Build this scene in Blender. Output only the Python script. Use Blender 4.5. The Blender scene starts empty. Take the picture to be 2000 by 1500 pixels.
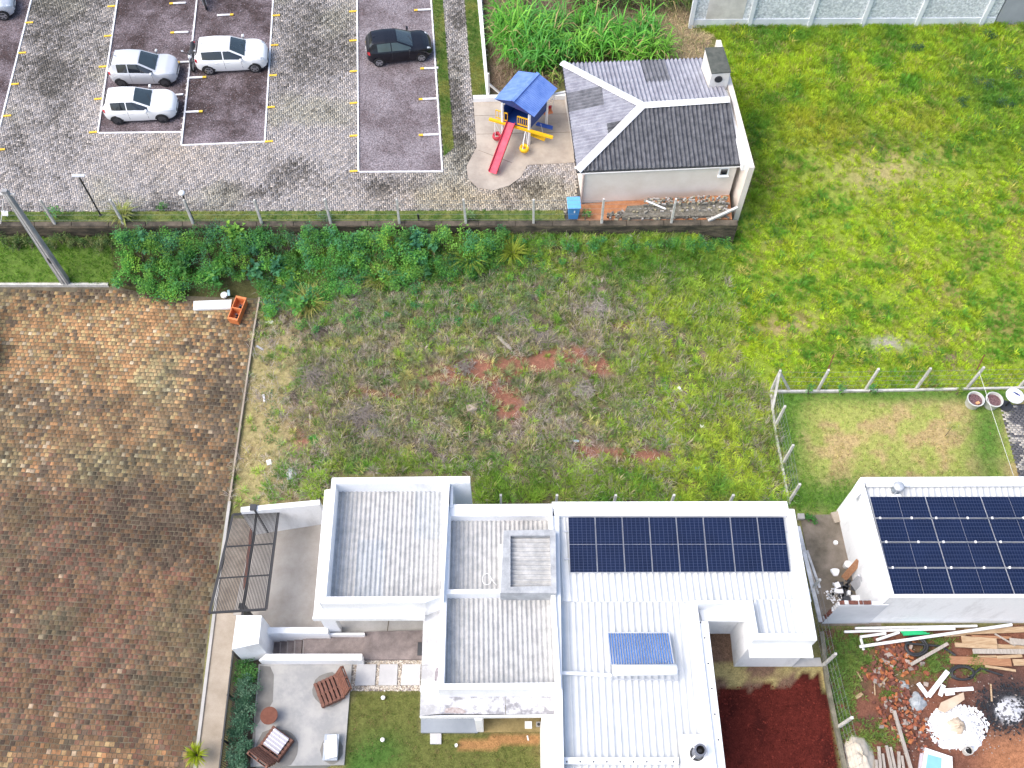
import bpy, bmesh, math, random
import numpy as np
from mathutils import Vector, Matrix

SC = bpy.context.scene
COL = SC.collection
R = random.Random(11)
rng = np.random.default_rng(11)

# ---------------------------------------------------------------- camera, sky, sun, exposure
FPX, PITCH, CAMH = 1950.0, math.radians(60.6), 42.0
cam_d = bpy.data.cameras.new('camera')
cam_d.sensor_fit = 'HORIZONTAL'; cam_d.sensor_width = 36.0
cam_d.lens = 36.0 * FPX / 2000.0
cam_d.clip_start = 0.5; cam_d.clip_end = 2000.0
cam = bpy.data.objects.new('camera', cam_d); COL.objects.link(cam)
cam.location = (0, 0, CAMH); cam.rotation_euler = (math.pi / 2 - PITCH, 0, 0)
SC.camera = cam

SUN_EL, SUN_AZ = math.radians(54), math.radians(252)
world = bpy.data.worlds.new('World'); SC.world = world; world.use_nodes = True
wn = world.node_tree.nodes; wl = world.node_tree.links; wn.clear()
sky = wn.new('ShaderNodeTexSky'); sky.sky_type = 'NISHITA'; sky.sun_disc = False
sky.sun_elevation = SUN_EL; sky.sun_rotation = SUN_AZ
sky.air_density = 1.0; sky.dust_density = 4.0; sky.ozone_density = 1.0
bg = wn.new('ShaderNodeBackground'); bg.inputs['Strength'].default_value = 0.15
wo = wn.new('ShaderNodeOutputWorld')
wl.new(sky.outputs[0], bg.inputs[0]); wl.new(bg.outputs[0], wo.inputs[0])
sun_d = bpy.data.lights.new('sun', 'SUN'); sun_d.energy = 1.1; sun_d.angle = math.radians(48)
sun_d.color = (1.0, 0.97, 0.93)
sun = bpy.data.objects.new('sun', sun_d); COL.objects.link(sun)
sun.rotation_euler = (math.pi / 2 - SUN_EL, 0, math.pi - SUN_AZ)
SC.view_settings.view_transform = 'Standard'; SC.view_settings.look = 'None'
SC.view_settings.exposure = 1.0; SC.view_settings.gamma = 1.0
SC.view_settings.use_curve_mapping = False

# ---------------------------------------------------------------- helpers
sP, cP = math.sin(PITCH), math.cos(PITCH)
def U(px, py, z=0.0):
    """photo position (2000x1500) on the level plane z -> world point"""
    a = (px - 1000) / FPX; b = (750 - py) / FPX
    t = (CAMH - z) / (sP - b * cP)
    return Vector((a * t, (cP + b * sP) * t, z))
def PX(x, y, z):
    """world -> photo position, for arrays"""
    Z = z - CAMH; dep = y * cP - Z * sP; up = y * sP + Z * cP
    return 1000 + FPX * x / dep, 750 - FPX * up / dep
def UP(pts, z): return [U(p[0], p[1], z) for p in pts]

OFF = {}
def tag(o, label=None, cat=None, group=None, kind=None):
    if label: o['label'] = label
    if cat: o['category'] = cat
    if group: o['group'] = group
    if kind: o['kind'] = kind
    return o
def thing(name, label, cat, loc=(0, 0, 0), rz=0.0, group=None):
    o = bpy.data.objects.new(name, None); COL.objects.link(o)
    o.empty_display_size = 0.2
    o.location = loc; o.rotation_euler = (0, 0, rz)
    OFF[o.name] = Vector(loc)
    return tag(o, label, cat, group)
def link(o, parent=None):
    COL.objects.link(o)
    if parent is not None:
        o.parent = parent; OFF[o.name] = OFF.get(parent.name, Vector((0, 0, 0)))
    return o
def dup(root, loc=None, rz=None, label=None, group=None):
    r = root.copy(); COL.objects.link(r)
    if loc is not None: r.location = loc
    if rz is not None: r.rotation_euler = (0, 0, rz)
    if label: r['label'] = label
    if group: r['group'] = group
    for ch in root.children:
        c = ch.copy(); COL.objects.link(c); c.parent = r
        for g in ch.children:
            d = g.copy(); COL.objects.link(d); d.parent = c
    return r

class MB:
    def __init__(s): s.v = []; s.f = []; s.m = []; s.uv = {}
    def poly(s, pts, m=0):
        i = len(s.v); s.v += [tuple(p) for p in pts]; s.f.append(tuple(range(i, i + len(pts)))); s.m.append(m); return s
    def quadgrid(s, rows, m=0, close=False):
        n = len(rows[0]); i = len(s.v)
        for r in rows: s.v += [tuple(p) for p in r]
        for a in range(len(rows) - 1):
            for b in range(n if close else n - 1):
                b2 = (b + 1) % n
                s.f.append((i + a * n + b, i + a * n + b2, i + (a + 1) * n + b2, i + (a + 1) * n + b)); s.m.append(m)
        return s
    def prism(s, top, bot, m=0, mtop=None):
        """top polygon (3D points); bot: a z, or a list of points"""
        top = [Vector(p) for p in top]
        ar = sum(top[k].x * top[(k + 1) % len(top)].y - top[(k + 1) % len(top)].x * top[k].y for k in range(len(top)))
        if ar < 0:
            top.reverse()
            if not isinstance(bot, (int, float)): bot = list(bot)[::-1]
        b = [Vector((p.x, p.y, bot)) for p in top] if isinstance(bot, (int, float)) else [Vector(p) for p in bot]
        n = len(top); i = len(s.v); s.v += [tuple(p) for p in top] + [tuple(p) for p in b]
        s.f.append(tuple(range(i, i + n))); s.m.append(m if mtop is None else mtop)
        s.f.append(tuple(range(i + 2 * n - 1, i + n - 1, -1))); s.m.append(m)
        for k in range(n):
            k2 = (k + 1) % n
            s.f.append((i + n + k, i + n + k2, i + k2, i + k)); s.m.append(m)
        return s
    def box(s, c, size, rz=0.0, m=0, rot=None):
        M = rot if rot is not None else Matrix.Rotation(rz, 3, 'Z')
        c = Vector(c); h = Vector(size) / 2; i = len(s.v)
        for z in (-1, 1):
            for x, y in ((-1, -1), (1, -1), (1, 1), (-1, 1)):
                s.v.append(tuple(c + M @ Vector((x * h.x, y * h.y, z * h.z))))
        for f in ((3, 2, 1, 0), (4, 5, 6, 7), (0, 1, 5, 4), (1, 2, 6, 5), (2, 3, 7, 6), (3, 0, 4, 7)):
            s.f.append(tuple(i + k for k in f)); s.m.append(m)
        return s
    def bar(s, a, b, w, h, m=0):
        a = Vector(a); b = Vector(b); d = (b - a); L = d.length; d.normalize()
        up = Vector((0, 0, 1)) if abs(d.z) < 0.95 else Vector((0, 1, 0))
        sd = d.cross(up).normalized(); up = sd.cross(d)
        rot = Matrix((d, sd, up)).transposed()
        return s.box((a + b) / 2, (L, w, h), m=m, rot=rot)
    def tube(s, pts, r, n=8, m=0, cap=True):
        pts = [Vector(p) for p in pts]
        rs = r if isinstance(r, (list, tuple)) else [r] * len(pts)
        rows = []; ref = None
        for k, p in enumerate(pts):
            d = (pts[min(k + 1, len(pts) - 1)] - pts[max(k - 1, 0)]).normalized()
            if ref is None: ref = Vector((1, 0, 0)) if abs(d.x) < 0.8 else Vector((0, 1, 0))
            x = (ref - d * ref.dot(d)).normalized(); y = d.cross(x); ref = x
            rows.append([p + (x * math.cos(t) + y * math.sin(t)) * rs[k] for t in [2 * math.pi * q / n for q in range(n)]])
        s.quadgrid(rows, m, close=True)
        if cap: s.poly(rows[0][::-1], m); s.poly(rows[-1], m)
        return s
    def lathe(s, prof, n=16, c=(0, 0, 0), m=0, axis='Z'):
        c = Vector(c); rows = []
        for r, z in prof:
            row = []
            for q in range(n):
                t = 2 * math.pi * q / n
                p = Vector((r * math.cos(t), r * math.sin(t), z))
                if axis == 'Y': p = Vector((p.x, p.z, -p.y))
                if axis == 'X': p = Vector((p.z, p.x, p.y))
                row.append(c + p)
            rows.append(row)
        return s.quadgrid(rows, m, close=True)
    def obj(s, name, mats, parent=None, smooth=False, world=False, bevel=0.0, cols=None, auto=None):
        off = OFF.get(parent.name, Vector((0, 0, 0))) if (parent is not None and world) else Vector((0, 0, 0))
        me = bpy.data.meshes.new(name)
        me.from_pydata([(p[0] - off.x, p[1] - off.y, p[2] - off.z) for p in s.v], [], s.f)
        if not isinstance(mats, (list, tuple)): mats = [mats]
        for x in mats: me.materials.append(x)
        me.polygons.foreach_set('material_index', s.m)
        if smooth: me.polygons.foreach_set('use_smooth', [True] * len(me.polygons))
        if cols is not None:
            at = me.attributes.new('Col', 'FLOAT_COLOR', 'POINT')
            at.data.foreach_set('color', np.asarray(cols, dtype=np.float32).ravel())
        me.validate(); me.update()
        o = bpy.data.objects.new(name, me); link(o, parent)
        if auto is not None and smooth:
            bm = bmesh.new(); bm.from_mesh(me); bmesh.ops.remove_doubles(bm, verts=bm.verts, dist=1e-5)
            for e in bm.edges:
                if len(e.link_faces) == 2 and e.calc_face_angle(0) > auto: e.smooth = False
            bm.to_mesh(me); bm.free()
        if bevel:
            b = o.modifiers.new('bevel', 'BEVEL'); b.width = bevel; b.segments = 2; b.limit_method = 'ANGLE'
        return o

def fast(name, V, T, C, mat, parent=None):
    """big triangle mesh from arrays with a colour per point"""
    V = np.asarray(V, np.float32); T = np.asarray(T, np.int32)
    me = bpy.data.meshes.new(name)
    me.vertices.add(len(V)); me.vertices.foreach_set('co', V.ravel())
    nt = len(T); me.loops.add(nt * 3); me.loops.foreach_set('vertex_index', T.ravel())
    me.polygons.add(nt); me.polygons.foreach_set('loop_start', np.arange(0, nt * 3, 3, dtype=np.int32))
    if C is not None:
        C = np.asarray(C, np.float32)
        if C.shape[1] == 3: C = np.concatenate([C, np.ones((len(C), 1), np.float32)], 1)
        at = me.attributes.new('Col', 'FLOAT_COLOR', 'POINT'); at.data.foreach_set('color', C.ravel())
    me.materials.append(mat); me.update(calc_edges=True)
    o = bpy.data.objects.new(name, me); return link(o, parent)

# ---- numpy noise and regions
def vnoise(x, y, scale, seed=0):
    x = np.asarray(x, float) / scale; y = np.asarray(y, float) / scale
    xi = np.floor(x).astype(np.int64); yi = np.floor(y).astype(np.int64)
    fx = x - xi; fy = y - yi; fx = fx * fx * (3 - 2 * fx); fy = fy * fy * (3 - 2 * fy)
    def h(a, b):
        n = (a * 374761393 + b * 668265263 + seed * 974711) & 0xFFFFFFFF
        n = ((n ^ (n >> 13)) * 1274126177) & 0xFFFFFFFF
        return ((n ^ (n >> 16)) & 0xFFFF) / 65535.0
    return (h(xi, yi) * (1 - fx) + h(xi + 1, yi) * fx) * (1 - fy) + (h(xi, yi + 1) * (1 - fx) + h(xi + 1, yi + 1) * fx) * fy
def fbm(x, y, scale, seed=0, o=4):
    t = 0; a = 0.5; s = 0
    for k in range(o):
        t = t + a * vnoise(x, y, scale, seed + k * 17); s += a; a *= 0.5; scale *= 0.5
    return t / s
def inpoly(x, y, poly):
    x = np.asarray(x); y = np.asarray(y); ins = np.zeros(x.shape, bool); n = len(poly)
    for k in range(n):
        x0, y0 = poly[k]; x1, y1 = poly[(k + 1) % n]
        if y0 == y1: continue
        c = ((y0 > y) != (y1 > y)) & (x < (x1 - x0) * (y - y0) / (y1 - y0) + x0)
        ins ^= c
    return ins
def blob(px, py, cx, cy, rx, ry): return np.exp(-(((px - cx) / rx) ** 2 + ((py - cy) / ry) ** 2))
def sstep(a, b, x): t = np.clip((x - a) / (b - a), 0, 1); return t * t * (3 - 2 * t)

# ---------------------------------------------------------------- materials
def mat(name, col, rough=0.8, var=0.12, scale=2.0, bump=0.0, bscale=40.0, col2=None, metal=0.0, attr=False,
        lo=0.35, hi=0.65, coat=0.0, trans=0.0, spec=0.4, stretch=None, fine=0.0):
    m = bpy.data.materials.new(name); m.use_nodes = True
    nt = m.node_tree; N = nt.nodes; L = nt.links; bs = N['Principled BSDF']
    geo = N.new('ShaderNodeNewGeometry'); src = geo.outputs['Position']
    if stretch:
        mp = N.new('ShaderNodeMapping'); mp.inputs['Scale'].default_value = stretch
        L.new(src, mp.inputs[0]); src = mp.outputs[0]
    nz = N.new('ShaderNodeTexNoise'); nz.inputs['Scale'].default_value = scale; nz.inputs['Detail'].default_value = 6
    nz.inputs['Roughness'].default_value = 0.65
    L.new(src, nz.inputs['Vector'])
    mr = N.new('ShaderNodeMapRange'); mr.inputs['From Min'].default_value = lo; mr.inputs['From Max'].default_value = hi
    L.new(nz.outputs['Fac'], mr.inputs['Value'])
    mx = N.new('ShaderNodeMix'); mx.data_type = 'RGBA'; L.new(mr.outputs[0], mx.inputs[0])
    if attr:
        at = N.new('ShaderNodeAttribute'); at.attribute_name = 'Col'
        for k, s in ((6, 1 - var), (7, 1 + var)):
            ml = N.new('ShaderNodeVectorMath'); ml.operation = 'SCALE'; ml.inputs['Scale'].default_value = s
            L.new(at.outputs['Color'], ml.inputs[0]); L.new(ml.outputs[0], mx.inputs[k])
    else:
        c2 = col2 if col2 else tuple(min(1, c * (1 + var)) for c in col)
        c1 = col if col2 else tuple(c * (1 - var) for c in col)
        mx.inputs[6].default_value = (*c1, 1); mx.inputs[7].default_value = (*c2, 1)
    out = mx.outputs[2]
    if fine:
        n2 = N.new('ShaderNodeTexNoise'); n2.inputs['Scale'].default_value = bscale; n2.inputs['Detail'].default_value = 3
        L.new(src, n2.inputs['Vector'])
        m2 = N.new('ShaderNodeMapRange'); m2.inputs['From Min'].default_value = 0.3; m2.inputs['From Max'].default_value = 0.7
        m2.inputs['To Min'].default_value = 1 - fine; m2.inputs['To Max'].default_value = 1 + fine
        L.new(n2.outputs['Fac'], m2.inputs['Value'])
        ml = N.new('ShaderNodeVectorMath'); ml.operation = 'SCALE'; L.new(out, ml.inputs[0]); L.new(m2.outputs[0], ml.inputs['Scale'])
        out = ml.outputs[0]
    L.new(out, bs.inputs['Base Color'])
    bs.inputs['Roughness'].default_value = rough; bs.inputs['Metallic'].default_value = metal
    bs.inputs['Specular IOR Level'].default_value = spec
    if coat: bs.inputs['Coat Weight'].default_value = coat; bs.inputs['Coat Roughness'].default_value = 0.05
    if bump:
        n3 = N.new('ShaderNodeTexNoise'); n3.inputs['Scale'].default_value = bscale; n3.inputs['Detail'].default_value = 4
        L.new(src, n3.inputs['Vector'])
        bp = N.new('ShaderNodeBump'); bp.inputs['Strength'].default_value = bump; bp.inputs['Distance'].default_value = 0.02
        L.new(n3.outputs['Fac'], bp.inputs['Height']); L.new(bp.outputs[0], bs.inputs['Normal'])
    if trans:
        tr = N.new('ShaderNodeBsdfTranslucent'); L.new(out, tr.inputs['Color'])
        ms = N.new('ShaderNodeMixShader'); ms.inputs[0].default_value = trans
        L.new(bs.outputs[0], ms.inputs[1]); L.new(tr.outputs[0], ms.inputs[2])
        L.new(ms.outputs[0], N['Material Output'].inputs['Surface'])
    return m

white = mat('white_paint', (.64, .645, .65), .75, col2=(.83, .84, .85), scale=1.3, lo=.28, hi=.48, bump=.08, bscale=25, fine=.03, stretch=(1, 1, .35))
white_dirty = mat('weathered_white_slab', (.36, .36, .365), .85, col2=(.66, .67, .68), scale=1.3, lo=.38, hi=.60, bump=.1, fine=.06)
stained = mat('stained_slab_paint', (.25, .25, .27), .85, col2=(.62, .63, .65), scale=2.2, lo=.42, hi=.58, fine=.08)
cream = mat('cream_render', (.68, .62, .55), .85, col2=(.78, .73, .67), scale=.8, bump=.1)
sheetw = mat('white_metal_sheet', (.53, .555, .565), .45, col2=(.63, .65, .66), scale=1.1, spec=.5)
flash = mat('white_flashing', (.72, .74, .75), .5, col2=(.82, .83, .84), scale=1.5, spec=.5)
fibre = mat('grey_fibre_cement', (.32, .34, .355), .9, col2=(.47, .49, .505), scale=3.0, bump=.2, bscale=60, fine=.12)
fibre2 = mat('pale_fibre_cement', (.345, .35, .35), .9, col2=(.51, .51, .50), scale=3.0, bump=.2, bscale=60, fine=.14)
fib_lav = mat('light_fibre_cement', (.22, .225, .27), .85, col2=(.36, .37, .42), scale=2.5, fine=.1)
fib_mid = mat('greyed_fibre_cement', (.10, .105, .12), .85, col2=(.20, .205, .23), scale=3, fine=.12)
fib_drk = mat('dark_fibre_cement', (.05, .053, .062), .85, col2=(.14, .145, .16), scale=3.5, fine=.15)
concrete = mat('concrete', (.33, .32, .30), .85, col2=(.46, .45, .43), scale=.9, bump=.1, bscale=30, fine=.05)
concrete_warm = mat('warm_concrete', (.28, .235, .18), .85, col2=(.40, .345, .28), scale=.8, bump=.1, bscale=30, fine=.06)
conc_dark = mat('damp_concrete', (.10, .085, .06), .8, col2=(.24, .20, .16), scale=.9, bump=.1, fine=.1)
conc_post = mat('concrete_post', (.42, .41, .38), .9, col2=(.62, .61, .58), scale=4, bump=.2, fine=.08)
moss_wall = mat('mossy_wall', (.035, .032, .024), .95, col2=(.15, .12, .085), scale=1.2, lo=.4, hi=.66, bump=.4, bscale=18, fine=.25, stretch=(1, 1, 3))
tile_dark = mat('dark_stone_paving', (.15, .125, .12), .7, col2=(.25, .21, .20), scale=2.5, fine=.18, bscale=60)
rust = mat('rusty_steel', (.12, .042, .025), .8, col2=(.17, .062, .038), scale=6, fine=.1)
blackm = mat('black_metal', (.02, .021, .024), .5, spec=.5)
dkgrey = mat('dark_grey_plastic', (.045, .048, .055), .5)
tyre = mat('tyre_rubber', (.018, .018, .02), .85)
rimm = mat('wheel_alloy', (.45, .46, .48), .35, metal=.7)
rimd = mat('dark_steel_wheel', (.06, .06, .065), .5)
glass = mat('car_glass', (.012, .016, .022), .06, spec=.8, coat=.4)
glassg = mat('tinted_windscreen', (.03, .045, .05), .06, spec=.8, coat=.6)
lamp = mat('lamp_lens', (.75, .77, .8), .15, spec=.8)
redlamp = mat('red_lamp', (.45, .02, .03), .25, spec=.8)
carwhite = mat('white_car_paint', (.80, .81, .81), .3, var=.01, coat=.7)
carsilver = mat('silver_car_paint', (.60, .62, .65), .32, var=.01, metal=.2, coat=.7)
carblack = mat('black_car_paint', (.008, .009, .014), .22, var=.01, coat=.35, spec=.3)
blue_roof = mat('blue_sheet', (.09, .18, .50), .6, col2=(.17, .28, .62), scale=2)
blue_dk = mat('blue_panel', (.01, .045, .20), .5)
blue_bin = mat('blue_plastic', (.07, .27, .60), .45, var=.05)
pink = mat('pink_red_slide', (.68, .05, .10), .4, col2=(.78, .10, .15), scale=2)
redp = mat('red_paint', (.42, .03, .05), .5)
yellow = mat('yellow_paint', (.80, .46, .01), .5, var=.06)
ywear = mat('worn_yellow_line', (.72, .44, .03), .8, col2=(.80, .55, .08), scale=12, fine=.15)
wline = mat('worn_white_line', (.60, .60, .62), .85, col2=(.80, .80, .82), scale=5, fine=.12)
pvc = mat('white_pvc', (.80, .80, .79), .4, var=.04)
green_pl = mat('green_plastic', (.02, .42, .16), .4)
hose = mat('black_hose', (.03, .032, .036), .5)
foam = mat('white_foam', (.82, .82, .83), .7, var=.05)
wood = mat('weathered_timber', (.30, .19, .10), .85, col2=(.50, .38, .25), scale=4, stretch=(.6, 8, 4), fine=.15)
wood2 = mat('red_brown_timber', (.24, .11, .06), .85, col2=(.40, .22, .12), scale=4, stretch=(.6, 8, 4), fine=.15)
wood_g = mat('grey_timber', (.27, .24, .21), .9, col2=(.43, .39, .34), scale=4, stretch=(6, .8, 4), fine=.12)
pallet = mat('red_brown_pallet_wood', (.115, .05, .035), .7, col2=(.20, .088, .06), scale=8, fine=.15)
brickm = mat('red_brick', (.22, .065, .035), .9, col2=(.33, .115, .06), scale=9, fine=.2)
brickd = mat('dark_red_brick', (.10, .04, .03), .9, col2=(.18, .07, .05), scale=9, fine=.2)
terracotta = mat('orange_plastic', (.60, .18, .06), .5, col2=(.68, .24, .09), scale=5)
attr_paint = mat('piece_colour', (1, 1, 1), .85, var=.14, scale=14, attr=True, bump=.25, bscale=70, fine=.12)
paver_paint = mat('damp_paver', (1, 1, 1), .5, var=.14, scale=14, attr=True, bump=.25, bscale=70, fine=.12, spec=.45)
sett_paint = mat('worn_sett_stone', (1, 1, 1), .9, var=.38, scale=3.2, attr=True, bump=.4, bscale=60, fine=.28, lo=.32, hi=.68)
attr_leaf = mat('leaf', (1, 1, 1), .55, var=.12, scale=3, attr=True, trans=.38, spec=.25)
attr_ground = mat('soil_and_turf', (1, 1, 1), .97, spec=.1, var=.22, scale=6, attr=True, bump=.5, bscale=22, fine=.28)
# ---------------------------------------------------------------- terrain
ZT = 2.4            # level of the car park terrace
ZP = 0.9            # level of the house plots
_edge = [U(520, 500, 0), U(505, 585, 0), U(495, 640, 0), U(447, 975, 0), U(412, 1200, 0), U(380, 1500, 0)]
_ey = [p.y for p in _edge][::-1]; _ex = [p.x for p in _edge][::-1]
def xedge(y): return np.interp(y, _ey, _ex)
def gz(x, y):
    x = np.asarray(x, float); y = np.asarray(y, float)
    d = np.maximum(x - xedge(y), (y - 29.35) * 2.4)
    hs_ = sstep(16.5, 17.3, y)                    # beside the house the plot is cut down to the street
    wid = 0.35 + 4.65 * hs_; d0 = 5.2 * (1 - hs_)
    z = 0.05 + 0.85 * sstep(0, 1, (d - d0) / wid)
    z = z - 0.25 * (1 - sstep(-0.3, 0.05, d))
    z = z + 1.1 * sstep(32, 39, y)
    z = z + 0.75 * sstep(29.0, 31.0, y) * (1 - sstep(31.5, 32.4, y)) * sstep(11.0, 8.5, x) * sstep(-.2, .6, d)
    soft = sstep(0.5, 3, d) * (0.16 * (fbm(x, y, 2.5, 5) - .5) + .05 * (fbm(x, y, .6, 9) - .5))
    flat = sstep(14.5, 17, y)
    return z + soft * flat
def gz1(x, y): return float(gz(np.array([x]), np.array([y]))[0])
def UG(px, py):
    z = ZP
    for _ in range(6):
        p = U(px, py, z); z = gz1(p.x, p.y)
    return U(px, py, z)

LOT = [(512, 560), (495, 640), (478, 760), (445, 985), (640, 975), (645, 925), (925, 925), (930, 985), (1080, 985), (1545, 985), (1507, 762), (1440, 690), (1420, 445), (500, 445)]
FIELD = [(1120, 470), (1440, 440), (1478, 330), (1400, 70), (1340, 45), (2060, 40), (2060, 760), (1505, 760), (1380, 640), (1240, 560)]
YARD = [(1507, 766), (2060, 757), (2060, 960), (1690, 930), (1640, 1010), (1560, 1010), (1540, 975)]
LAWN = [(690, 1350), (820, 1350), (818, 1400), (822, 1432), (1058, 1432), (1058, 1540), (672, 1540)]
TALL = [(940, -30), (1345, -30), (1345, 60), (1390, 70), (1375, 115), (1100, 128), (1085, 175), (958, 185)]
STRIPL = [(-60, 445), (230, 450), (225, 556), (-60, 556)]
REDSOIL = [(1395, 1330), (1420, 1345), (1455, 1345), (1480, 1338), (1510, 1340), (1545, 1330), (1560, 1322), (1605, 1325), (1612, 1345), (1650, 1540), (1410, 1540)]
RUBBLE = [(1600, 1228), (2060, 1222), (2060, 1540), (1655, 1540), (1612, 1310)]
def gcol(px, py, x, y):
    n1 = fbm(x, y, 2.2, 1)[..., None]; n2 = fbm(x, y, .7, 2)[..., None]; n3 = fbm(x, y, 5.0, 3)[..., None]
    c = np.zeros(px.shape + (3,)) + np.array([.15, .145, .06])
    def lay(mask, col, a=1.0):
        nonlocal c
        mk = np.asarray(mask, float)
        if mk.ndim == px.ndim: mk = mk[..., None]
        mk = np.clip(mk * a, 0, 1)
        c = c * (1 - mk) + np.array(col) * mk
    L = inpoly(px, py, LOT)
    lay(L, (.155, .125, .09)); lay(L[..., None] * sstep(.45, .65, n1), (.13, .125, .055)); lay(L[..., None] * sstep(.52, .7, n2), (.24, .195, .15))
    # bare red earth in the empty plot
    red = sum(blob(px, py, *b) for b in [(985, 715, 110, 28), (1075, 705, 45, 22), (1120, 690, 60, 18), (975, 775, 28, 45), (900, 735, 90, 22),
              (760, 770, 130, 16), (1000, 790, 30, 40), (1190, 885, 120, 14), (1270, 893, 50, 16), (1170, 720, 40, 25), (1400, 790, 40, 25),
              (1135, 865, 25, 14), (1355, 945, 22, 14), (1210, 635, 22, 10), (700, 815, 60, 14), (1320, 700, 60, 14), (590, 840, 40, 40)])
    lay(L[..., None] * sstep(.15, 1.1, red[..., None] * (.3 + 1.2 * n2)), (.24, .11, .075))
    dry = L & (px < 470 + 110)
    lay(dry[..., None] * sstep(620, 690, py)[..., None] * sstep(600, 520, px + (py - 900) * .12)[..., None], (.29, .25, .12))
    lay(L[..., None] * (blob(px, py, 560, 880, 70, 90))[..., None] * sstep(.4, .6, n1), (.30, .21, .12))
    F = inpoly(px, py, FIELD)
    lay(F, (.20, .27, .035)); lay(F[..., None] * sstep(.55, .75, n1), (.24, .22, .07))
    pale = blob(px, py, 1715, 335, 110, 45) + blob(px, py, 1560, 640, 50, 25) * .7 + blob(px, py, 1330, 105, 45, 50) + blob(px, py, 1590, 90, 18, 10)
    lay(F[..., None] * np.clip(pale, 0, 1)[..., None] * (.4 + .8 * n2), (.33, .27, .13))
    lay(F[..., None] * blob(px, py, 1735, 670, 40, 14)[..., None], (.33, .30, .27))
    lay(F[..., None] * blob(px, py, 1850, 690, 60, 40)[..., None] * sstep(.4, .6, n2), (.20, .14, .11))
    lay(F[..., None] * blob(px, py, 1530, 635, 18, 10)[..., None], (.40, .26, .18))
    T = inpoly(px, py, TALL)
    lay(T, (.16, .115, .075)); lay(T[..., None] * sstep(1270, 1310, px)[..., None], (.34, .27, .17)); lay(T[..., None] * sstep(.5, .7, n2), (.22, .165, .12))
    Y = inpoly(px, py, YARD)
    lay(Y, (.30, .32, .09)); lay(Y[..., None] * sstep(.45, .62, n2), (.38, .29, .14))
    edge = np.clip(blob(px, py, 1530, 850, 45, 150) + blob(px, py, 1640, 975, 130, 45) + blob(px, py, 1930, 850, 40, 120) + blob(px, py, 1750, 768, 330, 20), 0, 1)
    lay(Y[..., None] * edge[..., None], (.085, .17, .03))
    A = inpoly(px, py, LAWN); lay(A, (.11, .12, .035)); lay(A[..., None] * sstep(.45, .6, n1), (.17, .13, .055))
    lay(A[..., None] * (blob(px, py, 750, 1470, 45, 40) + blob(px, py, 700, 1500, 30, 40))[..., None], (.06, .12, .025))
    tr = inpoly(px, py, [(895, 1447), (940, 1440), (1058, 1434), (1058, 1459), (985, 1458), (930, 1466), (892, 1466)])
    lay(tr, (.30, .165, .07))
    S = inpoly(px, py, STRIPL); lay(S, (.11, .18, .035))
    D = inpoly(px, py, [(1380, 1225), (1435, 1230), (1435, 1300), (1610, 1295), (1615, 1345), (1390, 1360)])
    lay(D, (.15, .095, .065)); lay(D[..., None] * (py > 1295)[..., None] * sstep(.42, .55, n2), (.30, .25, .11))
    RS = inpoly(px + 16 * (n2[..., 0] - .5), py + 40 * (n2[..., 0] - .5), REDSOIL)
    lay(RS, (.082, .015, .011)); lay(RS[..., None] * sstep(.5, .65, n2), (.05, .010, .008))
    B = inpoly(px, py, RUBBLE)
    lay(B, (.17, .075, .05)); lay(B[..., None] * sstep(.45, .62, n2), (.12, .06, .045)); lay(B[..., None] * (sstep(1880, 1960, px) * sstep(1400, 1440, py))[..., None], (.32, .145, .075))
    lay(B[..., None] * blob(px, py, 1660, 1290, 50, 40)[..., None], (.11, .12, .05))
    lay(B[..., None] * blob(px, py, 1965, 1380, 62, 52)[..., None], (.035, .035, .04), 1.3)
    lay(B[..., None] * sstep(.3, .6, blob(px, py, 1975, 1388, 30, 26)[..., None] * (.5 + n2)), (.46, .47, .50))
    lay(B[..., None] * blob(px, py, 1750, 1300, 55, 40)[..., None] * sstep(.4, .5, n2), (.10, .10, .04))
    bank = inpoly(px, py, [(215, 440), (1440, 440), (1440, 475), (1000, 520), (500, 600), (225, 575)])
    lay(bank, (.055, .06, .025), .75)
    return c
gx = np.concatenate([[-400, -150, -70, -45], np.arange(-32, 36.01, .2), [48, 75, 150, 400]])
gy = np.concatenate([[-300, -100, -30, -8], np.arange(3, 55.01, .2), [62, 85, 160, 400]])
GX, GY = np.meshgrid(gx, gy); GZ = gz(GX, GY)
gpx, gpy = PX(GX, np.clip(GY, 0, 90), GZ)
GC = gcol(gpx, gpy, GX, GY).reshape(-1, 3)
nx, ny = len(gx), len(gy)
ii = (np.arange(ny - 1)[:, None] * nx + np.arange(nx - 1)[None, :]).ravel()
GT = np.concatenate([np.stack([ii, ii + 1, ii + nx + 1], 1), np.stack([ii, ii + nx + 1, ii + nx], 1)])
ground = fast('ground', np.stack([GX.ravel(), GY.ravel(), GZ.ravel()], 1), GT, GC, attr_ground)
tag(ground, 'vacant plot, grassy field and bare red soil around the houses', 'ground', kind='structure')
ground.data.polygons.foreach_set('use_smooth', [True] * len(ground.data.polygons))

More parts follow.
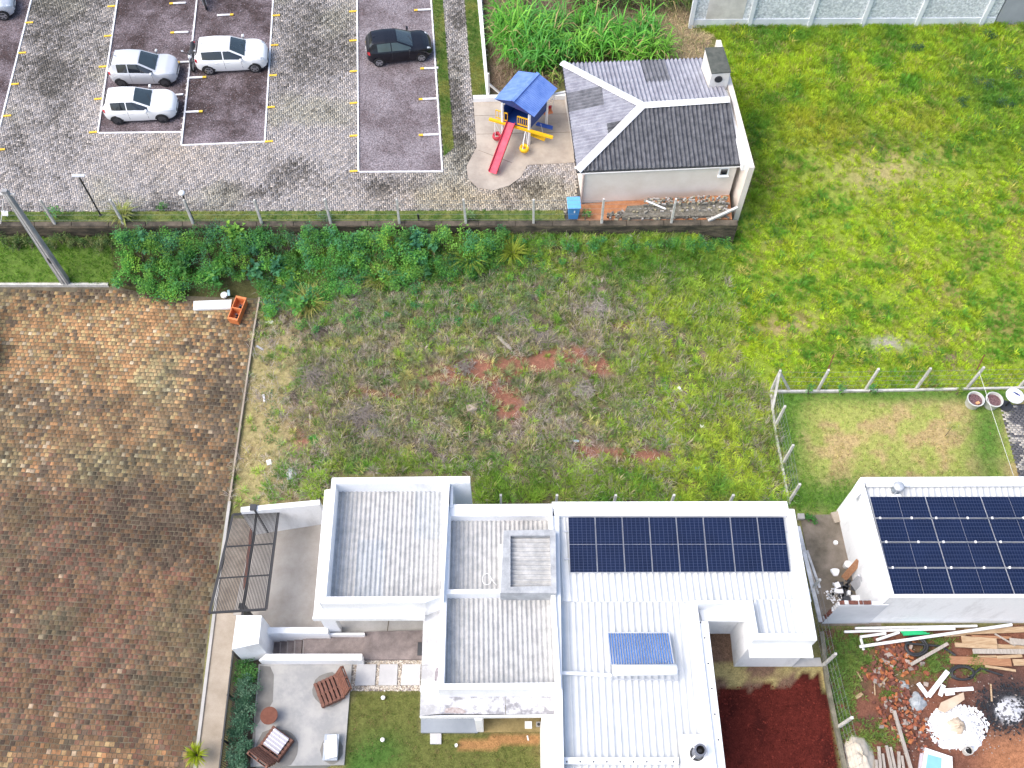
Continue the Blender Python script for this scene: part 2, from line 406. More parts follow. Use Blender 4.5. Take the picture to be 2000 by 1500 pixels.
# ---------------------------------------------------------------- street of stone setts
grout = mat('dark_joint_sand', (.075, .065, .045), .95, col2=(.16, .135, .09), scale=1.4, fine=.2)
SPX = [(505, 583), (497, 640), (449, 975), (413, 1200), (379, 1530)]
spoly = [Vector((-90, 29.3, 0)), U(215, 557, 0), U(300, 576, 0)] + [U(*p, 0) for p in SPX] + [Vector((_ex[0] - .1, -40, 0)), Vector((-90, -40, 0))]
street = MB().prism(spoly, -.4).obj('street', grout)
tag(street, 'street paved with worn orange and brown stone setts', 'street', kind='structure')
def streetpoly2d(): return [(p.x, p.y) for p in spoly]
S = .205
sx, sy = np.meshgrid(np.arange(-27, -11.5, S), np.arange(3.5, 29.6, S))
sx = sx + (np.arange(sx.shape[0]) % 2)[:, None] * S * .5
a0 = math.radians(-3.0)
cx0, cy0 = -18.0, 17.0
xr = cx0 + (sx - cx0) * math.cos(a0) - (sy - cy0) * math.sin(a0); yr = cy0 + (sx - cx0) * math.sin(a0) + (sy - cy0) * math.cos(a0)
xr = (xr + rng.normal(0, .008, xr.shape) + .10 * (fbm(xr, yr, 5, 40) - .5)).ravel(); yr = (yr + rng.normal(0, .008, yr.shape) + .16 * (fbm(xr.reshape(yr.shape), yr, 4, 41) - .5)).ravel()
ok = inpoly(xr, yr, [(p.x, p.y) for p in spoly]) & (xr < xedge(yr) - .12) & (yr < 29.15 - .6 * sstep(-21, -15, xr))
xr, yr = xr[ok], yr[ok]
spx, spy = PX(xr, yr, np.zeros_like(xr))
vis = (spx > -40) & (spy < 1540); xr, yr, spx, spy = xr[vis], yr[vis], spx[vis], spy[vis]
ns = len(xr)
ca = np.array([.46, .255, .115]); cb = np.array([.47, .35, .165]); cd = np.array([.13, .105, .08]); cr = np.array([.23, .12, .085]); cl = np.array([.54, .45, .31]); cm = np.array([.265, .175, .095])
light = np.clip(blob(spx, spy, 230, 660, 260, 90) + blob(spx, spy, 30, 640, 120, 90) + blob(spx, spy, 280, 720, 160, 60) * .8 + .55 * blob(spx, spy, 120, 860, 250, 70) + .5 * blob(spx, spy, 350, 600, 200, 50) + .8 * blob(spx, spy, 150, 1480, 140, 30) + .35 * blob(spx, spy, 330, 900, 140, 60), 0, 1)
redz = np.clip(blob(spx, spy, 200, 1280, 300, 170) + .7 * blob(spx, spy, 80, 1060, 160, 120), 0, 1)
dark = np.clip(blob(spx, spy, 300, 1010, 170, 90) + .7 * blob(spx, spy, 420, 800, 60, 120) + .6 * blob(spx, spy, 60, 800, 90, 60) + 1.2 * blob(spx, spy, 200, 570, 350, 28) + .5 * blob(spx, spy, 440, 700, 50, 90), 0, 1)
u = rng.random(ns); nn = fbm(xr, yr, 1.6, 50)
SCc = np.zeros((ns, 3)) + cm
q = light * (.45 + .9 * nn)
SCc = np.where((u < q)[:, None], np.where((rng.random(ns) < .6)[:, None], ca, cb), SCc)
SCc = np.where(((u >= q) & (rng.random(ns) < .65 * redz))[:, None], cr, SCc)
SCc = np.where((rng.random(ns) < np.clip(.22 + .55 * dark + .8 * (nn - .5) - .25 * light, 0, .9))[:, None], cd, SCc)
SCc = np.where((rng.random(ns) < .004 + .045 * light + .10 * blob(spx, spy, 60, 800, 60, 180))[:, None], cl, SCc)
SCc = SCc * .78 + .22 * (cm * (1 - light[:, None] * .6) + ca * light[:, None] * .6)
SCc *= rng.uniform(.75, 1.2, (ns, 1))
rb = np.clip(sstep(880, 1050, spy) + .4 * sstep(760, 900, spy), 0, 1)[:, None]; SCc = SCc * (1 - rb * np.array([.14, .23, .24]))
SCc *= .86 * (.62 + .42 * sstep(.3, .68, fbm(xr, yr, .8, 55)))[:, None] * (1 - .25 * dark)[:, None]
ms = (sstep(.52, .75, fbm(xr, yr, 2.4, 56)) * .5)[:, None]; SCc = SCc * (1 - ms) + SCc.mean(1, keepdims=True) * np.array([.95, 1.0, .55]) * ms
hs = S / 2 - .006 - rng.random(ns) * .006
def sett_geo(i):
    h = hs[i]; k = h - .012; ang = R.gauss(a0, .03); ca_, sa_ = math.cos(ang), math.sin(ang)
    z1 = .012 + R.uniform(-.005, .006); w = 1 + R.uniform(-.05, .12)
    out = []
    for (r, z) in ((h, -.005), (k, z1)):
        for a, b in ((-1, -1), (1, -1), (1, 1), (-1, 1)):
            X, Y = a * r * w, b * r; out.append((X * ca_ - Y * sa_, X * sa_ + Y * ca_, z))
    return out
SETF = [(0, 1, 5), (0, 5, 4), (1, 2, 6), (1, 6, 5), (2, 3, 7), (2, 7, 6), (3, 0, 4), (3, 4, 7), (4, 5, 6), (4, 6, 7)]
near = np.argsort(-spy); near = [i for i in near if 2 < spx[i] < 400 and spy[i] < 1497][:300]; nears = set(int(i) for i in near)
sv = []; st = []; scol = []
for i in range(ns):
    g = sett_geo(i)
    if i in nears:
        mb = MB(); mb.v = g; mb.f = SETF; mb.m = [0] * len(SETF)
        o = mb.obj('sett', sett_paint, street, cols=[(*SCc[i], 1)] * 8); o.location = (xr[i], yr[i], 0)
    else:
        b = len(sv); sv += [(xr[i] + p[0], yr[i] + p[1], p[2]) for p in g]; st += [(a + b, c + b, d + b) for a, c, d in SETF]; scol += [SCc[i]] * 8
o = fast('setts', sv, st, scol, sett_paint, street); o['kind'] = 'stuff'

# ---------------------------------------------------------------- car park terrace
base_m = mat('paver_joint_sand', (.05, .047, .042), .95, col2=(.10, .095, .085), scale=1.5, fine=.2)
tpoly = [Vector((-60, 70, ZT - .05)), Vector((-60, 31.75, ZT - .05)), U(-100, 431, ZT - .05), U(1425, 430, ZT - .05), U(1395, 380, ZT - .05), U(1385, 188, ZT - .05), U(955, 190, ZT - .05), U(937, -20, ZT - .05), U(915, -200, ZT - .05)]
terrace = MB().prism(tpoly, .2).obj('parking_pavement', base_m)
tag(terrace, 'car park terrace of grey interlocking pavers above the retaining wall', 'pavement', kind='structure')
BAYS = [[(-260, -60), (76, -60), (0, 247), (-260, 252)], [(238, -60), (391, -60), (354, 258), (191, 260)], [(391, -60), (537, -60), (517, 277), (354, 284)], [(697, -60), (838, -60), (864, 335), (700, 336)]]
GSTRIP = [[(840, -60), (860, -60), (886, 288), (867, 304)], [(903, -60), (928, -60), (951, 184), (923, 187)], [(-100, 414), (1100, 411), (1104, 432), (-100, 434)]]
SLAB = [(924, 190), (1109, 186), (1122, 317), (1030, 322), (1018, 345), (995, 362), (962, 372), (932, 366), (914, 348), (911, 325), (924, 300), (931, 288)]
EXTRA = [[(1127, 320), (1440, 320), (1440, 436), (1127, 436)], [(937, -80), (1440, -80), (1440, 187), (955, 187)]]
ya = math.radians(-4.5); a = .105
ux, uy = np.meshgrid(np.arange(-330, 330), np.arange(0, 260))
r4 = (ux - uy) % 4
Hm = r4 == 0; Vm = r4 == 3
Xc = np.concatenate([(ux[Hm] + 1.0), (ux[Vm] + .5)]) * a; Yc = np.concatenate([(uy[Hm] + .5), (uy[Vm] + 1.0)]) * a
hx = np.concatenate([np.full(Hm.sum(), a), np.full(Vm.sum(), a / 2)]) - .005; hy = np.concatenate([np.full(Hm.sum(), a / 2), np.full(Vm.sum(), a)]) - .005
ox, oy = -9.0, 31.0
wx = ox + Xc * math.cos(ya) - Yc * math.sin(ya) * -1 * -1; wy = oy + Xc * math.sin(-ya) * -1 * -1 + Yc * math.cos(ya)
wx = ox + Xc * math.cos(ya) - Yc * math.sin(-ya); wy = oy + Xc * math.sin(-ya) + Yc * math.cos(ya)
ppx, ppy = PX(wx, wy, np.full_like(wx, ZT))
ok = (ppx > -25) & (ppx < 1130) & (ppy > -25) & (ppy < 416)
for b in BAYS + GSTRIP + [SLAB] + EXTRA: ok &= ~inpoly(ppx, ppy, b)
wx, wy, hx, hy, ppx, ppy = [q[ok] for q in (wx, wy, hx, hy, ppx, ppy)]
n = len(wx); nn = fbm(wx, wy, 2.2, 60); nf = fbm(wx, wy, .5, 61)
dk = sum(w * blob(ppx, ppy, *b) for w, b in [(1.0, (600, 40, 90, 80)), (.85, (150, 30, 120, 80)), (.6, (110, 130, 70, 80)), (.4, (590, 130, 60, 40)), (.9, (485, 375, 80, 26)), (.6, (735, 365, 120, 22)), (.7, (30, 330, 40, 40)), (.9, (1035, 362, 60, 30)), (.95, (892, 120, 20, 220)), (.5, (640, 215, 30, 18)), (.55, (560, 330, 60, 30)), (.5, (250, 405, 400, 14)), (.35, (90, 220, 90, 90)), (.5, (905, 290, 20, 40))])
pd = np.clip(.06 + dk * .74 + (nn - .5) * 1.1 + (nf - .5) * .7, .02, .93)
tt = np.clip(pd * 1.05 - .05 + rng.normal(0, .22, n), 0, 1)[:, None]
PCc = np.where((rng.random(n) < .5)[:, None], np.array([.375, .34, .315]), np.array([.315, .295, .29])) * (1 - tt) + np.array([.07, .062, .052]) * tt
warm = np.clip(blob(ppx, ppy, 930, 385, 180, 30) + blob(ppx, ppy, 340, 300, 90, 40) * .5, 0, 1)[:, None]
PCc = PCc * (1 + warm * np.array([.15, .05, -.12]))
olive = (sstep(.5, .75, fbm(wx, wy, 3, 66)) * .6)[:, None]
PCc = PCc * (1 - olive * np.array([.18, .14, .32])) * rng.uniform(.8, 1.2, (n, 1))
ca_, sa_ = math.cos(-ya), math.sin(-ya)
sg = np.array([[-1, -1], [1, -1], [1, 1], [-1, 1]])
zt = ZT + rng.uniform(-.003, .004, n)
PV = np.zeros((n, 8, 3))
for lvl, (ins, zz) in enumerate(((0, np.full(n, ZT - .045)), (.006, zt))):
    for k in range(4):
        X = sg[k, 0] * (hx - ins); Y = sg[k, 1] * (hy - ins)
        PV[:, lvl * 4 + k, 0] = wx + X * ca_ - Y * sa_; PV[:, lvl * 4 + k, 1] = wy + X * sa_ + Y * ca_; PV[:, lvl * 4 + k, 2] = zz
PT = (np.arange(n)[:, None, None] * 8 + np.array(SETF)[None]).reshape(-1, 3)
o = fast('pavers', PV.reshape(-1, 3), PT, np.repeat(PCc * 1.06, 8, 0), paver_paint, terrace); o['kind'] = 'stuff'

gravel_d = mat('wet_brown_gravel', (.045, .03, .03), .85, col2=(.185, .155, .17), scale=.55, lo=.38, hi=.64, bump=1.0, bscale=15, fine=.75)
gravel_l = mat('purple_grey_gravel', (.085, .062, .065), .9, col2=(.215, .19, .205), scale=.5, lo=.30, hi=.58, bump=1.0, bscale=15, fine=.6)
for k, b in enumerate(BAYS):
    g = MB().prism(UP(b, ZT - .02), ZT - .3).obj('gravel_bay', gravel_l if k == 3 else gravel_d)
    tag(g, 'gravel parking bay edged with thin white kerbs', 'parking bay', kind='structure')
    pts = UP(b, ZT + .012)
    for i, j in ((0, 3), (1, 2), (3, 2)):
        if k == 1 and (i, j) == (1, 2): continue
        if k == 0 and (i, j) == (0, 3): continue
        d = (pts[j] - pts[i]).normalized(); e = .045 if (i, j) == (3, 2) else -.02
        MB().bar(pts[i] + d * e, pts[j] - d * -e, .085, .07).obj('kerb', wline, g)
    # loose gravel lying on the bay
    xs = [p.x for p in pts]; ys = [p.y for p in pts]
    m = 5200; X = rng.uniform(max(min(xs), -31), max(xs), m); Y = rng.uniform(min(ys), min(max(ys), 50), m)
    kk = inpoly(X, Y, [(p.x, p.y) for p in pts]); X, Y = X[kk], Y[kk]; m = len(X)
    r_ = rng.uniform(.014, .034, m); an = rng.uniform(0, 6.28, m)
    V = np.zeros((m, 5, 3)); zb = ZT - .02
    for q in range(4):
        V[:, q, 0] = X + r_ * np.cos(an + q * 1.57) * rng.uniform(.7, 1.2, m); V[:, q, 1] = Y + r_ * np.sin(an + q * 1.57) * rng.uniform(.7, 1.2, m); V[:, q, 2] = zb
    V[:, 4] = np.stack([X, Y, zb + r_ * .7], 1)
    T = (np.arange(m)[:, None, None] * 5 + np.array([(0, 1, 4), (1, 2, 4), (2, 3, 4), (3, 0, 4)])[None]).reshape(-1, 3)
    tone = np.where((rng.random(m) < (.45 if k == 3 else .3))[:, None], np.array([.27, .245, .275]), np.array([.10, .06, .06])) * rng.uniform(.6, 1.2, (m, 1))
    o = fast('gravel', V.reshape(-1, 3), T, np.repeat(tone, 5, 0), attr_paint, g); o['kind'] = 'stuff'

for b, nm in zip(GSTRIP, ('grass beside the gravel bay', 'grass beside the paved path', 'grass strip along the fence')):
    g = MB().prism(UP(b, ZT + .02), ZT - .3).obj('grass_strip', mat('strip_turf', (.07, .12, .025), .95, col2=(.17, .19, .05), scale=2, fine=.25))
    tag(g, nm, 'grass', kind='structure')
slab_m = mat('playground_concrete', (.30, .26, .22), .8, col2=(.43, .38, .32), scale=.55, lo=.38, hi=.6, bump=.08, fine=.05)
g = MB().prism(UP(SLAB, ZT + .015), ZT - .3).obj('playground_slab', slab_m)
tag(g, 'smooth concrete slab with a rounded end under the playset', 'slab', kind='structure')
for p0, p1 in (((926, 226), (1113, 222)), ((930, 262), (1117, 258)), ((934, 293), (1000, 318))):
    MB().bar(U(*p0, ZT + .017), U(*p1, ZT + .017), .02, .006).obj('joint', conc_dark, g)
soil_m = mat('orange_red_soil', (.34, .14, .06), .95, col2=(.45, .22, .11), scale=3, bump=.4, fine=.15)
g = MB().prism(UP([(1127, 399), (1200, 393), (1425, 380), (1430, 428), (1127, 431)], ZT + .005), ZT - .2).obj('soil_patch', soil_m)
tag(g, 'bare orange soil behind the service building', 'soil', kind='structure')

# dividers painted on the bays
GP = 'painted bay dividers'
def ybar(px, py):
    p = U(px, py, ZT + .03); a_ = U(px - 8, py + .6, ZT + .03); b_ = U(px + 8, py - .6, ZT + .03)
    t = thing('bay_mark', 'short worn yellow bar painted beside a white kerb line', 'bay mark', (p.x, p.y, ZT), group='yellow bay marks')
    MB().bar(a_, b_, .11, .05).obj('bar', ywear, t, world=True, bevel=.012)
    MB().bar(a_ + Vector((.03, .055, -.01)), a_ + Vector((.14, .055, -.01)), .04, .03).obj('end_lug', blackm, t, world=True)
for p in [(218, 12), (211, 70), (201, 130), (192, 193), (182, 258), (57, 44), (43, 103), (29, 164), (14, 226), (2, 292), (539, 30), (536, 88), (533, 147), (529, 209), (525, 276),
          (690, 22), (690, 79), (691, 139), (691, 201), (691, 265), (691, 334)]: ybar(*p)
def wbar(xa, xb, y, tipleft):
    a_ = U(xa, y + .8, ZT + .045); b_ = U(xb, y - .8, ZT + .045); f = .22
    t = thing('bay_divider', 'white bar with a yellow tip dividing gravel parking bays', 'bay divider', ((a_.x + b_.x) / 2, a_.y, ZT), group=GP)
    s = a_.lerp(b_, f if tipleft else 1 - f)
    MB().bar(*((s, b_) if tipleft else (a_, s)), .12, .06).obj('bar', wline, t, world=True, bevel=.015)
    MB().bar(*((a_, s) if tipleft else (s, b_)), .122, .062).obj('tip', ywear, t, world=True, bevel=.015)
for q in [(331, 363, 6, True), (333, 368, 63, True), (346, 371, 121, True), (334, 358, 185, True), (424, 456, 29, False), (370, 403, 151, False), (361, 396, 218, False),
          (809, 841, 19, True), (821, 856, 133, True), (818, 853, 193, True), (818, 857, 263, True)]: wbar(*q)

# retaining wall below the car park
rw = thing('retaining_wall', 'dark mossy retaining wall carrying the car park terrace', 'wall', U(600, 440, 0))
MB().prism([U(-150, 434, ZT + .04), U(1441, 430, ZT + .04), U(1441, 441, ZT + .04), U(-150, 445, ZT + .04)], -.3).obj('wall_face', moss_wall, rw, world=True)
cap = mat('weathered_coping', (.035, .032, .024), .95, col2=(.14, .115, .085), scale=1.5, fine=.2)
xs = np.linspace(-150, 1441, 23)
for k in range(22):
    xa, xb = xs[k] + .6, xs[k + 1] - .6
    f = lambda x: (x + 150) / 1591
    MB().prism([U(xa, 433.4 - 4 * f(xa), ZT + .09), U(xb, 433.4 - 4 * f(xb), ZT + .09), U(xb, 441.6 - 1.5 * f(xb), ZT + .09), U(xa, 441.6 - 1.5 * f(xa), ZT + .09)], ZT + .03).obj('coping_stone', cap, rw, world=True)
# ---------------------------------------------------------------- corrugated sheeting
def clip2(poly, n, d):
    """keep the side n.p <= d ; poly of 3D points, clipped in plan"""
    out = []
    for k in range(len(poly)):
        a, b = poly[k], poly[(k + 1) % len(poly)]
        da = n[0] * a.x + n[1] * a.y - d; db = n[0] * b.x + n[1] * b.y - d
        if da <= 0: out.append(a)
        if (da < 0 < db) or (db < 0 < da): out.append(a.lerp(b, da / (da - db)))
    return out
def wave(f, kind):
    if kind == 'sine': return math.cos(2 * math.pi * f)
    f = f % 1.0                                   # trapezoid rib
    return 1.0 if f < .16 else (1 - (f - .16) / .08 if f < .24 else (-0.0 if f < .92 else (f - .92) / .08))
def corr(poly, run, pitch, amp, u0, kind='sine', seg=6):
    """sheet over a convex polygon; RUN = plan direction of the waves"""
    r = Vector((run[0], run[1])).normalized(); n = Vector((-r.y, r.x))
    us = [n.x * p.x + n.y * p.y for p in poly]; lo, hi = min(us), max(us)
    if kind == 'sine': ks = [q / seg for q in range(seg)]
    else: ks = [0, .16, .24, .92]
    cand = [lo + 1e-4, hi - 1e-4]
    i = math.floor((lo - u0) / pitch) - 1
    while u0 + i * pitch < hi:
        cand += [u0 + (i + q) * pitch for q in ks]; i += 1
    cand = sorted(c for c in cand if lo + 1e-5 < c < hi - 1e-5)
    A, B = [], []
    for c in cand:
        hit = []
        for k in range(len(poly)):
            a, b = poly[k], poly[(k + 1) % len(poly)]
            da = n.x * a.x + n.y * a.y - c; db = n.x * b.x + n.y * b.y - c
            if (da < 0) != (db < 0): hit.append(a.lerp(b, da / (da - db)))
        if len(hit) < 2: continue
        hit.sort(key=lambda p: r.x * p.x + r.y * p.y)
        h = Vector((0, 0, amp * wave((c - u0) / pitch, kind)))
        A.append(hit[0] + h); B.append(hit[-1] + h)
    return A, B
def sheets(name, poly, run, pitch, amp, mats, parent, per=6, row=2.3, kind='sine', weights=None, lift=.012):
    r = Vector((run[0], run[1])).normalized(); n = Vector((-r.y, r.x))
    us = [n.x * p.x + n.y * p.y for p in poly]; vs = [r.x * p.x + r.y * p.y for p in poly]
    u0 = min(us); W = pitch * per
    cu = max(1, math.ceil((max(us) - u0) / W - .15)); cv = max(1, round((max(vs) - min(vs)) / row))
    dv = (max(vs) - min(vs)) / cv
    for i in range(cu):
        for j in range(cv):
            hi_u = u0 + (i + 1) * W if i < cu - 1 else max(us) + 1
            c = clip2(poly, n, hi_u + .0); c = clip2(c, -n, -(u0 + i * W)) if c else c
            lap = .06 if j < cv - 1 else 0
            c = clip2(c, r, min(vs) + (j + 1) * dv + lap) if c else c
            c = clip2(c, -r, -(min(vs) + j * dv)) if c else c
            if len(c) < 3: continue
            A, B = corr(c, run, pitch, amp, u0, kind)
            if len(A) < 2: continue
            mb = MB(); z = Vector((0, 0, lift * j + R.uniform(0, .004)))
            mb.quadgrid([[a + z for a in A], [b + z for b in B]])
            m = R.choices(mats, weights)[0]
            mb.obj(name, m, parent, smooth=True, world=True)

# ---------------------------------------------------------------- white flat-roofed house
HB = U(1000, 1250, ZP)
house = thing('white_house', 'white modern house with solar panels and corrugated roofs behind parapets', 'house', HB)
def hp(name, px, z, bot, m=None, parent=None, bevel=0.0):
    return MB().prism(UP(px, z), bot).obj(name, m or white, parent or house, world=True, bevel=bevel)
# garage block
ZG = 5.2
hp('parapet', [(648, 933), (918, 930), (918, 943.5), (655, 945)], ZG, ZP - .2)
hp('parapet', [(648, 934), (656, 945.5), (637, 1165), (624, 1178.5)], ZG - .002, 3.1)
hp('parapet', [(866, 944.3), (878, 944), (866, 1172), (862, 1164)], ZG - .003, 3.1)
hp('parapet', [(637.5, 1165.4), (861.5, 1164.4), (830, 1177), (625.5, 1178.3)], ZG - .004, 3.1)
hp('ledge', [(634, 957), (647, 955), (626, 1176), (612, 1204)], 4.19, 3.6)
hp('ledge', [(620, 1176.5), (830, 1174), (828, 1207.5), (609.6, 1208.4)], 4.17, 3.85)
hp('ceiling_slab', [(655, 955), (868, 955), (858, 1170), (632, 1175)], 4.2, 3.6)
hp('wall', [(880, 942), (885, 942), (884, 990), (879, 990)], 4.9, ZP)
pl = UP([(655, 945), (868, 944), (862, 1166), (634, 1167)], 4.45); pl[2].z = pl[3].z = 4.3
for p in pl: p.z -= .05
sheets('roof_sheet', [pl[0], pl[1], pl[2], pl[3]], (pl[2] - pl[1]).to_2d(), .185, .034, [fibre, fibre2], house, row=2.6, weights=[4, 1])
# carport pier, inner walls and floor
hp('pier', [(640, 1211), (656, 1211), (667, 1234), (650, 1236)], 3.1, ZP - .3) if False else None
def wallp(a, b, th, z1, z0=ZP - .1, m=None, name='wall', parent=None):
    a = Vector(a); b = Vector(b); d = (b - a); d.z = 0; n = Vector((-d.y, d.x, 0)).normalized() * th / 2
    return MB().prism([Vector((p.x, p.y, z1)) for p in (a + n, b + n, b - n, a - n)], z0).obj(name, m or white, parent or house, world=True)
wallp(U(655, 1225, ZP), U(655, 1238, ZP), .55, 3.12, name='pier')
wallp(U(872, 1060, ZP), U(872, 1200, ZP), .2, 3.6, m=concrete)
hp('garage_floor', [(655, 960), (872, 955), (872, 1238), (650, 1238)], ZP + .02, ZP - .4, concrete)
hp('crack', [(759, 1208), (761, 1208), (757, 1234), (755.5, 1234)], ZP + .025, ZP, conc_dark)
# entry walk and planter walls
hp('entry_walk', [(598, 1239), (712, 1236), (826, 1233), (826, 1289), (707, 1290), (596, 1280)], ZP + .06, ZP - .4, tile_dark)
hp('landing', [(712, 1234), (826, 1231), (826, 1288), (708, 1288)], ZP + .16, ZP - .3, tile_dark)
hp('door_mat', [(816, 1254), (824, 1254), (824, 1280), (815, 1280)], ZP + .19, ZP + .1, dkgrey)
# rear rooms
hp('parapet', [(877, 985), (1079, 984), (1079, 1007.5), (880, 1008)], 4.8, ZP)
hp('parapet', [(868, 944.5), (880, 1008.3), (876, 1151), (863, 1151)], 4.795, 3.3)
hp('parapet', [(1071, 1008), (1080, 1008), (1085, 1150), (1077, 1150)], 4.79, 3.3)
pl = UP([(879, 1006), (1074, 1004), (1079, 1156), (874, 1158)], 4.3); pl[2].z = pl[3].z = 4.15
sheets('roof_sheet', pl, (pl[2] - pl[1]).to_2d(), .185, .034, [fibre2, fibre], house, row=2.6, weights=[4, 1])
# water tank enclosure
tank_c = mat('grey_rendered_coping', (.28, .295, .31), .85, col2=(.46, .475, .49), scale=2.5, fine=.06)
O = [(984, 1036), (1085, 1034), (1087, 1158), (977, 1158)]; I = [(997, 1046), (1074, 1046), (1077, 1144), (997, 1146)]
for k in range(4):
    hp('tank_wall', [O[k], O[(k + 1) % 4], I[(k + 1) % 4], I[k]], 5.1 - .002 * k, 4.05, tank_c)
pl = UP([(990, 1040), (1079, 1040), (1083, 1150), (990, 1152)], 4.85)
sheets('tank_roof_sheet', pl, (pl[1] - pl[0]).to_2d(), .185, .05, [fibre2, fibre], house, row=4, weights=[3, 2])
hp('tank_flashing', [(976, 1064), (984, 1062), (982, 1150), (976, 1150)], 4.6, 4.25, flash)
# front room
ZF = 4.8
O = [(861, 1151), (1084, 1150), (1096, 1346), (855, 1347)]; I = [(872.5, 1159.5), (1076, 1158), (1085, 1333), (867, 1335)]
for k in range(4):
    hp('parapet', [O[k], O[(k + 1) % 4], I[(k + 1) % 4], I[k]], ZF - .002 * k, 3.5)
pl = UP([(870, 1158), (1080, 1156), (1088, 1338), (865, 1340)], 4.2); pl[2].z = pl[3].z = 4.05
sheets('roof_sheet', pl, (pl[2] - pl[1]).to_2d(), .185, .034, [fibre2], house, row=2.4)
# canopy slab round the front room
hp('canopy_slab', [(828, 1177), (866, 1176), (862, 1298), (823.5, 1299)], 3.6, 3.35, white_dirty)
hp('canopy_slab', [(823.5, 1299.6), (862, 1298.6), (859, 1394), (820, 1398)], 3.6, 3.35, white_dirty)
hp('canopy_slab', [(859.6, 1345), (987, 1345), (987, 1395), (859.6, 1394)], 3.6, 3.35, stained)
hp('canopy_slab', [(988, 1345), (1095, 1345), (1095, 1394.5), (988, 1395)], 3.6, 3.35, stained)
hp('canopy_edge', [(820, 1398.3), (1096, 1395), (1096, 1398), (820, 1401)], 3.62, 3.3)
stain = mat('peeled_paint_stain', (.18, .16, .18), .9, col2=(.36, .33, .34), scale=9)
hp('paint_peel', [(853, 1303), (856.5, 1305), (856, 1318), (852, 1331), (849, 1329), (849.5, 1312)], 3.606, 3.59, stain)
hp('paint_peel', [(868, 1392), (870, 1384), (885, 1381), (902, 1384), (911, 1390), (905, 1393.5)], 3.606, 3.59, mat('rusty_stain', (.28, .22, .21), .9, col2=(.46, .42, .41), scale=12))
# rooms under the canopy
hp('veranda_floor', [(822, 1380), (933, 1380), (933, 1431), (822, 1431)], ZP + .15, ZP - .3, mat('blue_grey_tile', (.22, .25, .29), .5, col2=(.28, .31, .35), scale=.6))
wallp(U(938, 1380, ZP), U(938, 1430, ZP), .28, 3.3)
hp('porch_floor', [(944, 1380), (1057, 1380), (1057, 1429), (944, 1430)], ZP + .08, ZP - .3, mat('ochre_damp_floor', (.17, .13, .05), .85, col2=(.32, .25, .11), scale=1.5, fine=.15))
wallp(U(830, 1372, ZP), U(1060, 1372, ZP), .2, 3.4)
wallp(U(845, 1290, ZP), U(845, 1376, ZP), .2, 3.4)
wallp(U(845, 1232, ZP), U(845, 1290, ZP), .2, 3.4)
hp('side_ledge', [(1058, 1398.6), (1085, 1398.6), (1088, 1540), (1060, 1540)], 3.5, ZP - .2)
# metal roofed wing
hp('parapet', [(1078, 980), (1537, 979), (1540, 993.6), (1080, 993.8)], 4.75, ZP)
hp('flashing', [(1080.5, 994.2), (1551, 994), (1537, 1007), (1083, 1007)], 4.70, 4.4, flash)
hp('flashing', [(1551.5, 994.2), (1596, 1250), (1584, 1238.5), (1538, 1007.5)], 4.697, ZP, flash)
hp('flashing', [(1080, 1007.4), (1092, 1007.4), (1095, 1164), (1085.5, 1164)], 4.693, 4.2, flash)
hp('flashing', [(1085.5, 1164.5), (1095, 1164.5), (1102, 1540), (1084, 1540)], 4.66, ZP, flash)
pl = UP([(1086, 1001), (1541, 1001), (1575, 1172), (1089, 1172)], 4.46); pl[2].z = pl[3].z = 4.30
sheets('roof_sheet', pl, (pl[2] - pl[1]).to_2d(), .25, .032, [sheetw], house, per=8, row=9, kind='trap')
pl = UP([(1090, 1171), (1362, 1171), (1400, 1540), (1094, 1540)], 4.12); pl[2].z = pl[3].z = 3.98
sheets('roof_sheet', pl, (pl[2] - pl[1]).to_2d(), .25, .032, [sheetw], house, per=8, row=20, kind='trap')
hp('ceiling_slab', [(1085, 1000), (1548, 1000), (1585, 1175), (1090, 1175)], 4.2, 3.9)
hp('flashing', [(1349, 1172.5), (1361, 1172.5), (1405, 1540), (1390, 1540)], 4.45, 3.6, flash)
hp('side_ledge', [(1354, 1178), (1362, 1213.5), (1383, 1213.5), (1422, 1540), (1396, 1540)], 4.32, 3.75, flash)
wallp(U(1342, 1236, ZP), U(1366, 1540, ZP), .2, 3.8)
hp('flashing', [(1098, 1479), (1326, 1479), (1326, 1492), (1098, 1492)], 4.36, 4.1, flash)
hp('fascia', [(1361.5, 1173), (1462, 1173), (1463, 1179), (1362.5, 1179)], 4.68, 3.9)
hp('canopy_ledge', [(1363, 1186), (1455, 1185), (1456, 1212.5), (1372, 1213)], 3.9, 3.72)
wallp(U(1370, 1233, ZP), U(1440, 1233, ZP), .2, 3.75)
dr = wallp(U(1388, 1234.9, ZP), U(1408, 1234.9, ZP), .06, 3.0, ZP + .02, m=mat('white_door', (.70, .72, .76), .5), name='door')
MB().box(U(1391, 1236, ZP) + Vector((0, 0, 1.05)), (.12, .05, .03)).obj('handle', dkgrey, dr, world=True)
for xx in (1387, 1409.5): wallp(U(xx, 1235.3, ZP), U(xx + .9, 1235.3, ZP), .07, 3.05, m=flash, name='frame', parent=dr)
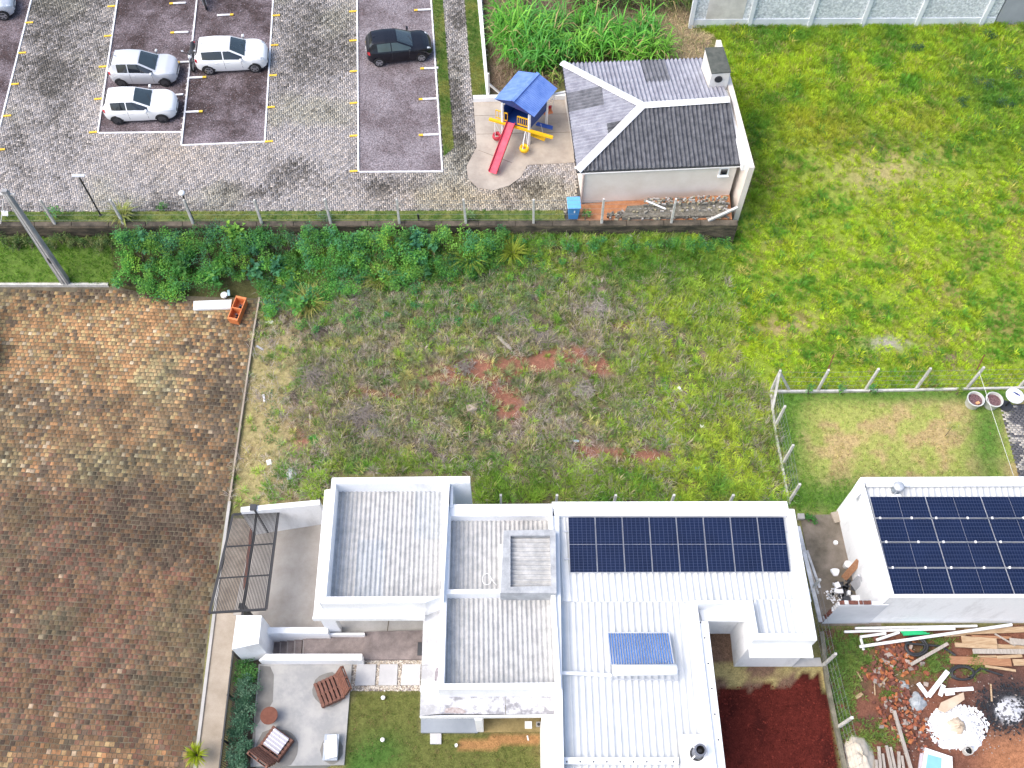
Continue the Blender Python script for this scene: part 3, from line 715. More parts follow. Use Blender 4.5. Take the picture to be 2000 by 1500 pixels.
# utility block
O = [(1461.5, 1173.5), (1577, 1173.5), (1596, 1250.5), (1472, 1250)]; I = [(1470, 1174), (1566, 1174), (1584, 1238), (1481, 1237)]
hp('flashing', [O[0], I[0], I[3], O[3]], 4.71, 4.0, flash); hp('flashing', [O[3], I[3], I[2], O[2]], 4.705, 4.0, flash)
pl = UP([(1466, 1171), (1572, 1171), (1588, 1242), (1476, 1242)], 4.35); pl[2].z = pl[3].z = 4.22
sheets('roof_sheet', pl, (pl[2] - pl[1]).to_2d(), .25, .032, [sheetw], house, per=8, row=9, kind='trap')
bl = UP([(1462, 1174), (1594, 1174), (1594, 1249), (1472.3, 1249)], 4.69)
foot = U(1433, 1302, ZP)
xl, yf, xr_, yb = foot.x, foot.y, U(1547, 1302, ZP).x, U(1430, 1234, ZP).y
MB().prism([Vector((xl, yf, 3.98)), Vector((xr_, yf, 3.98)), Vector((xr_, yb, 3.98)), Vector((xl, yb, 3.98))], ZP - .2).obj('utility_wall', white, house, world=True)
hp('canopy_ledge', [(1462, 1259), (1585, 1258), (1589, 1284), (1466, 1284)], 3.9, 3.75)
wallp(U(1550, 1292, ZP), U(1602, 1292, ZP), .15, ZP + .06, m=concrete, name='step')
hp('side_step', [(1549, 1288), (1602, 1284), (1606, 1301), (1549, 1302)], ZP + .1, ZP - .2, concrete)
# roof screws
sc = MB()
for p in [(1368, 1216), (1376, 1246), (1383, 1296), (1390, 1345), (1396, 1395), (1403, 1445)]: sc.lathe([(.0, .03), (.03, .025), (.03, 0)], 6, U(*p, 4.33))
for k in range(9): sc.lathe([(.0, .03), (.03, .025), (.03, 0)], 6, U(1107 + k * 26, 1488, 4.37))
o = sc.obj('screws', dkgrey, house, world=True); o['kind'] = 'stuff'
# driveway, stairs and pillar by the gate
dv = [U(500, 1010, .35), U(660, 975, ZP + .015), U(672, 1240, ZP + .015), U(530, 1232, .55), U(455, 1200, .3)]
drv = MB().prism(dv, [Vector((p.x, p.y, -.3)) for p in dv]).obj('driveway', mat('driveway_concrete', (.29, .265, .235), .85, col2=(.40, .375, .345), scale=.8, fine=.05))
tag(drv, 'smooth concrete driveway ramp between the gate and the carport', 'driveway', kind='structure')
wallp(U(498, 1040, .35), U(640, 1017, ZP), .22, 3.0, .0, name='boundary_wall')
pil = MB().prism(UP([(462, 1202), (511, 1202), (505, 1257), (453, 1268)], 3.0), 0.0).obj('gate_pillar', white, house, world=True)
hp('stair_wall', [(512, 1225), (640, 1225), (640, 1236.6), (512, 1237)], 1.75, .0)
hp('stair_wall', [(640.5, 1236), (712, 1236), (712, 1240), (640.5, 1240)], 1.3, .0)
hp('stair_wall', [(520, 1277), (707, 1277), (707, 1289.5), (505, 1289.5)], 1.65, .0)
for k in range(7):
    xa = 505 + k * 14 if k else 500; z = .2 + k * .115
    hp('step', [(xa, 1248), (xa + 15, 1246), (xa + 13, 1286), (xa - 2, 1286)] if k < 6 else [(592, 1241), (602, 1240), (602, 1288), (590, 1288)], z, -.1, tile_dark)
    hp('lit_edge_strip', [(xa, 1248), (xa + 2.2, 1248), (xa + .4, 1286), (xa - 2, 1286)] if k < 6 else [(592, 1241), (594.4, 1241), (592.4, 1288), (590, 1288)], z + .006, z - .04, mat('painted_edge_light', (.30, .27, .26), .8))  # added pale edge strip: paints the steps' light-against-riser-shade banding as colour
# side walk of the street
ap = MB().prism(UP([(452, 1012), (499, 1014), (474, 1199), (420, 1195)], .17), -.2).obj('driveway_apron', mat('stained_apron', (.20, .16, .12), .9, col2=(.36, .31, .25), scale=1.6, fine=.1))
tag(ap, 'stained concrete apron between the gate rail and the sett street', 'apron', kind='structure')
sw = MB().prism([U(419, 1196, .14), U(462, 1196, .14), U(455, 1270, .14), U(424, 1540, .14), U(380, 1540, .14), U(384, 1480, .14)], -.2).obj('sidewalk', concrete_warm)
tag(sw, 'beige concrete sidewalk between the sett street and the garden fence', 'sidewalk', kind='structure')
kb = MB()
pts = [U(449, 980, .1), U(420, 1190, .12), U(384, 1480, .12), U(377, 1540, .12)]
for k in range(3): kb.bar(pts[k], pts[k + 1], .13, .16)
o = kb.obj('street_kerb', concrete); tag(o, 'low pale kerb along the sidewalk of the sett street', 'kerb', kind='structure')
kb = MB(); pts = [U(507, 583, .1), U(497, 640, .1), U(474, 800, .1), U(448, 980, .1)]
for k in range(3): kb.bar(pts[k] + Vector((.02, 0, .03)), pts[k + 1] + Vector((.02, 0, .03)), .08, .2)
o = kb.obj('street_kerb', concrete_warm); tag(o, 'narrow pale kerb between the sett street and the empty plot', 'kerb', kind='structure')
kb = MB().bar(U(-80, 556.5, .1), U(212, 556.5, .1), .14, .2); o = kb.obj('street_kerb', conc_post)
tag(o, 'straight pale kerb under the grass verge with the utility pole', 'kerb', kind='structure')

# tilted open garage gate
gq = [U(455, 1005, 2.75), U(544, 999, 2.55), U(520, 1190, 2.55), U(409, 1197, 2.75)]
gate = thing('garage_gate', 'black slatted garage gate tilted up flat beside the driveway', 'gate', (gq[0] + gq[2]) / 2)
for k in range(4): MB().bar(gq[k], gq[(k + 1) % 4], .09, .07).obj('frame', blackm, gate, world=True)
for f in (.34, .66): MB().bar(gq[0].lerp(gq[3], f), gq[1].lerp(gq[2], f), .05, .05).obj('cross_bar', blackm, gate, world=True)
nb = 36
for k in range(1, nb):
    f = k / nb; MB().bar(gq[0].lerp(gq[1], f) + Vector((0, 0, .03)), gq[3].lerp(gq[2], f) + Vector((0, 0, .03)), .026, .02).obj('slat', blackm, gate, world=True)
MB().bar(gq[0].lerp(gq[1], .52) + Vector((0, .4, -.06)), gq[3].lerp(gq[2], .58) + Vector((0, -.25, -.06)), .09, .06).obj('pivot_beam', blackm, gate, world=True)
p = U(521, 1036, .4); MB().prism([p + Vector((a, b, 2.7)) for a, b in ((-.13, -.13), (.13, -.13), (.13, .13), (-.13, .13))], .1).obj('post', dkgrey, gate, world=True)
p = U(496, 1214, .3); MB().prism([p + Vector((a, b, 2.3)) for a, b in ((-.1, -.1), (.1, -.1), (.1, .1), (-.1, .1))], .1).obj('post', dkgrey, gate, world=True)
o = MB().bar(U(492, 1025, .42), U(472, 1192, .30), .12, .03).obj('gate_rail', rust)
tag(o, 'rusty threshold rail across the driveway under the garage gate', 'rail')

# ---------------------------------------------------------------- roof equipment of the white house
def cellmat(name, nu, nv, c=(.005, .011, .036), lc=(.045, .06, .12)):
    m = bpy.data.materials.new(name); m.use_nodes = True; nt = m.node_tree; N = nt.nodes; L = nt.links; bs = N['Principled BSDF']
    uv = N.new('ShaderNodeUVMap'); sp = N.new('ShaderNodeSeparateXYZ'); L.new(uv.outputs[0], sp.inputs[0]); outs = []
    for k, n in ((0, nu), (1, nv)):
        a = N.new('ShaderNodeMath'); a.operation = 'MULTIPLY'; a.inputs[1].default_value = n; L.new(sp.outputs[k], a.inputs[0])
        b = N.new('ShaderNodeMath'); b.operation = 'FRACT'; L.new(a.outputs[0], b.inputs[0])
        d = N.new('ShaderNodeMath'); d.operation = 'PINGPONG'; d.inputs[1].default_value = .5; L.new(b.outputs[0], d.inputs[0])
        e = N.new('ShaderNodeMath'); e.operation = 'LESS_THAN'; e.inputs[1].default_value = .045; L.new(d.outputs[0], e.inputs[0]); outs.append(e)
    mxm = N.new('ShaderNodeMath'); mxm.operation = 'MAXIMUM'; L.new(outs[0].outputs[0], mxm.inputs[0]); L.new(outs[1].outputs[0], mxm.inputs[1])
    nz = N.new('ShaderNodeTexNoise'); nz.inputs['Scale'].default_value = .9; g = N.new('ShaderNodeNewGeometry'); L.new(g.outputs['Position'], nz.inputs['Vector'])
    m0 = N.new('ShaderNodeMix'); m0.data_type = 'RGBA'; L.new(nz.outputs['Fac'], m0.inputs[0]); m0.inputs[6].default_value = (*[q * .7 for q in c], 1); m0.inputs[7].default_value = (*[q * 1.5 for q in c], 1)
    mx = N.new('ShaderNodeMix'); mx.data_type = 'RGBA'; L.new(mxm.outputs[0], mx.inputs[0]); L.new(m0.outputs[2], mx.inputs[6]); mx.inputs[7].default_value = (*lc, 1)
    L.new(mx.outputs[2], bs.inputs['Base Color']); bs.inputs['Roughness'].default_value = .22; bs.inputs['Specular IOR Level'].default_value = .35
    return m
cell6 = cellmat('solar_cells', 6, 10); cell10 = cellmat('solar_cells_landscape', 10, 6)
alu = mat('aluminium_frame', (.55, .57, .60), .4, metal=.3)
def uvquad(name, q, m, parent):
    me = bpy.data.meshes.new(name); off = OFF.get(parent.name, Vector())
    me.from_pydata([tuple(p - off) for p in q], [], [(0, 1, 2, 3)]); me.materials.append(m)
    uvl = me.uv_layers.new(name='UVMap')
    for k, c in enumerate(((0, 0), (1, 0), (1, 1), (0, 1))): uvl.data[k].uv = c
    o = bpy.data.objects.new(name, me); return link(o, parent)
def solar(quad, halves, owner, cm, fw=.008):
    """quad: 4 world corners (back-left, back-right, front-right, front-left)"""
    nrm = (quad[1] - quad[0]).cross(quad[3] - quad[0]).normalized(); nrm = nrm if nrm.z > 0 else -nrm
    dn = nrm * .04
    t = MB().prism([p - nrm * .003 for p in quad], [p - dn for p in quad]).obj('solar_panel', alu, owner, world=True)
    def bil(u, v): return quad[0].lerp(quad[1], u).lerp(quad[3].lerp(quad[2], u), v)
    W = (quad[1] - quad[0]).length; Hh = (quad[3] - quad[0]).length
    e, f = fw / W, fw / Hh
    if halves == 'v': cells = [(e, f, 1 - e, .5 - f * .6), (e, .5 + f * .6, 1 - e, 1 - f)]
    else: cells = [(e, f, .5 - e * .5, 1 - f), (.5 + e * .5, f, 1 - e, 1 - f)]
    for (a, b, c_, d) in cells:
        uvquad('cell_pane', [bil(a, d) + nrm * .002, bil(c_, d) + nrm * .002, bil(c_, b) + nrm * .002, bil(a, b) + nrm * .002], cm, t)
TL, TR, BR, BL = U(1109, 1010, 4.62), U(1531, 1010, 4.62), U(1544, 1117, 4.52), U(1113, 1118, 4.52)
for k in range(8):
    g = .0012; a, b = k / 8 + g, (k + 1) / 8 - g
    solar([TL.lerp(TR, a), TL.lerp(TR, b), BL.lerp(BR, b), BL.lerp(BR, a)], 'v', house, cell6)
for f in (.25, .75): MB().bar(TL.lerp(BL, f) + Vector((-.2, 0, -.08)), TR.lerp(BR, f) + Vector((.1, 0, -.08)), .05, .05).obj('mounting_rail', alu, house, world=True)
# vacuum tube water heater
q = [U(1187, 1236, 4.45), U(1306, 1236, 4.45), U(1316, 1296, 4.75), U(1193, 1297, 4.75)]
wh = thing('solar_water_heater', 'solar water heater of blue vacuum tubes below a long white tank', 'water heater', (q[2] + q[3]) / 2)
tubem = mat('blue_vacuum_tube', (.05, .15, .42), .2, col2=(.07, .20, .52), scale=1.5, spec=.8)
for k in range(24):
    f = (k + .5) / 24; MB().tube([q[0].lerp(q[1], f), q[3].lerp(q[2], f)], .024, 6).obj('vacuum_tube', tubem, wh, world=True, smooth=True)
for a_, b_ in ((0, 1), (0, 3), (1, 2)): MB().bar(q[a_], q[b_], .05, .05).obj('frame_bar', alu, wh, world=True)
hp('reflector', [(1187, 1236), (1306, 1236), (1314, 1296), (1193, 1297)], 4.38, 4.36, alu, wh)
ta, tb = U(1197, 1309, 4.85), U(1322, 1308, 4.85)
MB().tube([ta, ta.lerp(tb, .02), ta.lerp(tb, .98), tb], [.17, .2, .2, .17], 16).obj('tank', flash, wh, world=True, smooth=True, auto=.8)
for x in (1195, 1320): MB().bar(U(x, 1318, 4.75), U(x, 1330, 4.2), .04, .04).obj('stand_leg', alu, wh, world=True)
MB().bar(U(1194, 1327, 4.25), U(1316, 1328, 4.25), .04, .04).obj('frame_bar', alu, wh, world=True)
MB().tube([U(1320, 1312, 4.8), U(1327, 1310, 4.8), U(1328, 1322, 4.4)], .02, 6).obj('pipe', alu, wh, world=True)
o = MB().tube([U(1097, 1314, 4.3), U(1150, 1316, 4.32), U(1194, 1319, 4.42)], .075, 8).obj('insulated_pipe', flash, smooth=True)
tag(o, 'white insulated pipe lying across the metal roof to the water heater', 'pipe')
# chimney flue
hp('flue_plate', [(1326, 1434), (1396, 1434), (1402, 1500), (1331, 1500)], 4.33, 4.2, flash)
c = U(1361, 1472, 4.33)
fl = thing('chimney_flue', 'short grey metal flue with a black open mouth on the roof', 'flue', c)
MB().lathe([(.20, 0), (.20, .75), (.215, .76), (.215, .80), (.15, .80), (.15, .45), (0, .45)], 20, c).obj('pipe', mat('grey_flue', (.14, .15, .18), .5), fl, world=True, smooth=True, auto=.6)
MB().lathe([(.145, .80), (.145, .46), (.0, .459)], 20, c).obj('mouth', blackm, fl, world=True)
MB().lathe([(0, .62), (.08, .6), (.08, .46)], 12, c).obj('damper', dkgrey, fl, world=True)
MB().lathe([(.26, 0), (.22, .1)], 20, c).obj('collar', blackm, fl, world=True)
MB().bar(U(1343, 1491, 4.35), c + Vector((-.1, -.1, .45)), .05, .02).obj('brace', flash, fl, world=True)
MB().bar(U(1338, 1448, 4.35), c + Vector((-.1, .1, .4)), .03, .02).obj('brace', flash, fl, world=True)
# loop of cable on the fibre-cement roof
lp = [U(951 + 9 * math.cos(t) , 1131 + 11 * math.sin(t), 4.34) for t in [k * .42 for k in range(13)]] + [U(965, 1138, 4.33), U(970, 1143, 4.32)]
o = MB().tube(lp, .014, 5).obj('cable_loop', pvc, smooth=True); tag(o, 'loop of thin white cable lying on the grey corrugated roof', 'cable')
# ---------------------------------------------------------------- cream service building on the terrace
FL, FR = U(1137, 396, ZT), U(1424, 381, ZT)
bl_, br_ = U(1107, 131, 4.75), U(1392, 120, 4.75)
svc = thing('service_building', 'cream building with a hipped grey corrugated roof and white ridge caps', 'building', (FL + FR) / 2)
W4 = [FL, FR, Vector((br_.x, br_.y, ZT)), Vector((bl_.x, bl_.y, ZT))]
MB().prism([Vector((p.x, p.y, 4.68)) for p in W4], ZT - .3).obj('wall', cream, svc, world=True)
E0, E1, E2, E3 = U(1098, 124, 4.75), U(1388, 113, 4.75), U(1450, 321, 4.75), U(1127, 335, 4.75)
J0, J1 = U(1255, 207, 5.6), U(1424, 196, 5.6)
dirx = (E2 - E3).to_2d(); diry = (E0 - E3).to_2d()
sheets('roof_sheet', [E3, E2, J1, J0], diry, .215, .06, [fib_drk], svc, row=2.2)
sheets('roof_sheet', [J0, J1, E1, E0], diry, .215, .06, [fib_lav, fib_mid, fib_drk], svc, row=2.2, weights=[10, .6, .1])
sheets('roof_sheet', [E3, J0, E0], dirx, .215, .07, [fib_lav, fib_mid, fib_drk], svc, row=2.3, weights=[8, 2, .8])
for a, b in ((E0, J0), (E3, J0), (J0, J1)):
    d = (b - a).normalized(); s = d.cross(Vector((0, 0, 1))).normalized()
    mb = MB(); up = Vector((0, 0, .10))
    a2 = a + Vector((0, 0, .05)); b2 = b + Vector((0, 0, .07))
    mb.quadgrid([[a2 - s * .21, a2 - s * .12 + up * .8, a2 + up, a2 + s * .12 + up * .8, a2 + s * .21], [b2 - s * .21, b2 - s * .12 + up * .8, b2 + up, b2 + s * .12 + up * .8, b2 + s * .21]])
    mb.obj('ridge_cap', flash, svc, world=True, smooth=True)
for a, b in ((E0, E3), (E3, E2), (E0, E1)): MB().bar(a - Vector((0, 0, .06)), b - Vector((0, 0, .06)), .03, .12).obj('eave_board', blackm if b is E3 else dkgrey, svc, world=True)
MB().bar(E3 + Vector((.2, -.02, -.14)), E2 + Vector((-.1, -.02, -.14)), .05, .05).obj('eave_trim', pvc, svc, world=True)
# boundary wall and flashing beside the roof
MB().prism(UP([(1399, 78), (1408, 78), (1474, 327), (1463, 327)], 5.3), .5).obj('boundary_wall', cream, svc, world=True)
MB().prism(UP([(1388, 110), (1404, 110), (1461, 321), (1451, 321)], 5.05), 4.6).obj('valley_flashing', flash, svc, world=True)
a, b = FR, FL; d = (FL - FR).normalized(); c = FR + d * 1.0 + Vector((0, -.01, 0))
wn_ = Vector((-d.y, d.x, 0)); wn_ = wn_ if wn_.y < 0 else -wn_
rotw = Matrix((d, wn_, Vector((0, 0, 1)))).transposed()
c = FR + d * .62; c.z = 4.25
win = MB().box(c, (.5, .10, .56), rot=rotw).obj('window', flash, svc, world=True)
MB().box(c + wn_ * .055, (.34, .012, .40), rot=rotw).obj('pane', glass, win, world=True)
MB().box(c + wn_ * .07 + Vector((0, 0, -.29)), (.56, .14, .05), rot=rotw).obj('sill', flash, win, world=True)
MB().tube([FL + Vector((-.06, -.06, 0)), FL + Vector((-.06, -.06, 2.2))], .05, 8).obj('downpipe', mat('pinkish_pipe', (.50, .40, .36), .7), svc, world=True, smooth=True)
# rooftop box
tb_ = UP([(1377, 93), (1413, 91), (1428, 140), (1390, 143)], 6.3)
rb = thing('water_tank_box', 'white masonry box with a dark flat top on the hipped roof edge', 'tank box', Vector((sum(p.x for p in tb_) / 4, sum(p.y for p in tb_) / 4, 5.0)))
cc = sum(tb_, Vector()) / 4
MB().prism([cc + (p - cc) * .97 - Vector((0, 0, .06)) for p in tb_], 4.9).obj('wall', mat('off_white_render', (.66, .63, .58), .85, col2=(.78, .76, .72), scale=2), rb, world=True)
MB().prism(tb_, 6.235).obj('top', mat('dark_slab', (.06, .07, .06), .9, col2=(.11, .115, .10), scale=3, fine=.2), rb, world=True)
fm = tb_[2].lerp(tb_[3], .57); fm.z = 5.86
MB().lathe([(.0, -.03), (.17, -.03), (.17, .02)], 18, fm + Vector((0, .015, 0)), axis='Y').obj('vent_hole', blackm, rb, world=True)
MB().lathe([(.17, -.035), (.20, -.035), (.20, .02)], 18, fm + Vector((0, .0, 0)), axis='Y').obj('vent_rim', dkgrey, rb, world=True)
# stack of old paving stones
pile = thing('paver_stack', 'long stack of used grey paving stones against the cream wall', 'paver stack', U(1310, 410, ZT))
pm_ = [mat('old_paver_%d' % k, c, .9, var=.2, scale=9, fine=.2) for k, c in enumerate([(.36, .34, .32), (.24, .23, .20), (.30, .27, .18), (.15, .14, .12)])]
blk = []
for m in pm_:
    mb = MB().box((0, 0, 0), (.19, .09, .075)); o = mb.obj('paving_stone', m, pile); blk.append(o.data); COL.objects.unlink(o); bpy.data.objects.remove(o)
cnt = 0
for row in range(9):
    for k in range(52):
        f = (k + .5) / 52; g = (row + .5) / 9
        px = 1186 + f * 236 + R.uniform(-2, 2); py = 430 - 4 * f + (-38 - 6 * f) * g + R.uniform(-2, 2)
        if f < .28 and g > .35 + f: continue
        if cnt >= 300: break
        if R.random() < .36: continue
        z = ZT + .04 + (.42 * (g > .7) + .2 * (.35 < g <= .7)) * min(1, f * 4) + R.uniform(0, .1)
        o = bpy.data.objects.new('paving_stone', R.choice(blk)); link(o, pile); cnt += 1
        p = U(px, py, z) - OFF[pile.name]; o.location = p
        up = R.random() < .45
        o.rotation_euler = ((R.gauss(0, .2), 1.45 + R.gauss(0, .1), R.gauss(1.57, .25)) if up else (R.gauss(0, .15), R.gauss(0, .15), R.gauss(.0, .7)))
MB().prism([U(1215, 425, ZT + .2), U(1420, 420, ZT + .2), U(1415, 392, ZT + .42), U(1225, 402, ZT + .42)], ZT - .05).obj('core', mat('stone_pile_core', (.08, .075, .06), .95, col2=(.22, .2, .16), scale=9, fine=.3), pile, world=True)
for (a, b, l) in (((1262, 392), (1300, 408), 'white pipe offcut lying slanted on the stack of paving stones'),):
    o = MB().tube([U(*a, ZT + .75), U(*b, ZT + .5)], .05, 8).obj('pipe', pvc, smooth=True); tag(o, l, 'pipe')
o = MB().bar(U(1383, 431, ZT + .12), U(1441, 405, ZT + .55), .12, .12).obj('fallen_post', conc_post); tag(o, 'pale concrete post fallen over the end of the paving stones', 'post')
# wheelie bin
bp_ = U(1119, 431, ZT)
wb = thing('wheelie_bin', 'blue plastic wheelie bin standing by the terrace fence', 'bin', bp_ + Vector((0, .25, 0)), rz=.05)
MB().prism([(-.3, -.3, 1.0), (.3, -.3, 1.0), (.3, .34, 1.0), (-.3, .34, 1.0)], [(-.23, -.22, .06), (.23, -.22, .06), (.23, .24, .06), (-.23, .24, .06)]).obj('body', blue_bin, wb, bevel=.02)
MB().prism([(-.33, -.34, 1.07), (.33, -.34, 1.07), (.33, .36, 1.12), (-.33, .36, 1.12)], [(-.33, -.34, 1.01), (.33, -.34, 1.01), (.33, .36, 1.01), (-.33, .36, 1.01)]).obj('lid', mat('light_blue_lid', (.14, .40, .74), .4, var=.05), wb, bevel=.02)
for s in (-1, 1): MB().lathe([(0, -.03), (.1, -.03), (.1, .03), (0, .03)], 14, (s * .26, .26, .1), axis='X').obj('wheel', blackm, wb)
MB().bar((-.25, .40, 1.02), (.25, .40, 1.02), .04, .04).obj('handle', blue_bin, wb)
MB().box((.02, -.345, .8), (.06, .01, .16)).obj('sticker', pvc, wb)

# ---------------------------------------------------------------- neighbour with solar roof
nb_ = thing('neighbour_house', 'white house roofed with dark solar panels beside the fenced lawn', 'house', U(1850, 1190, ZP))
def np_(name, px, z, bot, m=None, parent=None): return MB().prism(UP(px, z), bot).obj(name, m or white, parent or nb_, world=True)
np_('wall', [(1684, 957), (2150, 957), (2200, 1166), (1740, 1166)], 4.05, ZP - .3)
nstain = white_dirty
np_('parapet', [(1681, 932), (2150, 930), (2150, 941), (1688, 943)], 4.4, 3.7)
np_('parapet', [(1681.3, 933), (1687.6, 943.5), (1746, 1160), (1738, 1167)], 4.395, ZP - .3)
np_('parapet', [(1746.5, 1160.4), (2150, 1160), (2150, 1167), (1738.5, 1167.2)], 4.39, ZP - .3)
np_('ledge', [(1669, 950), (1679, 934), (1686, 958), (1675, 970)], 4.1, 3.6)
MB().tube([U(1692, 947, 4.3), U(2150, 945, 4.3)], .1, 10).obj('gutter', flash, nb_, world=True, smooth=True)
pl = UP([(1690, 950), (2150, 948), (2200, 1165), (1746, 1165)], 4.12)
sheets('roof_sheet', pl, (pl[2] - pl[1]).to_2d(), .25, .03, [sheetw], nb_, per=8, row=20, kind='trap')
Q = [U(1698, 969, 4.38), U(2023, 969, 4.38), U(2100, 1162, 4.30), U(1746, 1162, 4.30)]
def qb(u, v): return Q[0].lerp(Q[1], u).lerp(Q[3].lerp(Q[2], u), v)
vs = [0, .2323, .4780, .7353, 1.0]
for i in range(3):
    for j in range(4):
        a, b = i / 3 + .0015, (i + 1) / 3 - .0015; c_, d_ = vs[j] + .005, vs[j + 1] - .005
        solar([qb(a, c_), qb(b, c_), qb(b, d_), qb(a, d_)], 'h', nb_, cell10)
for j in range(1, 4):
    cl = MB()
    for i in range(7): cl.box(qb(.03 + i * .165 + (.02 if i % 2 else 0), vs[j]) + Vector((0, 0, .03)), (.07, .09, .04))
    o = cl.obj('panel_clamps', pvc, nb_, world=True); o['kind'] = 'stuff'
c = U(1749, 958, 4.2)
rv = thing('roof_turbine_vent', 'small round metal chimney cowl beside the neighbour solar panels', 'vent', c)
MB().lathe([(.17, 0), (.17, .35)], 16, c).obj('neck', mat('dull_zinc', (.22, .26, .30), .4, metal=.5), rv, world=True, smooth=True)
MB().lathe([(.15, .33), (.2, .36), (.22, .44), (.16, .5), (.0, .53)], 16, c).obj('cap', alu, rv, world=True, smooth=True)
for k in range(3):
    t = k * 2.1; MB().bar(c + Vector((.26 * math.cos(t), .26 * math.sin(t), 0)), c + Vector((.2 * math.cos(t), .2 * math.sin(t), .42)), .03, .015).obj('strap', alu, rv, world=True)
MB().prism(UP([(1738, 965), (1760, 965), (1762, 972), (1740, 972)], 4.24), 4.1).obj('base_plate', flash, rv, world=True)
# broken side wall in front
a, b = U(1606, 1225, ZP), U(1740, 1222, ZP)
ax, bx = a.x, b.x; x1 = U(1641, 1178, 3.5).x; yy = U(1738, 1167, 4.39).y - .03; bx = U(1738, 1167, 4.39).x + .25
prof = [(ax, ZP - .1), (bx, ZP - .1), (bx, 3.5), (x1, 3.5)]
mb = MB(); mb.poly([Vector((x, yy, z)) for x, z in prof]); mb.poly([Vector((x, yy + .16, z)) for x, z in prof][::-1])
for k in range(4):
    (xa, za), (xb, zb) = prof[k], prof[(k + 1) % 4]; mb.poly([Vector((xa, yy, za)), Vector((xa, yy + .16, za)), Vector((xb, yy + .16, zb)), Vector((xb, yy, zb))])
mb.obj('side_wall', mat('pale_grey_render', (.56, .58, .62), .85, col2=(.68, .70, .74), scale=.7), nb_, world=True)
for k in range(14):
    f = (k + .5) / 14
    MB().box((x1 + (bx - x1) * f * .62, yy + .09, 3.52 + R.uniform(-.02, .03)), (.12, .15, .08)).obj('brick', R.choice([brickd, brickd, white_dirty]), nb_, world=True)
for k in range(11):
    f = (k + .5) / 11
    MB().box((ax + (x1 - ax) * f, yy + .09, ZP - .1 + (3.6 - ZP) * f + R.uniform(-.03, .03)), (.14, .16, .1), rz=R.uniform(-.2, .2)).obj('brick', R.choice([brickd, brickd, white_dirty]), nb_, world=True)
# passage between the houses
pas = MB().prism(UP([(1562, 1006), (1645, 1004), (1722, 1222), (1606, 1222)], ZP + .03), ZP - .4).obj('passage_floor', conc_dark)
tag(pas, 'damp olive-brown concrete passage between the two white houses', 'passage', kind='structure')
def boxthing(name, label, cat, px, z, size, m, rz=0, group=None):
    p = U(*px, z); o = MB().box((0, 0, size[2] / 2), size).obj(name, m, bevel=min(size) * .12); o.location = p; o.rotation_euler = (0, 0, rz); return tag(o, label, cat, group)
zf = ZP + .03
o = MB().lathe([(0, .06), (.09, .06), (.11, .0)], 14).obj('floor_drain', pvc); o.location = U(1632, 1060, zf); tag(o, 'small round white drain in the damp concrete passage', 'drain')
bk = thing('bucket', 'white bucket upright at the foot of the neighbour wall', 'bucket', U(1652, 1106, zf))
MB().lathe([(.0, .01), (.13, .0), (.16, .3), (.15, .3), (.12, .03), (0, .03)], 16).obj('shell', pvc, bk, smooth=True, auto=.6); MB().lathe([(0, .24), (.148, .24)], 16).obj('contents', foam, bk)
mb = MB(); pts = [(.16 * (1 + .25 * math.sin(3 * t)) * math.cos(t), .19 * (1 + .2 * math.cos(2 * t)) * math.sin(t)) for t in [k * .52 for k in range(12)]]
mb.prism([(x, y, .09) for x, y in pts], [(x * 1.2, y * 1.2, 0) for x, y in pts]); o = mb.obj('plaster_lump', foam, bevel=.03); o.location = U(1631, 1118, zf); tag(o, 'cream lump of set plaster on the passage floor', 'plaster lump')
o = MB().bar(U(1648, 1130, zf), U(1678, 1096, zf + 1.15), .28, .03).obj('leaning_board', wood2); tag(o, 'brown board leaning on the neighbour wall in the passage', 'board')
o = MB().prism([U(1660, 1139, zf), U(1690, 1175, zf), U(1684, 1176, zf)], [U(1675, 1124, zf + 1.2), U(1683, 1128, zf + 1.2), U(1678, 1122, zf + 1.2)]).obj('leaning_sheet', mat('grey_board', (.45, .46, .49), .8)); tag(o, 'pointed grey sheet leaning on the neighbour wall', 'sheet')
for k, (px, s) in enumerate([((1634, 1144), (.24, .24, .12)), ((1633, 1155), (.2, .18, .1)), ((1641, 1156), (.2, .18, .12)), ((1656, 1160), (.12, .2, .2))]):
    boxthing('block_offcut', 'pale block offcut beside the scattered plaster in the passage', 'block', px, zf, s, foam, R.uniform(-.4, .4), 'block offcuts in the passage')
boxthing('white_box', 'white square box against the broken brick end wall', 'box', (1667, 1173), zf, (.36, .3, .32), pvc)
boxthing('crate', 'dark open crate beside the white square box in the passage', 'crate', (1654, 1172), zf, (.4, .22, .2), dkgrey)
mb = MB()
for k in range(60):
    p = U(R.gauss(1627, 8), R.gauss(1160, 8), zf + .005); s = R.uniform(.04, .12); mb.box(p, (s, s * R.uniform(.4, 1), .02), R.uniform(0, 3))
o = mb.obj('plaster_crumbs', foam); tag(o, 'scatter of white plaster crumbs on the passage floor', 'plaster crumbs', kind='stuff')
mb = MB()
for k in range(50):
    p = U(R.gauss(1648, 10), R.gauss(1155, 10), zf + .01); s = R.uniform(.06, .2); mb.box(p, (s, s * .5, .03), R.uniform(0, 3))
o = mb.obj('dark_scraps', dkgrey); tag(o, 'scatter of black plastic scraps at the neighbour wall foot', 'scraps', kind='stuff')
boxthing('concrete_block', 'pale concrete block at the grass end of the passage', 'block', (1563, 1011), ZP, (.3, .26, .2), concrete)
boxthing('stone_step', 'beige stone slab at the rear corner of the neighbour wall', 'step', (1640, 1010), ZP, (.7, .5, .12), concrete_warm, .2)
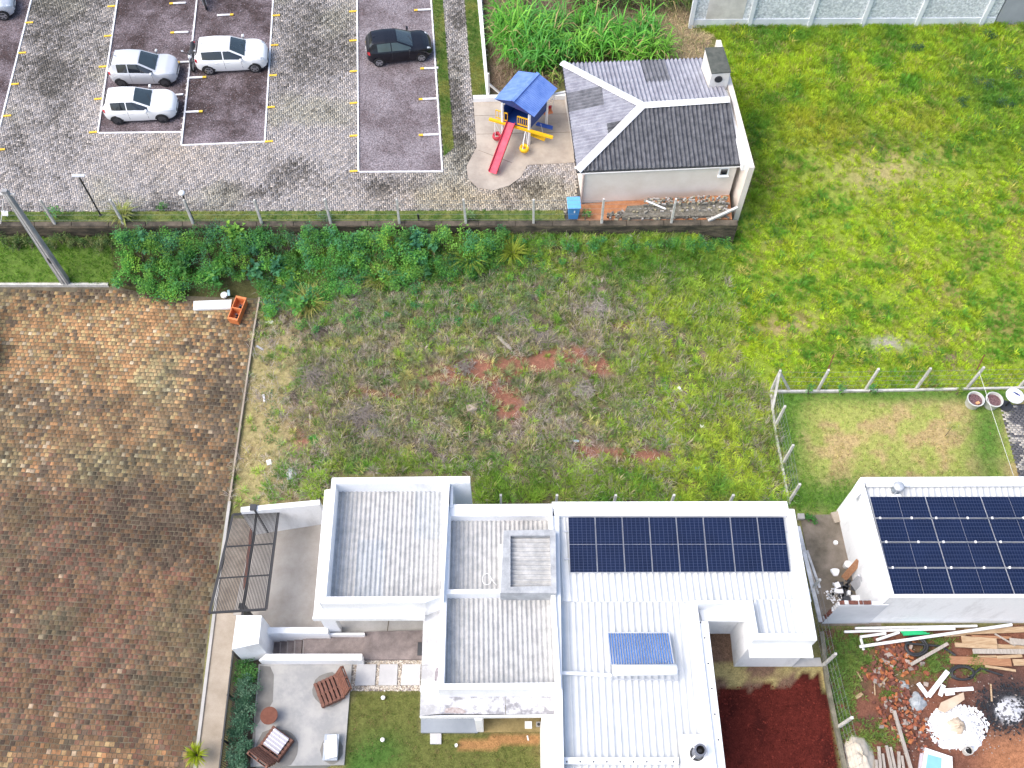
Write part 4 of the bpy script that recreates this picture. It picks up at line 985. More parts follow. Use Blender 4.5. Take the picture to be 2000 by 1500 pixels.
# boards stored along the fence between the houses
for k, (a, b, w) in enumerate([((1559, 1028), (1603, 1215), .16), ((1565, 1062), (1594, 1150), .12), ((1576, 1075), (1601, 1148), .10), ((1571, 1080), (1598, 1160), .08)]):
    o = MB().bar(U(*a, ZP + .9 - k * .1), U(*b, ZP + .9 - k * .1), w, .05).obj('stored_board', [white_dirty, wood_g, white_dirty, conc_post][k])
    tag(o, ['longest white board stored along the fence between the houses', 'grey weathered board stored beside the longest white one', 'narrow white board stored outermost on the passage side', 'pale narrow batten stored between the boards'][k], 'board')

# ---------------------------------------------------------------- tall white wall behind the field
yb0 = UG(1345, 49); yb1 = UG(1937, 45)
bw = thing('rubble_wall', 'tall whitewashed rubble wall with slim pilasters behind the field', 'wall', yb0.lerp(yb1, .5))
rubm = mat('whitewashed_rubble', (.46, .50, .54), .95, col2=(.74, .77, .80), scale=7, lo=.4, hi=.6, bump=1.0, bscale=9, fine=.2)
wallp(yb0, yb1, .3, 5.6, .5, m=rubm, name='wall_face', parent=bw)
smooth_w = mat('smooth_whitewash', (.58, .63, .68), .9, col2=(.74, .77, .80), scale=1.2)
dq = (yb1 - yb0); dn = Vector((dq.y, -dq.x, 0)).normalized(); dn = dn if dn.y < 0 else -dn
wallp(yb0 + dn * .17, yb1 + dn * .17, .05, 2.55, .5, m=smooth_w, name='plinth', parent=bw)
for px in (1347, 1461, 1578, 1681, 1786, 1912):
    f = (px - 1345) / 592; p = yb0 + dq * f + dn * .2
    MB().prism([p + Vector((x, y, 5.65 - p.z)) for x, y in ((-.11, -.1), (.11, -.1), (.11, .1), (-.11, .1))], .5).obj('pilaster', smooth_w, bw, world=True)
wallp(yb0 + dq * .05 + dn * .155, yb0 + dq * .17 + dn * .155, .03, 5.55, 2.5, m=mat('warm_patch', (.60, .58, .55), .9), name='plaster_patch', parent=bw)
y2 = UG(2080, 44)
gw = wallp(yb1 + Vector((.1, 0, 0)), y2, .25, 4.6, .5, m=mat('grey_cement_wall', (.28, .30, .33), .9, col2=(.34, .36, .40), scale=.5), name='wall_face', parent=thing('cement_wall', 'plain grey cement wall continuing from the whitewashed rubble wall', 'wall', yb1.lerp(y2, .5)))

# ---------------------------------------------------------------- fences, posts, poles
def post(px, z0, h, label, group, w=.12, name='fence_post', tilt=(0, 0), m=None):
    p = U(*px, z0)
    o = MB().prism([(-w * .42, -w * .42, h), (w * .42, -w * .42, h), (w * .42, w * .42, h), (-w * .42, w * .42, h)], [(-w / 2, -w / 2, -.05), (w / 2, -w / 2, -.05), (w / 2, w / 2, -.05), (-w / 2, w / 2, -.05)]).obj(name, m or conc_post, bevel=.012)
    o.location = p; o.rotation_euler = (tilt[0], tilt[1], R.uniform(-.06, .06)); tag(o, label, 'post', group); return p
wire_m = mat('galvanised_wire', (.30, .31, .32), .5, metal=.4)
tp = [post((x, 437 - .002 * x), ZT + .09, 1.85, 'concrete fence post standing on the mossy retaining wall', 'posts on the retaining wall', tilt=(R.gauss(0, .015), R.gauss(0, .015))) for x in (-25, 107, 241, 377, 511, 646, 780, 910, 1042, 1175, 1311)]
tf = thing('wire_fence', 'thin wire fence strung between the retaining wall posts', 'fence', tp[5])
for h in (.35, .75, 1.15, 1.5, 1.78):
    mb = MB()
    for a, b in zip(tp[:-1], tp[1:]): mb.bar(a + Vector((0, -.07, h)), b + Vector((0, -.07, h)), .008, .008)
    mb.obj('wire', wire_m, tf, world=True)
# lawn fence
lawn_posts = [(1596, 764), (1690, 762), (1788, 761), (1888, 759), (1990, 757)]
lp = [post(p, ZP, 2.0, 'white concrete post in the rear fence of the lawn', 'posts of the rear lawn fence') for p in lawn_posts]
corner = post((1506, 763), ZP, 1.9, 'white concrete corner post of the lawn fence with two braces', None)
for q in ((1543, 764), (1507, 806)):
    o = MB().bar(U(*q, ZP), corner + Vector((0, 0, 1.75)), .10, .10).obj('fence_brace', conc_post); tag(o, 'slanting concrete brace propping the lawn fence corner post', 'brace', 'braces of the corner post')
sp_ = [post(p, ZP, 1.95, 'white concrete post in the side fence facing the empty plot', 'posts of the side lawn fence') for p in ((1514, 832), (1529, 906), (1541, 980))]
lk = thing('lawn_kerb', 'thin white kerb under the fence round the lawn', 'kerb', corner)
for k, (a, b) in enumerate([((1504, 765), (1690, 763.5)), ((1690.6, 763.5), (1890, 760)), ((1890.6, 760), (2080, 756)), ((1505, 768), (1515, 850)), ((1515.2, 851), (1528, 915)), ((1528.2, 916), (1541, 985))]):
    MB().bar(U(*a, ZP + .08), U(*b, ZP + .08), .1, .16).obj('kerb_length', conc_post, lk, world=True)
mf = thing('mesh_fence', 'wire mesh strung between the lawn fence posts', 'fence', lp[1])
def meshrun(a, b, h=1.8, step=.3):
    d = b - a; n = max(2, int(d.length / step)); mb = MB()
    for k in range(1, n): mb.bar(a + d * k / n, a + d * k / n + Vector((0, 0, h)), .006, .006)
    for z in (.1, .5, .9, 1.3, 1.75): mb.bar(a + Vector((0, 0, z)), b + Vector((0, 0, z)), .007, .007)
    mb.obj('mesh_panel', wire_m, mf, world=True)
run = [corner] + lp
for a, b in zip(run[:-1], run[1:]): meshrun(a, b)
run = [corner] + sp_
for a, b in zip(run[:-1], run[1:]): meshrun(a, b, step=.2)
for px in ((1617, 722), (1908, 722)):
    p = U(px[0], px[1], ZP + 1.9); o = MB().bar(p, p + Vector((.12, .35, .75)), .045, .045).obj('rusty_stake', rust); tag(o, 'thin rusty rod rising from a rear lawn fence post', 'rod', 'rusty rods on the fence posts')
bp2 = [post((x, 985), ZP + .0, 2.55, 'grey concrete post behind the white parapet of the metal roofed wing', 'posts behind the parapet', w=.1) for x in ()]
for x in (978, 1088, 1203, 1317, 1433):
    p = U(x, 969, ZP + 2.0); o = MB().prism([(-.05, -.05, 2.0), (.05, -.05, 2.0), (.05, .05, 2.0), (-.05, .05, 2.0)], 0.0).obj('fence_post', conc_post); o.location = (p.x, p.y + .05, ZP)
    tag(o, 'grey concrete fence post in the weeds behind the white parapet', 'post', 'posts behind the parapet')
# side fence below the rubble yard
side = [post(p, ZP, 1.9, 'white concrete post of the fence between red soil and rubble yard', 'posts of the rubble yard fence') for p in ((1578, 1160), (1607, 1300), (1637, 1420))]
kb = MB(); pts = [U(1604, 1235, ZP + .05), U(1614, 1330, ZP + .05), U(1658, 1545, ZP + .05)]
for k in range(2): kb.bar(pts[k], pts[k + 1], .16, .3)
o = kb.obj('plot_kerb', mat('mossy_kerb', (.10, .10, .07), .95, col2=(.22, .2, .15), scale=3, fine=.2)); tag(o, 'mossy low kerb between the dark red soil and the rubble yard', 'kerb')
mf2 = thing('mesh_fence', 'wire mesh fence between the dark red soil and the rubble yard', 'fence', side[1])
mf = mf2
for a, b in zip(side[:-1], side[1:]): meshrun(a, b, step=.35)
meshrun(side[2], side[2] + (side[2] - side[1]), step=.35)

# utility pole
ub = U(130, 553, .1)
up_ = thing('utility_pole', 'tall grey concrete utility pole at the kerb of the grass verge', 'pole', ub)
polem = mat('pole_concrete', (.22, .23, .24), .9, col2=(.36, .36, .36), scale=3, stretch=(1, 1, .5), fine=.1)
MB().prism([(-.13, -.09, 7.2), (.13, -.09, 7.2), (.13, .09, 7.2), (-.13, .09, 7.2)], [(-.22, -.15, -.1), (.22, -.15, -.1), (.22, .15, -.1), (-.22, .15, -.1)]).obj('shaft', polem, up_, bevel=.02)
for s in (-1, 1): MB().bar((s * .08, -.165, .1), (s * .05, -.10, 7.0), .07, .02).obj('rib', conc_post, up_)
MB().bar((0, -.14, 1.9), (0, -.14, 2.3), .12, .05).obj('plate', dkgrey, up_)
MB().bar((-.35, 0, 6.9), (.35, 0, 6.9), .09, .09).obj('crossarm', conc_post, up_)
# lamp post
lb = U(197, 421, ZT)
lpst = thing('lamp_post', 'thin black lamp post in the grass strip of the car park', 'lamp post', lb)
MB().tube([(0, 0, -.05), (0, 0, 2.95)], [.045, .04], 10).obj('pole', blackm, lpst, smooth=True)
MB().bar((-.3, 0, 2.98), (.3, 0, 2.98), .16, .05).obj('lamp_head', mat('lamp_head_grey', (.5, .52, .55), .4), lpst)
MB().lathe([(.1, 0), (.1, .02), (.0, .03)], 10).obj('base_plate', blackm, lpst)
lb2 = U(379, 432, ZT)
lp2 = thing('lamp_post', 'thin black lamp post with a round head beside a fence post', 'lamp post', lb2)
MB().tube([(0, 0, -.05), (0, 0, 2.1)], [.04, .035], 10).obj('pole', blackm, lp2, smooth=True)
MB().lathe([(0, -.06), (.13, -.05), (.17, 0), (.12, .08), (0, .1)], 14, (0, 0, 2.15)).obj('lamp_head', lamp, lp2, smooth=True)
o = MB().tube([(0, 0, 0), (0, 0, .5)], .05, 10).obj('bollard', blackm, smooth=True); o.location = U(818, 431, ZT); tag(o, 'short black bollard in the grass strip by the fence', 'bollard')
# low sign by the utility pole
sg_ = thing('ground_sign', 'small white sign board on a thin post in the grass verge', 'sign', U(15, 424, ZT))
MB().tube([(0, 0, 0), (0, .02, .5)], .02, 6).obj('stake', pvc, sg_); MB().box((0, -.02, .32), (.32, .02, .24), rot=Matrix.Rotation(-.8, 3, 'X')).obj('board', pvc, sg_)
o = MB().tube([U(1, 440, ZT), U(5, 404, ZT + .9), U(6, 390, ZT + 1.4)], .02, 6).obj('white_conduit', pvc); tag(o, 'thin white conduit rising beside the utility pole', 'conduit')
# kerb wall and pen by the path
o = MB().prism(UP([(930, -30), (938, -30), (955, 184), (950, 184)], ZT + .25), ZT - .3).obj('low_wall', white); tag(o, 'low white wall between the path lawn and the tall grass', 'wall')
o = MB().prism(UP([(924, 186), (1104, 181), (1104, 187), (924, 192)], ZT + .3), ZT - .3).obj('low_wall', white); tag(o, 'low white wall behind the playset', 'wall')
pp = post((955, 187), ZT, 1.6, 'short white post at the corner of the low walls behind the playset', None)
o = MB().bar(pp + Vector((.02, 0, .85)), U(976, 182, ZT + .4), .09, .09).obj('post_brace', conc_post); tag(o, 'white slanting brace of the post behind the playset', 'brace')

# ---------------------------------------------------------------- playset
pb = U(1020, 262, ZT)
ps = thing('playset', 'wooden playset with blue pitched roof, red slide and tyre swings', 'playset', pb)
whp = mat('white_playset_post', (.76, .76, .76), .6)
feet = {'fl': U(982, 266, ZT), 'fr': U(1033, 281, ZT), 'br': U(1067, 243, ZT), 'bl': U(1017, 229, ZT)}
for p in feet.values(): MB().tube([p, p + Vector((0, 0, 2.4))], .075, 10).obj('post', whp, ps, world=True, smooth=True)
pf = [feet[k] + Vector((0, 0, 1.15)) for k in ('fl', 'fr', 'br', 'bl')]
MB().prism(pf, 1.05 + ZT).obj('platform', blue_dk, ps, world=True)
mid = sum(pf, Vector()) / 4
for a, b, h in ((pf[2], pf[3], .95), (pf[3], pf[0], .95), (pf[1], pf[2], .95)):
    d = (b - a).normalized() * .09
    MB().bar(a + d + Vector((0, 0, h / 2)), b - d + Vector((0, 0, h / 2)), .04, h).obj('side_panel', blue_dk, ps, world=True)
# roof : ridge runs front to back
e = [U(965, 194, ZT + 2.55), U(1043, 229, ZT + 2.45), U(1089, 173, ZT + 2.45), U(1013, 138, ZT + 2.55)]
r0, r1 = U(1000, 197, ZT + 3.15), U(1052, 141, ZT + 3.15)
r0 = U(1001, 198, ZT + 3.1); r1 = U(1051, 143, ZT + 3.1)
sheets('roof_sheet', [e[0], r0, r1, e[3]], (r0 - e[0]).to_2d(), .11, .012, [blue_roof], ps, per=40, row=9)
sheets('roof_sheet', [r0, e[1], e[2], r1], (e[1] - r0).to_2d(), .11, .012, [blue_roof], ps, per=40, row=9)
MB().bar(r0 + Vector((0, 0, .02)), r1 + Vector((0, 0, .02)), .18, .04).obj('ridge_cap', blue_roof, ps, world=True)
mb = MB(); mb.poly([e[0].lerp(e[3], .03) - Vector((0, 0, .05)), e[1].lerp(e[2], .03) - Vector((0, 0, .05)), r0.lerp(r1, .03) - Vector((0, 0, .05))]); mb.obj('gable', blue_dk, ps, world=True)
mb = MB(); mb.poly([e[3] - Vector((0, 0, .05)), e[2] - Vector((0, 0, .05)), r1 - Vector((0, 0, .05))]); mb.obj('gable', blue_dk, ps, world=True)
# railings
def rail(a, b, n=6, h=.6):
    rl = MB().bar(a + Vector((0, 0, h)), b + Vector((0, 0, h)), .05, .05).obj('railing', yellow, ps, world=True)
    MB().bar(a + Vector((0, 0, .08)), b + Vector((0, 0, .08)), .05, .05).obj('lower_bar', yellow, rl, world=True)
    for k in range(n + 1): MB().bar(a.lerp(b, k / n) + Vector((0, 0, .05)), a.lerp(b, k / n) + Vector((0, 0, h)), .03, .03).obj('baluster', yellow, rl, world=True)
rail(pf[0].lerp(pf[1], .55), pf[0].lerp(pf[1], 1.0)); rail(pf[0] + Vector((-.35, .15, 0)), pf[0].lerp(pf[1], .18), 4)
ex = (pf[1] - pf[0]).normalized()
MB().bar(pf[0] - ex * .75 + Vector((0, -.05, -.12)), pf[1] + ex * 1.3 + Vector((0, -.05, -.12)), .14, .12).obj('swing_beam', yellow, ps, world=True)
# slide
s0, s1 = pf[0].lerp(pf[1], .32) + Vector((0, -.05, .05)), U(962, 338, ZT + .22)
sl = MB().bar(s0, s1, .42, .04).obj('slide', pink, ps, world=True)
n_ = (s1 - s0).cross(Vector((0, 0, 1))).normalized() * .22
for s in (-1, 1): MB().bar(s0 + n_ * s + Vector((0, 0, .07)), s1 + n_ * s + Vector((0, 0, .07)), .03, .14).obj('side_rail', redp, sl, world=True)
MB().bar(U(966, 334, ZT), U(966, 334, ZT) + Vector((0, 0, .2)), .38, .05).obj('foot', redp, sl, world=True)
# tyre swings
def tswing(px, mm, top, ry=.24):
    c = U(*px, ZT + .38)
    t = MB().lathe([(ry * .55, -.1), (ry * .95, -.12), (ry * 1.08, 0), (ry * .95, .12), (ry * .55, .1), (ry * .5, 0), (ry * .55, -.1)], 18, c).obj('tyre_swing', mm, ps, world=True, smooth=True)
    for k in range(3):
        a_ = k * 2.1; MB().tube([c + Vector((ry * .8 * math.cos(a_), ry * .8 * math.sin(a_), .1)), top], .012, 5).obj('chain', alu, t, world=True)
tswing((971, 266), redp, pf[0] - ex * .45 + Vector((0, -.05, -.15))); tswing((1024, 290), yellow, pf[1] - ex * .2 + Vector((0, -.05, -.15)))
# rear swing arm and seats
rbm = U(1077, 200, ZT + 2.0)
MB().bar(pf[2] + Vector((0, 0, .9)), pf[2] + Vector((1.0, .3, .9)), .1, .1).obj('rear_arm', whp, ps, world=True)
sw_ = MB().bar(U(1061, 220, ZT + .7), U(1078, 216, ZT + .7), .35, .05).obj('swing_seat', terracotta, ps, world=True)
MB().bar(U(1063, 214, ZT + .72), U(1077, 211, ZT + .72), .03, .4).obj('seat_back', redp, sw_, world=True)
for px in ((1062, 220), (1078, 216)): MB().tube([U(*px, ZT + .7), pf[2] + Vector((.4, .1, .9))], .012, 5).obj('chain', alu, sw_, world=True)
MB().prism(UP([(1050, 238), (1080, 246), (1079, 252), (1046, 243)], ZT + .4), ZT + .33).obj('seesaw_board', mat('blue_board', (.03, .09, .40), .5), ps, world=True)
MB().prism(UP([(1038, 257), (1066, 268), (1063, 274), (1035, 263)], ZT + .45), ZT + .37).obj('bench_board', yellow, ps, world=True)
for px in ((1039, 260), (1063, 270)): MB().tube([U(*px, ZT + .4), U(*px, ZT + .4) + Vector((-.2, .3, .75))], .012, 5).obj('chain', alu, ps, world=True)
# ---------------------------------------------------------------- cars
def ip(x, xs, ys):
    """smooth interpolation through key points"""
    return float(np.interp(x, xs, ys))
def car(label, loc, rz, L, W, Hh, paint, spec, rims, group=None, four=True, front_lamp=None):
    """x forward, origin on the ground at the middle. spec: fractions for the profile"""
    t = thing('parked_car', label, 'car', loc, rz, group)
    hl = L / 2; hw = W / 2
    X = lambda f: -hl + f * L                     # 0 rear, 1 front
    rg0, rg1, rf, cw = spec['rear_glass_low'], spec['roof_rear'], spec['roof_front'], spec['cowl']
    hood, nose = spec['hood_z'], spec['nose_z']; belt = spec['belt']
    # top profile (centre line)
    tx = [0, .012, rg0, rg0 + .35 * (rg1 - rg0), rg1, (rg1 + rf) / 2, rf, cw, cw + .5 * (1 - cw), .97, 1.0]
    tz = [spec['tail_z'] - .12, spec['tail_z'], spec['tail_z'] + .04, spec['tail_z'] + .04 + .42 * (Hh - .03 - spec['tail_z']), Hh - .035, Hh, Hh - .03, hood + .05, hood, nose, nose - .18]
    # half width at the sill line and at the top edge
    wx_ = [0, .02, .07, .2, .5, .8, .92, .97, 1.0]; ww = [.62, .78, .90, .985, 1.0, .985, .90, .76, .52]
    ex_ = [0, .012, rg0, rg1, (rg1 + rf) / 2, rf, cw, cw + .5 * (1 - cw), .97, 1.0]; ew = [.60, .70, .74, .66, .68, .66, .82, .76, .62, .44]
    bz_ = [0, .03, .1, .5, .92, .98, 1.0]; bz = [.34, .28, .2, .18, .2, .26, .34]
    def sect(f):
        w = hw * ip(f, wx_, ww); zt = ip(f, tx, tz); e = hw * ip(f, ex_, ew); z0 = ip(f, bz_, bz)
        zb = min(belt + spec.get('wedge', .06) * (.5 - f), zt - .03)
        if f < .03 or f > .96: zb = min(zb, zt - .05)
        e = min(e, w * .99)
        ztE = zt - .045 * (1 if rg0 < f < cw else .9)
        ztE = max(ztE, zb + .005)
        return [(w * .93, z0), (w * .985, z0 + .12), (w, (z0 + zb) * .55), (w * .985, zb - .03), (w * .955, zb), (e + (w * .955 - e) * .5 - .0, zb + (ztE - zb) * .52), (e, ztE), (e * .88, ztE + (zt - ztE) * .55), (e * .5, ztE + (zt - ztE) * .9), (0, zt)]
    fs = sorted(set([0, .006, .012, .025, .04, .07, .1] + list(np.linspace(.12, .9, 40)) + [rg0, rg1, rf, cw, .93, .955, .975, .99, 1.0]))
    def row(f, off=0.0):
        s = sect(f)
        return [(X(f), y, z) for y, z in s] + [(X(f), -y, z) for y, z in s[-2::-1]]
    mb = MB(); mb.quadgrid([row(f) for f in fs]); mb.poly(row(0)); mb.poly(row(1.0)[::-1])
    body = mb.obj('body', paint, t, smooth=True, auto=math.radians(42))
    # surface patch helper: f range, section index range
    def patch(name, fa, fb, ia, ib, m, parent=t, sides=(1,), n=6, off=.006, trim=None):
        for sd in sides:
            rows = []
            for k in range(n + 1):
                f = fa + (fb - fa) * k / n; s = sect(f); r_ = []
                a_, b_ = (ia, ib) if trim is None else trim(f)
                for q in np.linspace(a_, b_, 5):
                    i0 = int(min(math.floor(q), len(s) - 2)); g = q - i0
                    y = s[i0][0] * (1 - g) + s[i0 + 1][0] * g; z = s[i0][1] * (1 - g) + s[i0 + 1][1] * g
                    r_.append((X(f), sd * (y + off * .8), z + off * .6))
                rows.append(r_)
            mbp = MB(); mbp.quadgrid(rows); mbp.obj(name, m, parent, smooth=True)
    def full(name, fa, fb, m, inset=.1, dx=0.0):
        rows = []
        for k in range(7):
            f = fa + (fb - fa) * k / 6; s = sect(f); pts = s[6:]
            half = [(y * (1 - inset * (.6 if y > 0 else 0)), z) for y, z in pts]
            r_ = [(X(f) + dx, y, z + .008) for y, z in half] + [(X(f) + dx, -y, z + .008) for y, z in half[-2::-1]]
            rows.append(r_)
        mbp = MB(); mbp.quadgrid(rows); return mbp.obj(name, m, t, smooth=True)
    full('windscreen', rf + .012, cw - .012, glassg, dx=.004)
    full('rear_window', rg0 + .25 * (rg1 - rg0), rg1 - .012, glass, dx=-.006)
    # side glass between the A pillar and the C pillar
    pil = spec.get('pillar', .5)
    def trim(f):
        return (4.18, 5.86)
    a_end, c_end = cw - .045, spec['c_pillar']
    spans = [(c_end, pil - .008), (pil + .008, a_end)]
    for fa, fb in spans: patch('side_window', fa, fb, 0, 0, spec.get('side_glass', glass), sides=(1, -1), trim=trim, n=10)
    # door lines, handles
    for f in spec.get('door_lines', []):
        patch('door_gap', f, f + .004, 0.3, 4.0, dkgrey, sides=(1, -1), n=1, off=.003)
    for f in spec.get('handles', []):
        for s in (-1, 1): MB().box((X(f), s * (hw * .995), belt - .12), (.16, .03, .03)).obj('door_handle', paint, t, bevel=.008)
    # wheels
    wr = spec.get('wheel', .30)
    for f in (spec['axle_r'], spec['axle_f']):
        for s in (-1, 1):
            yw = hw * ip(f, wx_, ww)
            arch = MB()
            arch.lathe([(0, 0), (wr + .055, 0), (wr + .055, -.05)], 24, (X(f), s * (yw + .004), wr - .01), axis='Y') if False else None
            pts = [(X(f) + (wr + .06) * math.cos(a), s * (yw + .006), max(.17, wr - .01 + (wr + .055) * math.sin(a))) for a in [k * math.pi / 14 for k in range(15)]]
            arch.poly(pts if s < 0 else pts[::-1]); arch.obj('wheel_arch', tyre, t)
            wl_ = MB().lathe([(wr * .6, -.1), (wr * .96, -.1), (wr, -.06), (wr, .06), (wr * .96, .1), (wr * .64, .1)], 26, (X(f), s * (yw - .07), wr), axis='Y').obj('wheel', tyre, t, smooth=True, auto=.7)
            rm = MB(); yy_ = s * (yw + .032)
            pts = [(X(f) + wr * .66 * math.cos(a), yy_ - s * .02, wr + wr * .66 * math.sin(a)) for a in [k * math.pi / 10 for k in range(20)]]
            rm.poly(pts[::-1] if s > 0 else pts); rm.obj('rim_disc', rimd, wl_)
            rk = MB(); nsp = 5 if rims is not rimd else 7
            for k in range(nsp):
                a = k * 2 * math.pi / nsp + .3
                rk.bar((X(f) + wr * .1 * math.cos(a), yy_, wr + wr * .1 * math.sin(a)), (X(f) + wr * .64 * math.cos(a), yy_, wr + wr * .64 * math.sin(a)), .012, .085)
            rk.lathe([(0, .015), (wr * .2, .01), (wr * .2, -.01)] if s > 0 else [(0, -.015), (wr * .2, -.01), (wr * .2, .01)], 12, (X(f), yy_, wr), axis='Y')
            rk.lathe([(wr * .6, -.005), (wr * .68, .0), (wr * .6, .006)], 24, (X(f), yy_, wr), axis='Y')
            rk.obj('rim', rims, wl_)
    # lamps, bumpers, mirrors
    for s in (-1, 1):
        patch('headlight', .925, .972, 4.3, 6.2, front_lamp or lamp, sides=(s,), n=4, off=.01)
        patch('taillight', .014, .05, 2.4, 4.3, redlamp, sides=(s,), n=3, off=.012)
        mr_ = MB().box((X(cw - .06), s * (hw * .99 + .1), belt + .08), (.13, .19, .13)).obj('mirror', spec.get('mirror', paint), t, bevel=.035)
        MB().box((X(cw - .055), s * (hw * .95 + .02), belt + .04), (.05, .14, .05)).obj('stalk', dkgrey, mr_)
    MB().box((X(1.0) - .02, 0, nose - .3), (.06, W * .5, .12)).obj('grille', dkgrey, t, bevel=.02)
    MB().box((X(1.0) - .06, 0, .3), (.1, W * .62, .08)).obj('lower_grille', dkgrey, t, bevel=.02)
    MB().box((X(0) - .008, 0, .62), (.03, .42, .11)).obj('number_plate', pvc, t)
    MB().box((X(1) + .012, 0, .42), (.02, .40, .10)).obj('number_plate', pvc, t)
    MB().tube([(X(rg1 + .05), .0, Hh - .02), (X(rg1 + .02), 0, Hh + .04)], .012, 5).obj('antenna', dkgrey, t)
    # seats glimpsed through the windscreen are dark; wiper arms
    for s in (-.25, .35): MB().bar((X(cw - .004), s, hood + .075), (X(cw - .06), s + .42, hood + .20), .012, .012).obj('wiper', blackm, t)
    return t
def car_at(p_rear_px, p_front_px, z=ZT):
    """photo positions of the near-side wheel contacts -> centre line pose"""
    a, b = U(*p_rear_px, z), U(*p_front_px, z); d = b - a
    return a, b, math.atan2(d.y, d.x)
def place(rear, front, axr, axf, L, W, lab, *args, **kw):
    a, b, rz = car_at(rear, front)
    wb = (axf - axr) * L
    L2 = L * (b - a).length / wb                   # scale the length so that the wheels stand where the photo shows them
    d = (b - a).normalized(); n = Vector((-d.y, d.x, 0))
    mid = a + d * (L2 * (.5 - axr)) + n * (W / 2 - .06)
    return car(lab, (mid.x, mid.y, ZT - .02), rz, L2, W, *args, **kw)
S500 = dict(rear_glass_low=.03, roof_rear=.115, roof_front=.49, cowl=.735, hood_z=.93, nose_z=.80, tail_z=.95, belt=.92, c_pillar=.17, pillar=.33, axle_r=.17, axle_f=.82, wheel=.30, door_lines=[.34, .67], handles=[.40])
SGOL = dict(rear_glass_low=.018, roof_rear=.10, roof_front=.46, cowl=.69, hood_z=.95, nose_z=.74, tail_z=.95, belt=.90, c_pillar=.15, pillar=.36, axle_r=.175, axle_f=.80, wheel=.295, door_lines=[.36, .62], handles=[.29, .41])
SPOLO = dict(rear_glass_low=.018, roof_rear=.095, roof_front=.515, cowl=.725, hood_z=.95, nose_z=.78, tail_z=.98, belt=.93, c_pillar=.13, pillar=.42, axle_r=.18, axle_f=.82, wheel=.32, door_lines=[.42, .66], handles=[.32, .46])
SKA = dict(rear_glass_low=.025, roof_rear=.11, roof_front=.47, cowl=.72, hood_z=.93, nose_z=.76, tail_z=.98, belt=.90, c_pillar=.17, pillar=.38, axle_r=.17, axle_f=.82, wheel=.295, door_lines=[.38, .64], handles=[.42], side_glass=mat('green_tinted_glass', (.05, .075, .075), .08, spec=.8))
place((241, 169), (325, 168), .17, .82, 3.55, 1.63, 'rounded silver two-door car parked between two white cars', 1.49, carsilver, S500, rimd, front_lamp=mat('clear_lamp', (.5, .54, .58), .15))
place((233, 242), (320, 238), .175, .80, 3.9, 1.65, 'white older hatchback parked in the bay nearest the end kerb', 1.42, carwhite, SGOL, rimd, front_lamp=mat('clear_lamp2', (.7, .72, .73), .2))
place((411, 145), (500, 140.5), .18, .82, 4.06, 1.75, 'white modern hatchback with alloy wheels parked beside a motorcycle', 1.47, carwhite, SPOLO, rimm, front_lamp=mat('clear_lamp3', (.35, .38, .42), .15))
place((742, 129), (824, 119.5), .17, .82, 3.84, 1.64, 'small black hatchback parked alone in the gravel bay by the grass', 1.45, carblack, SKA, rimm)
place((-72, 50), (8, 39), .18, .80, 4.3, 1.75, 'silver car whose nose reaches into the corner gravel bay', 1.46, mat('ice_silver_paint', (.58, .61, .65), .3, var=.01, metal=.2, coat=.7), SPOLO, rimm)
c_ = U(-28, 700, 0.03)
car('white car stopped at the edge of the sett street', (c_.x - .62, c_.y + .6, .02), math.radians(-72), 4.0, 1.7, 1.45, carwhite, SGOL, rimm)

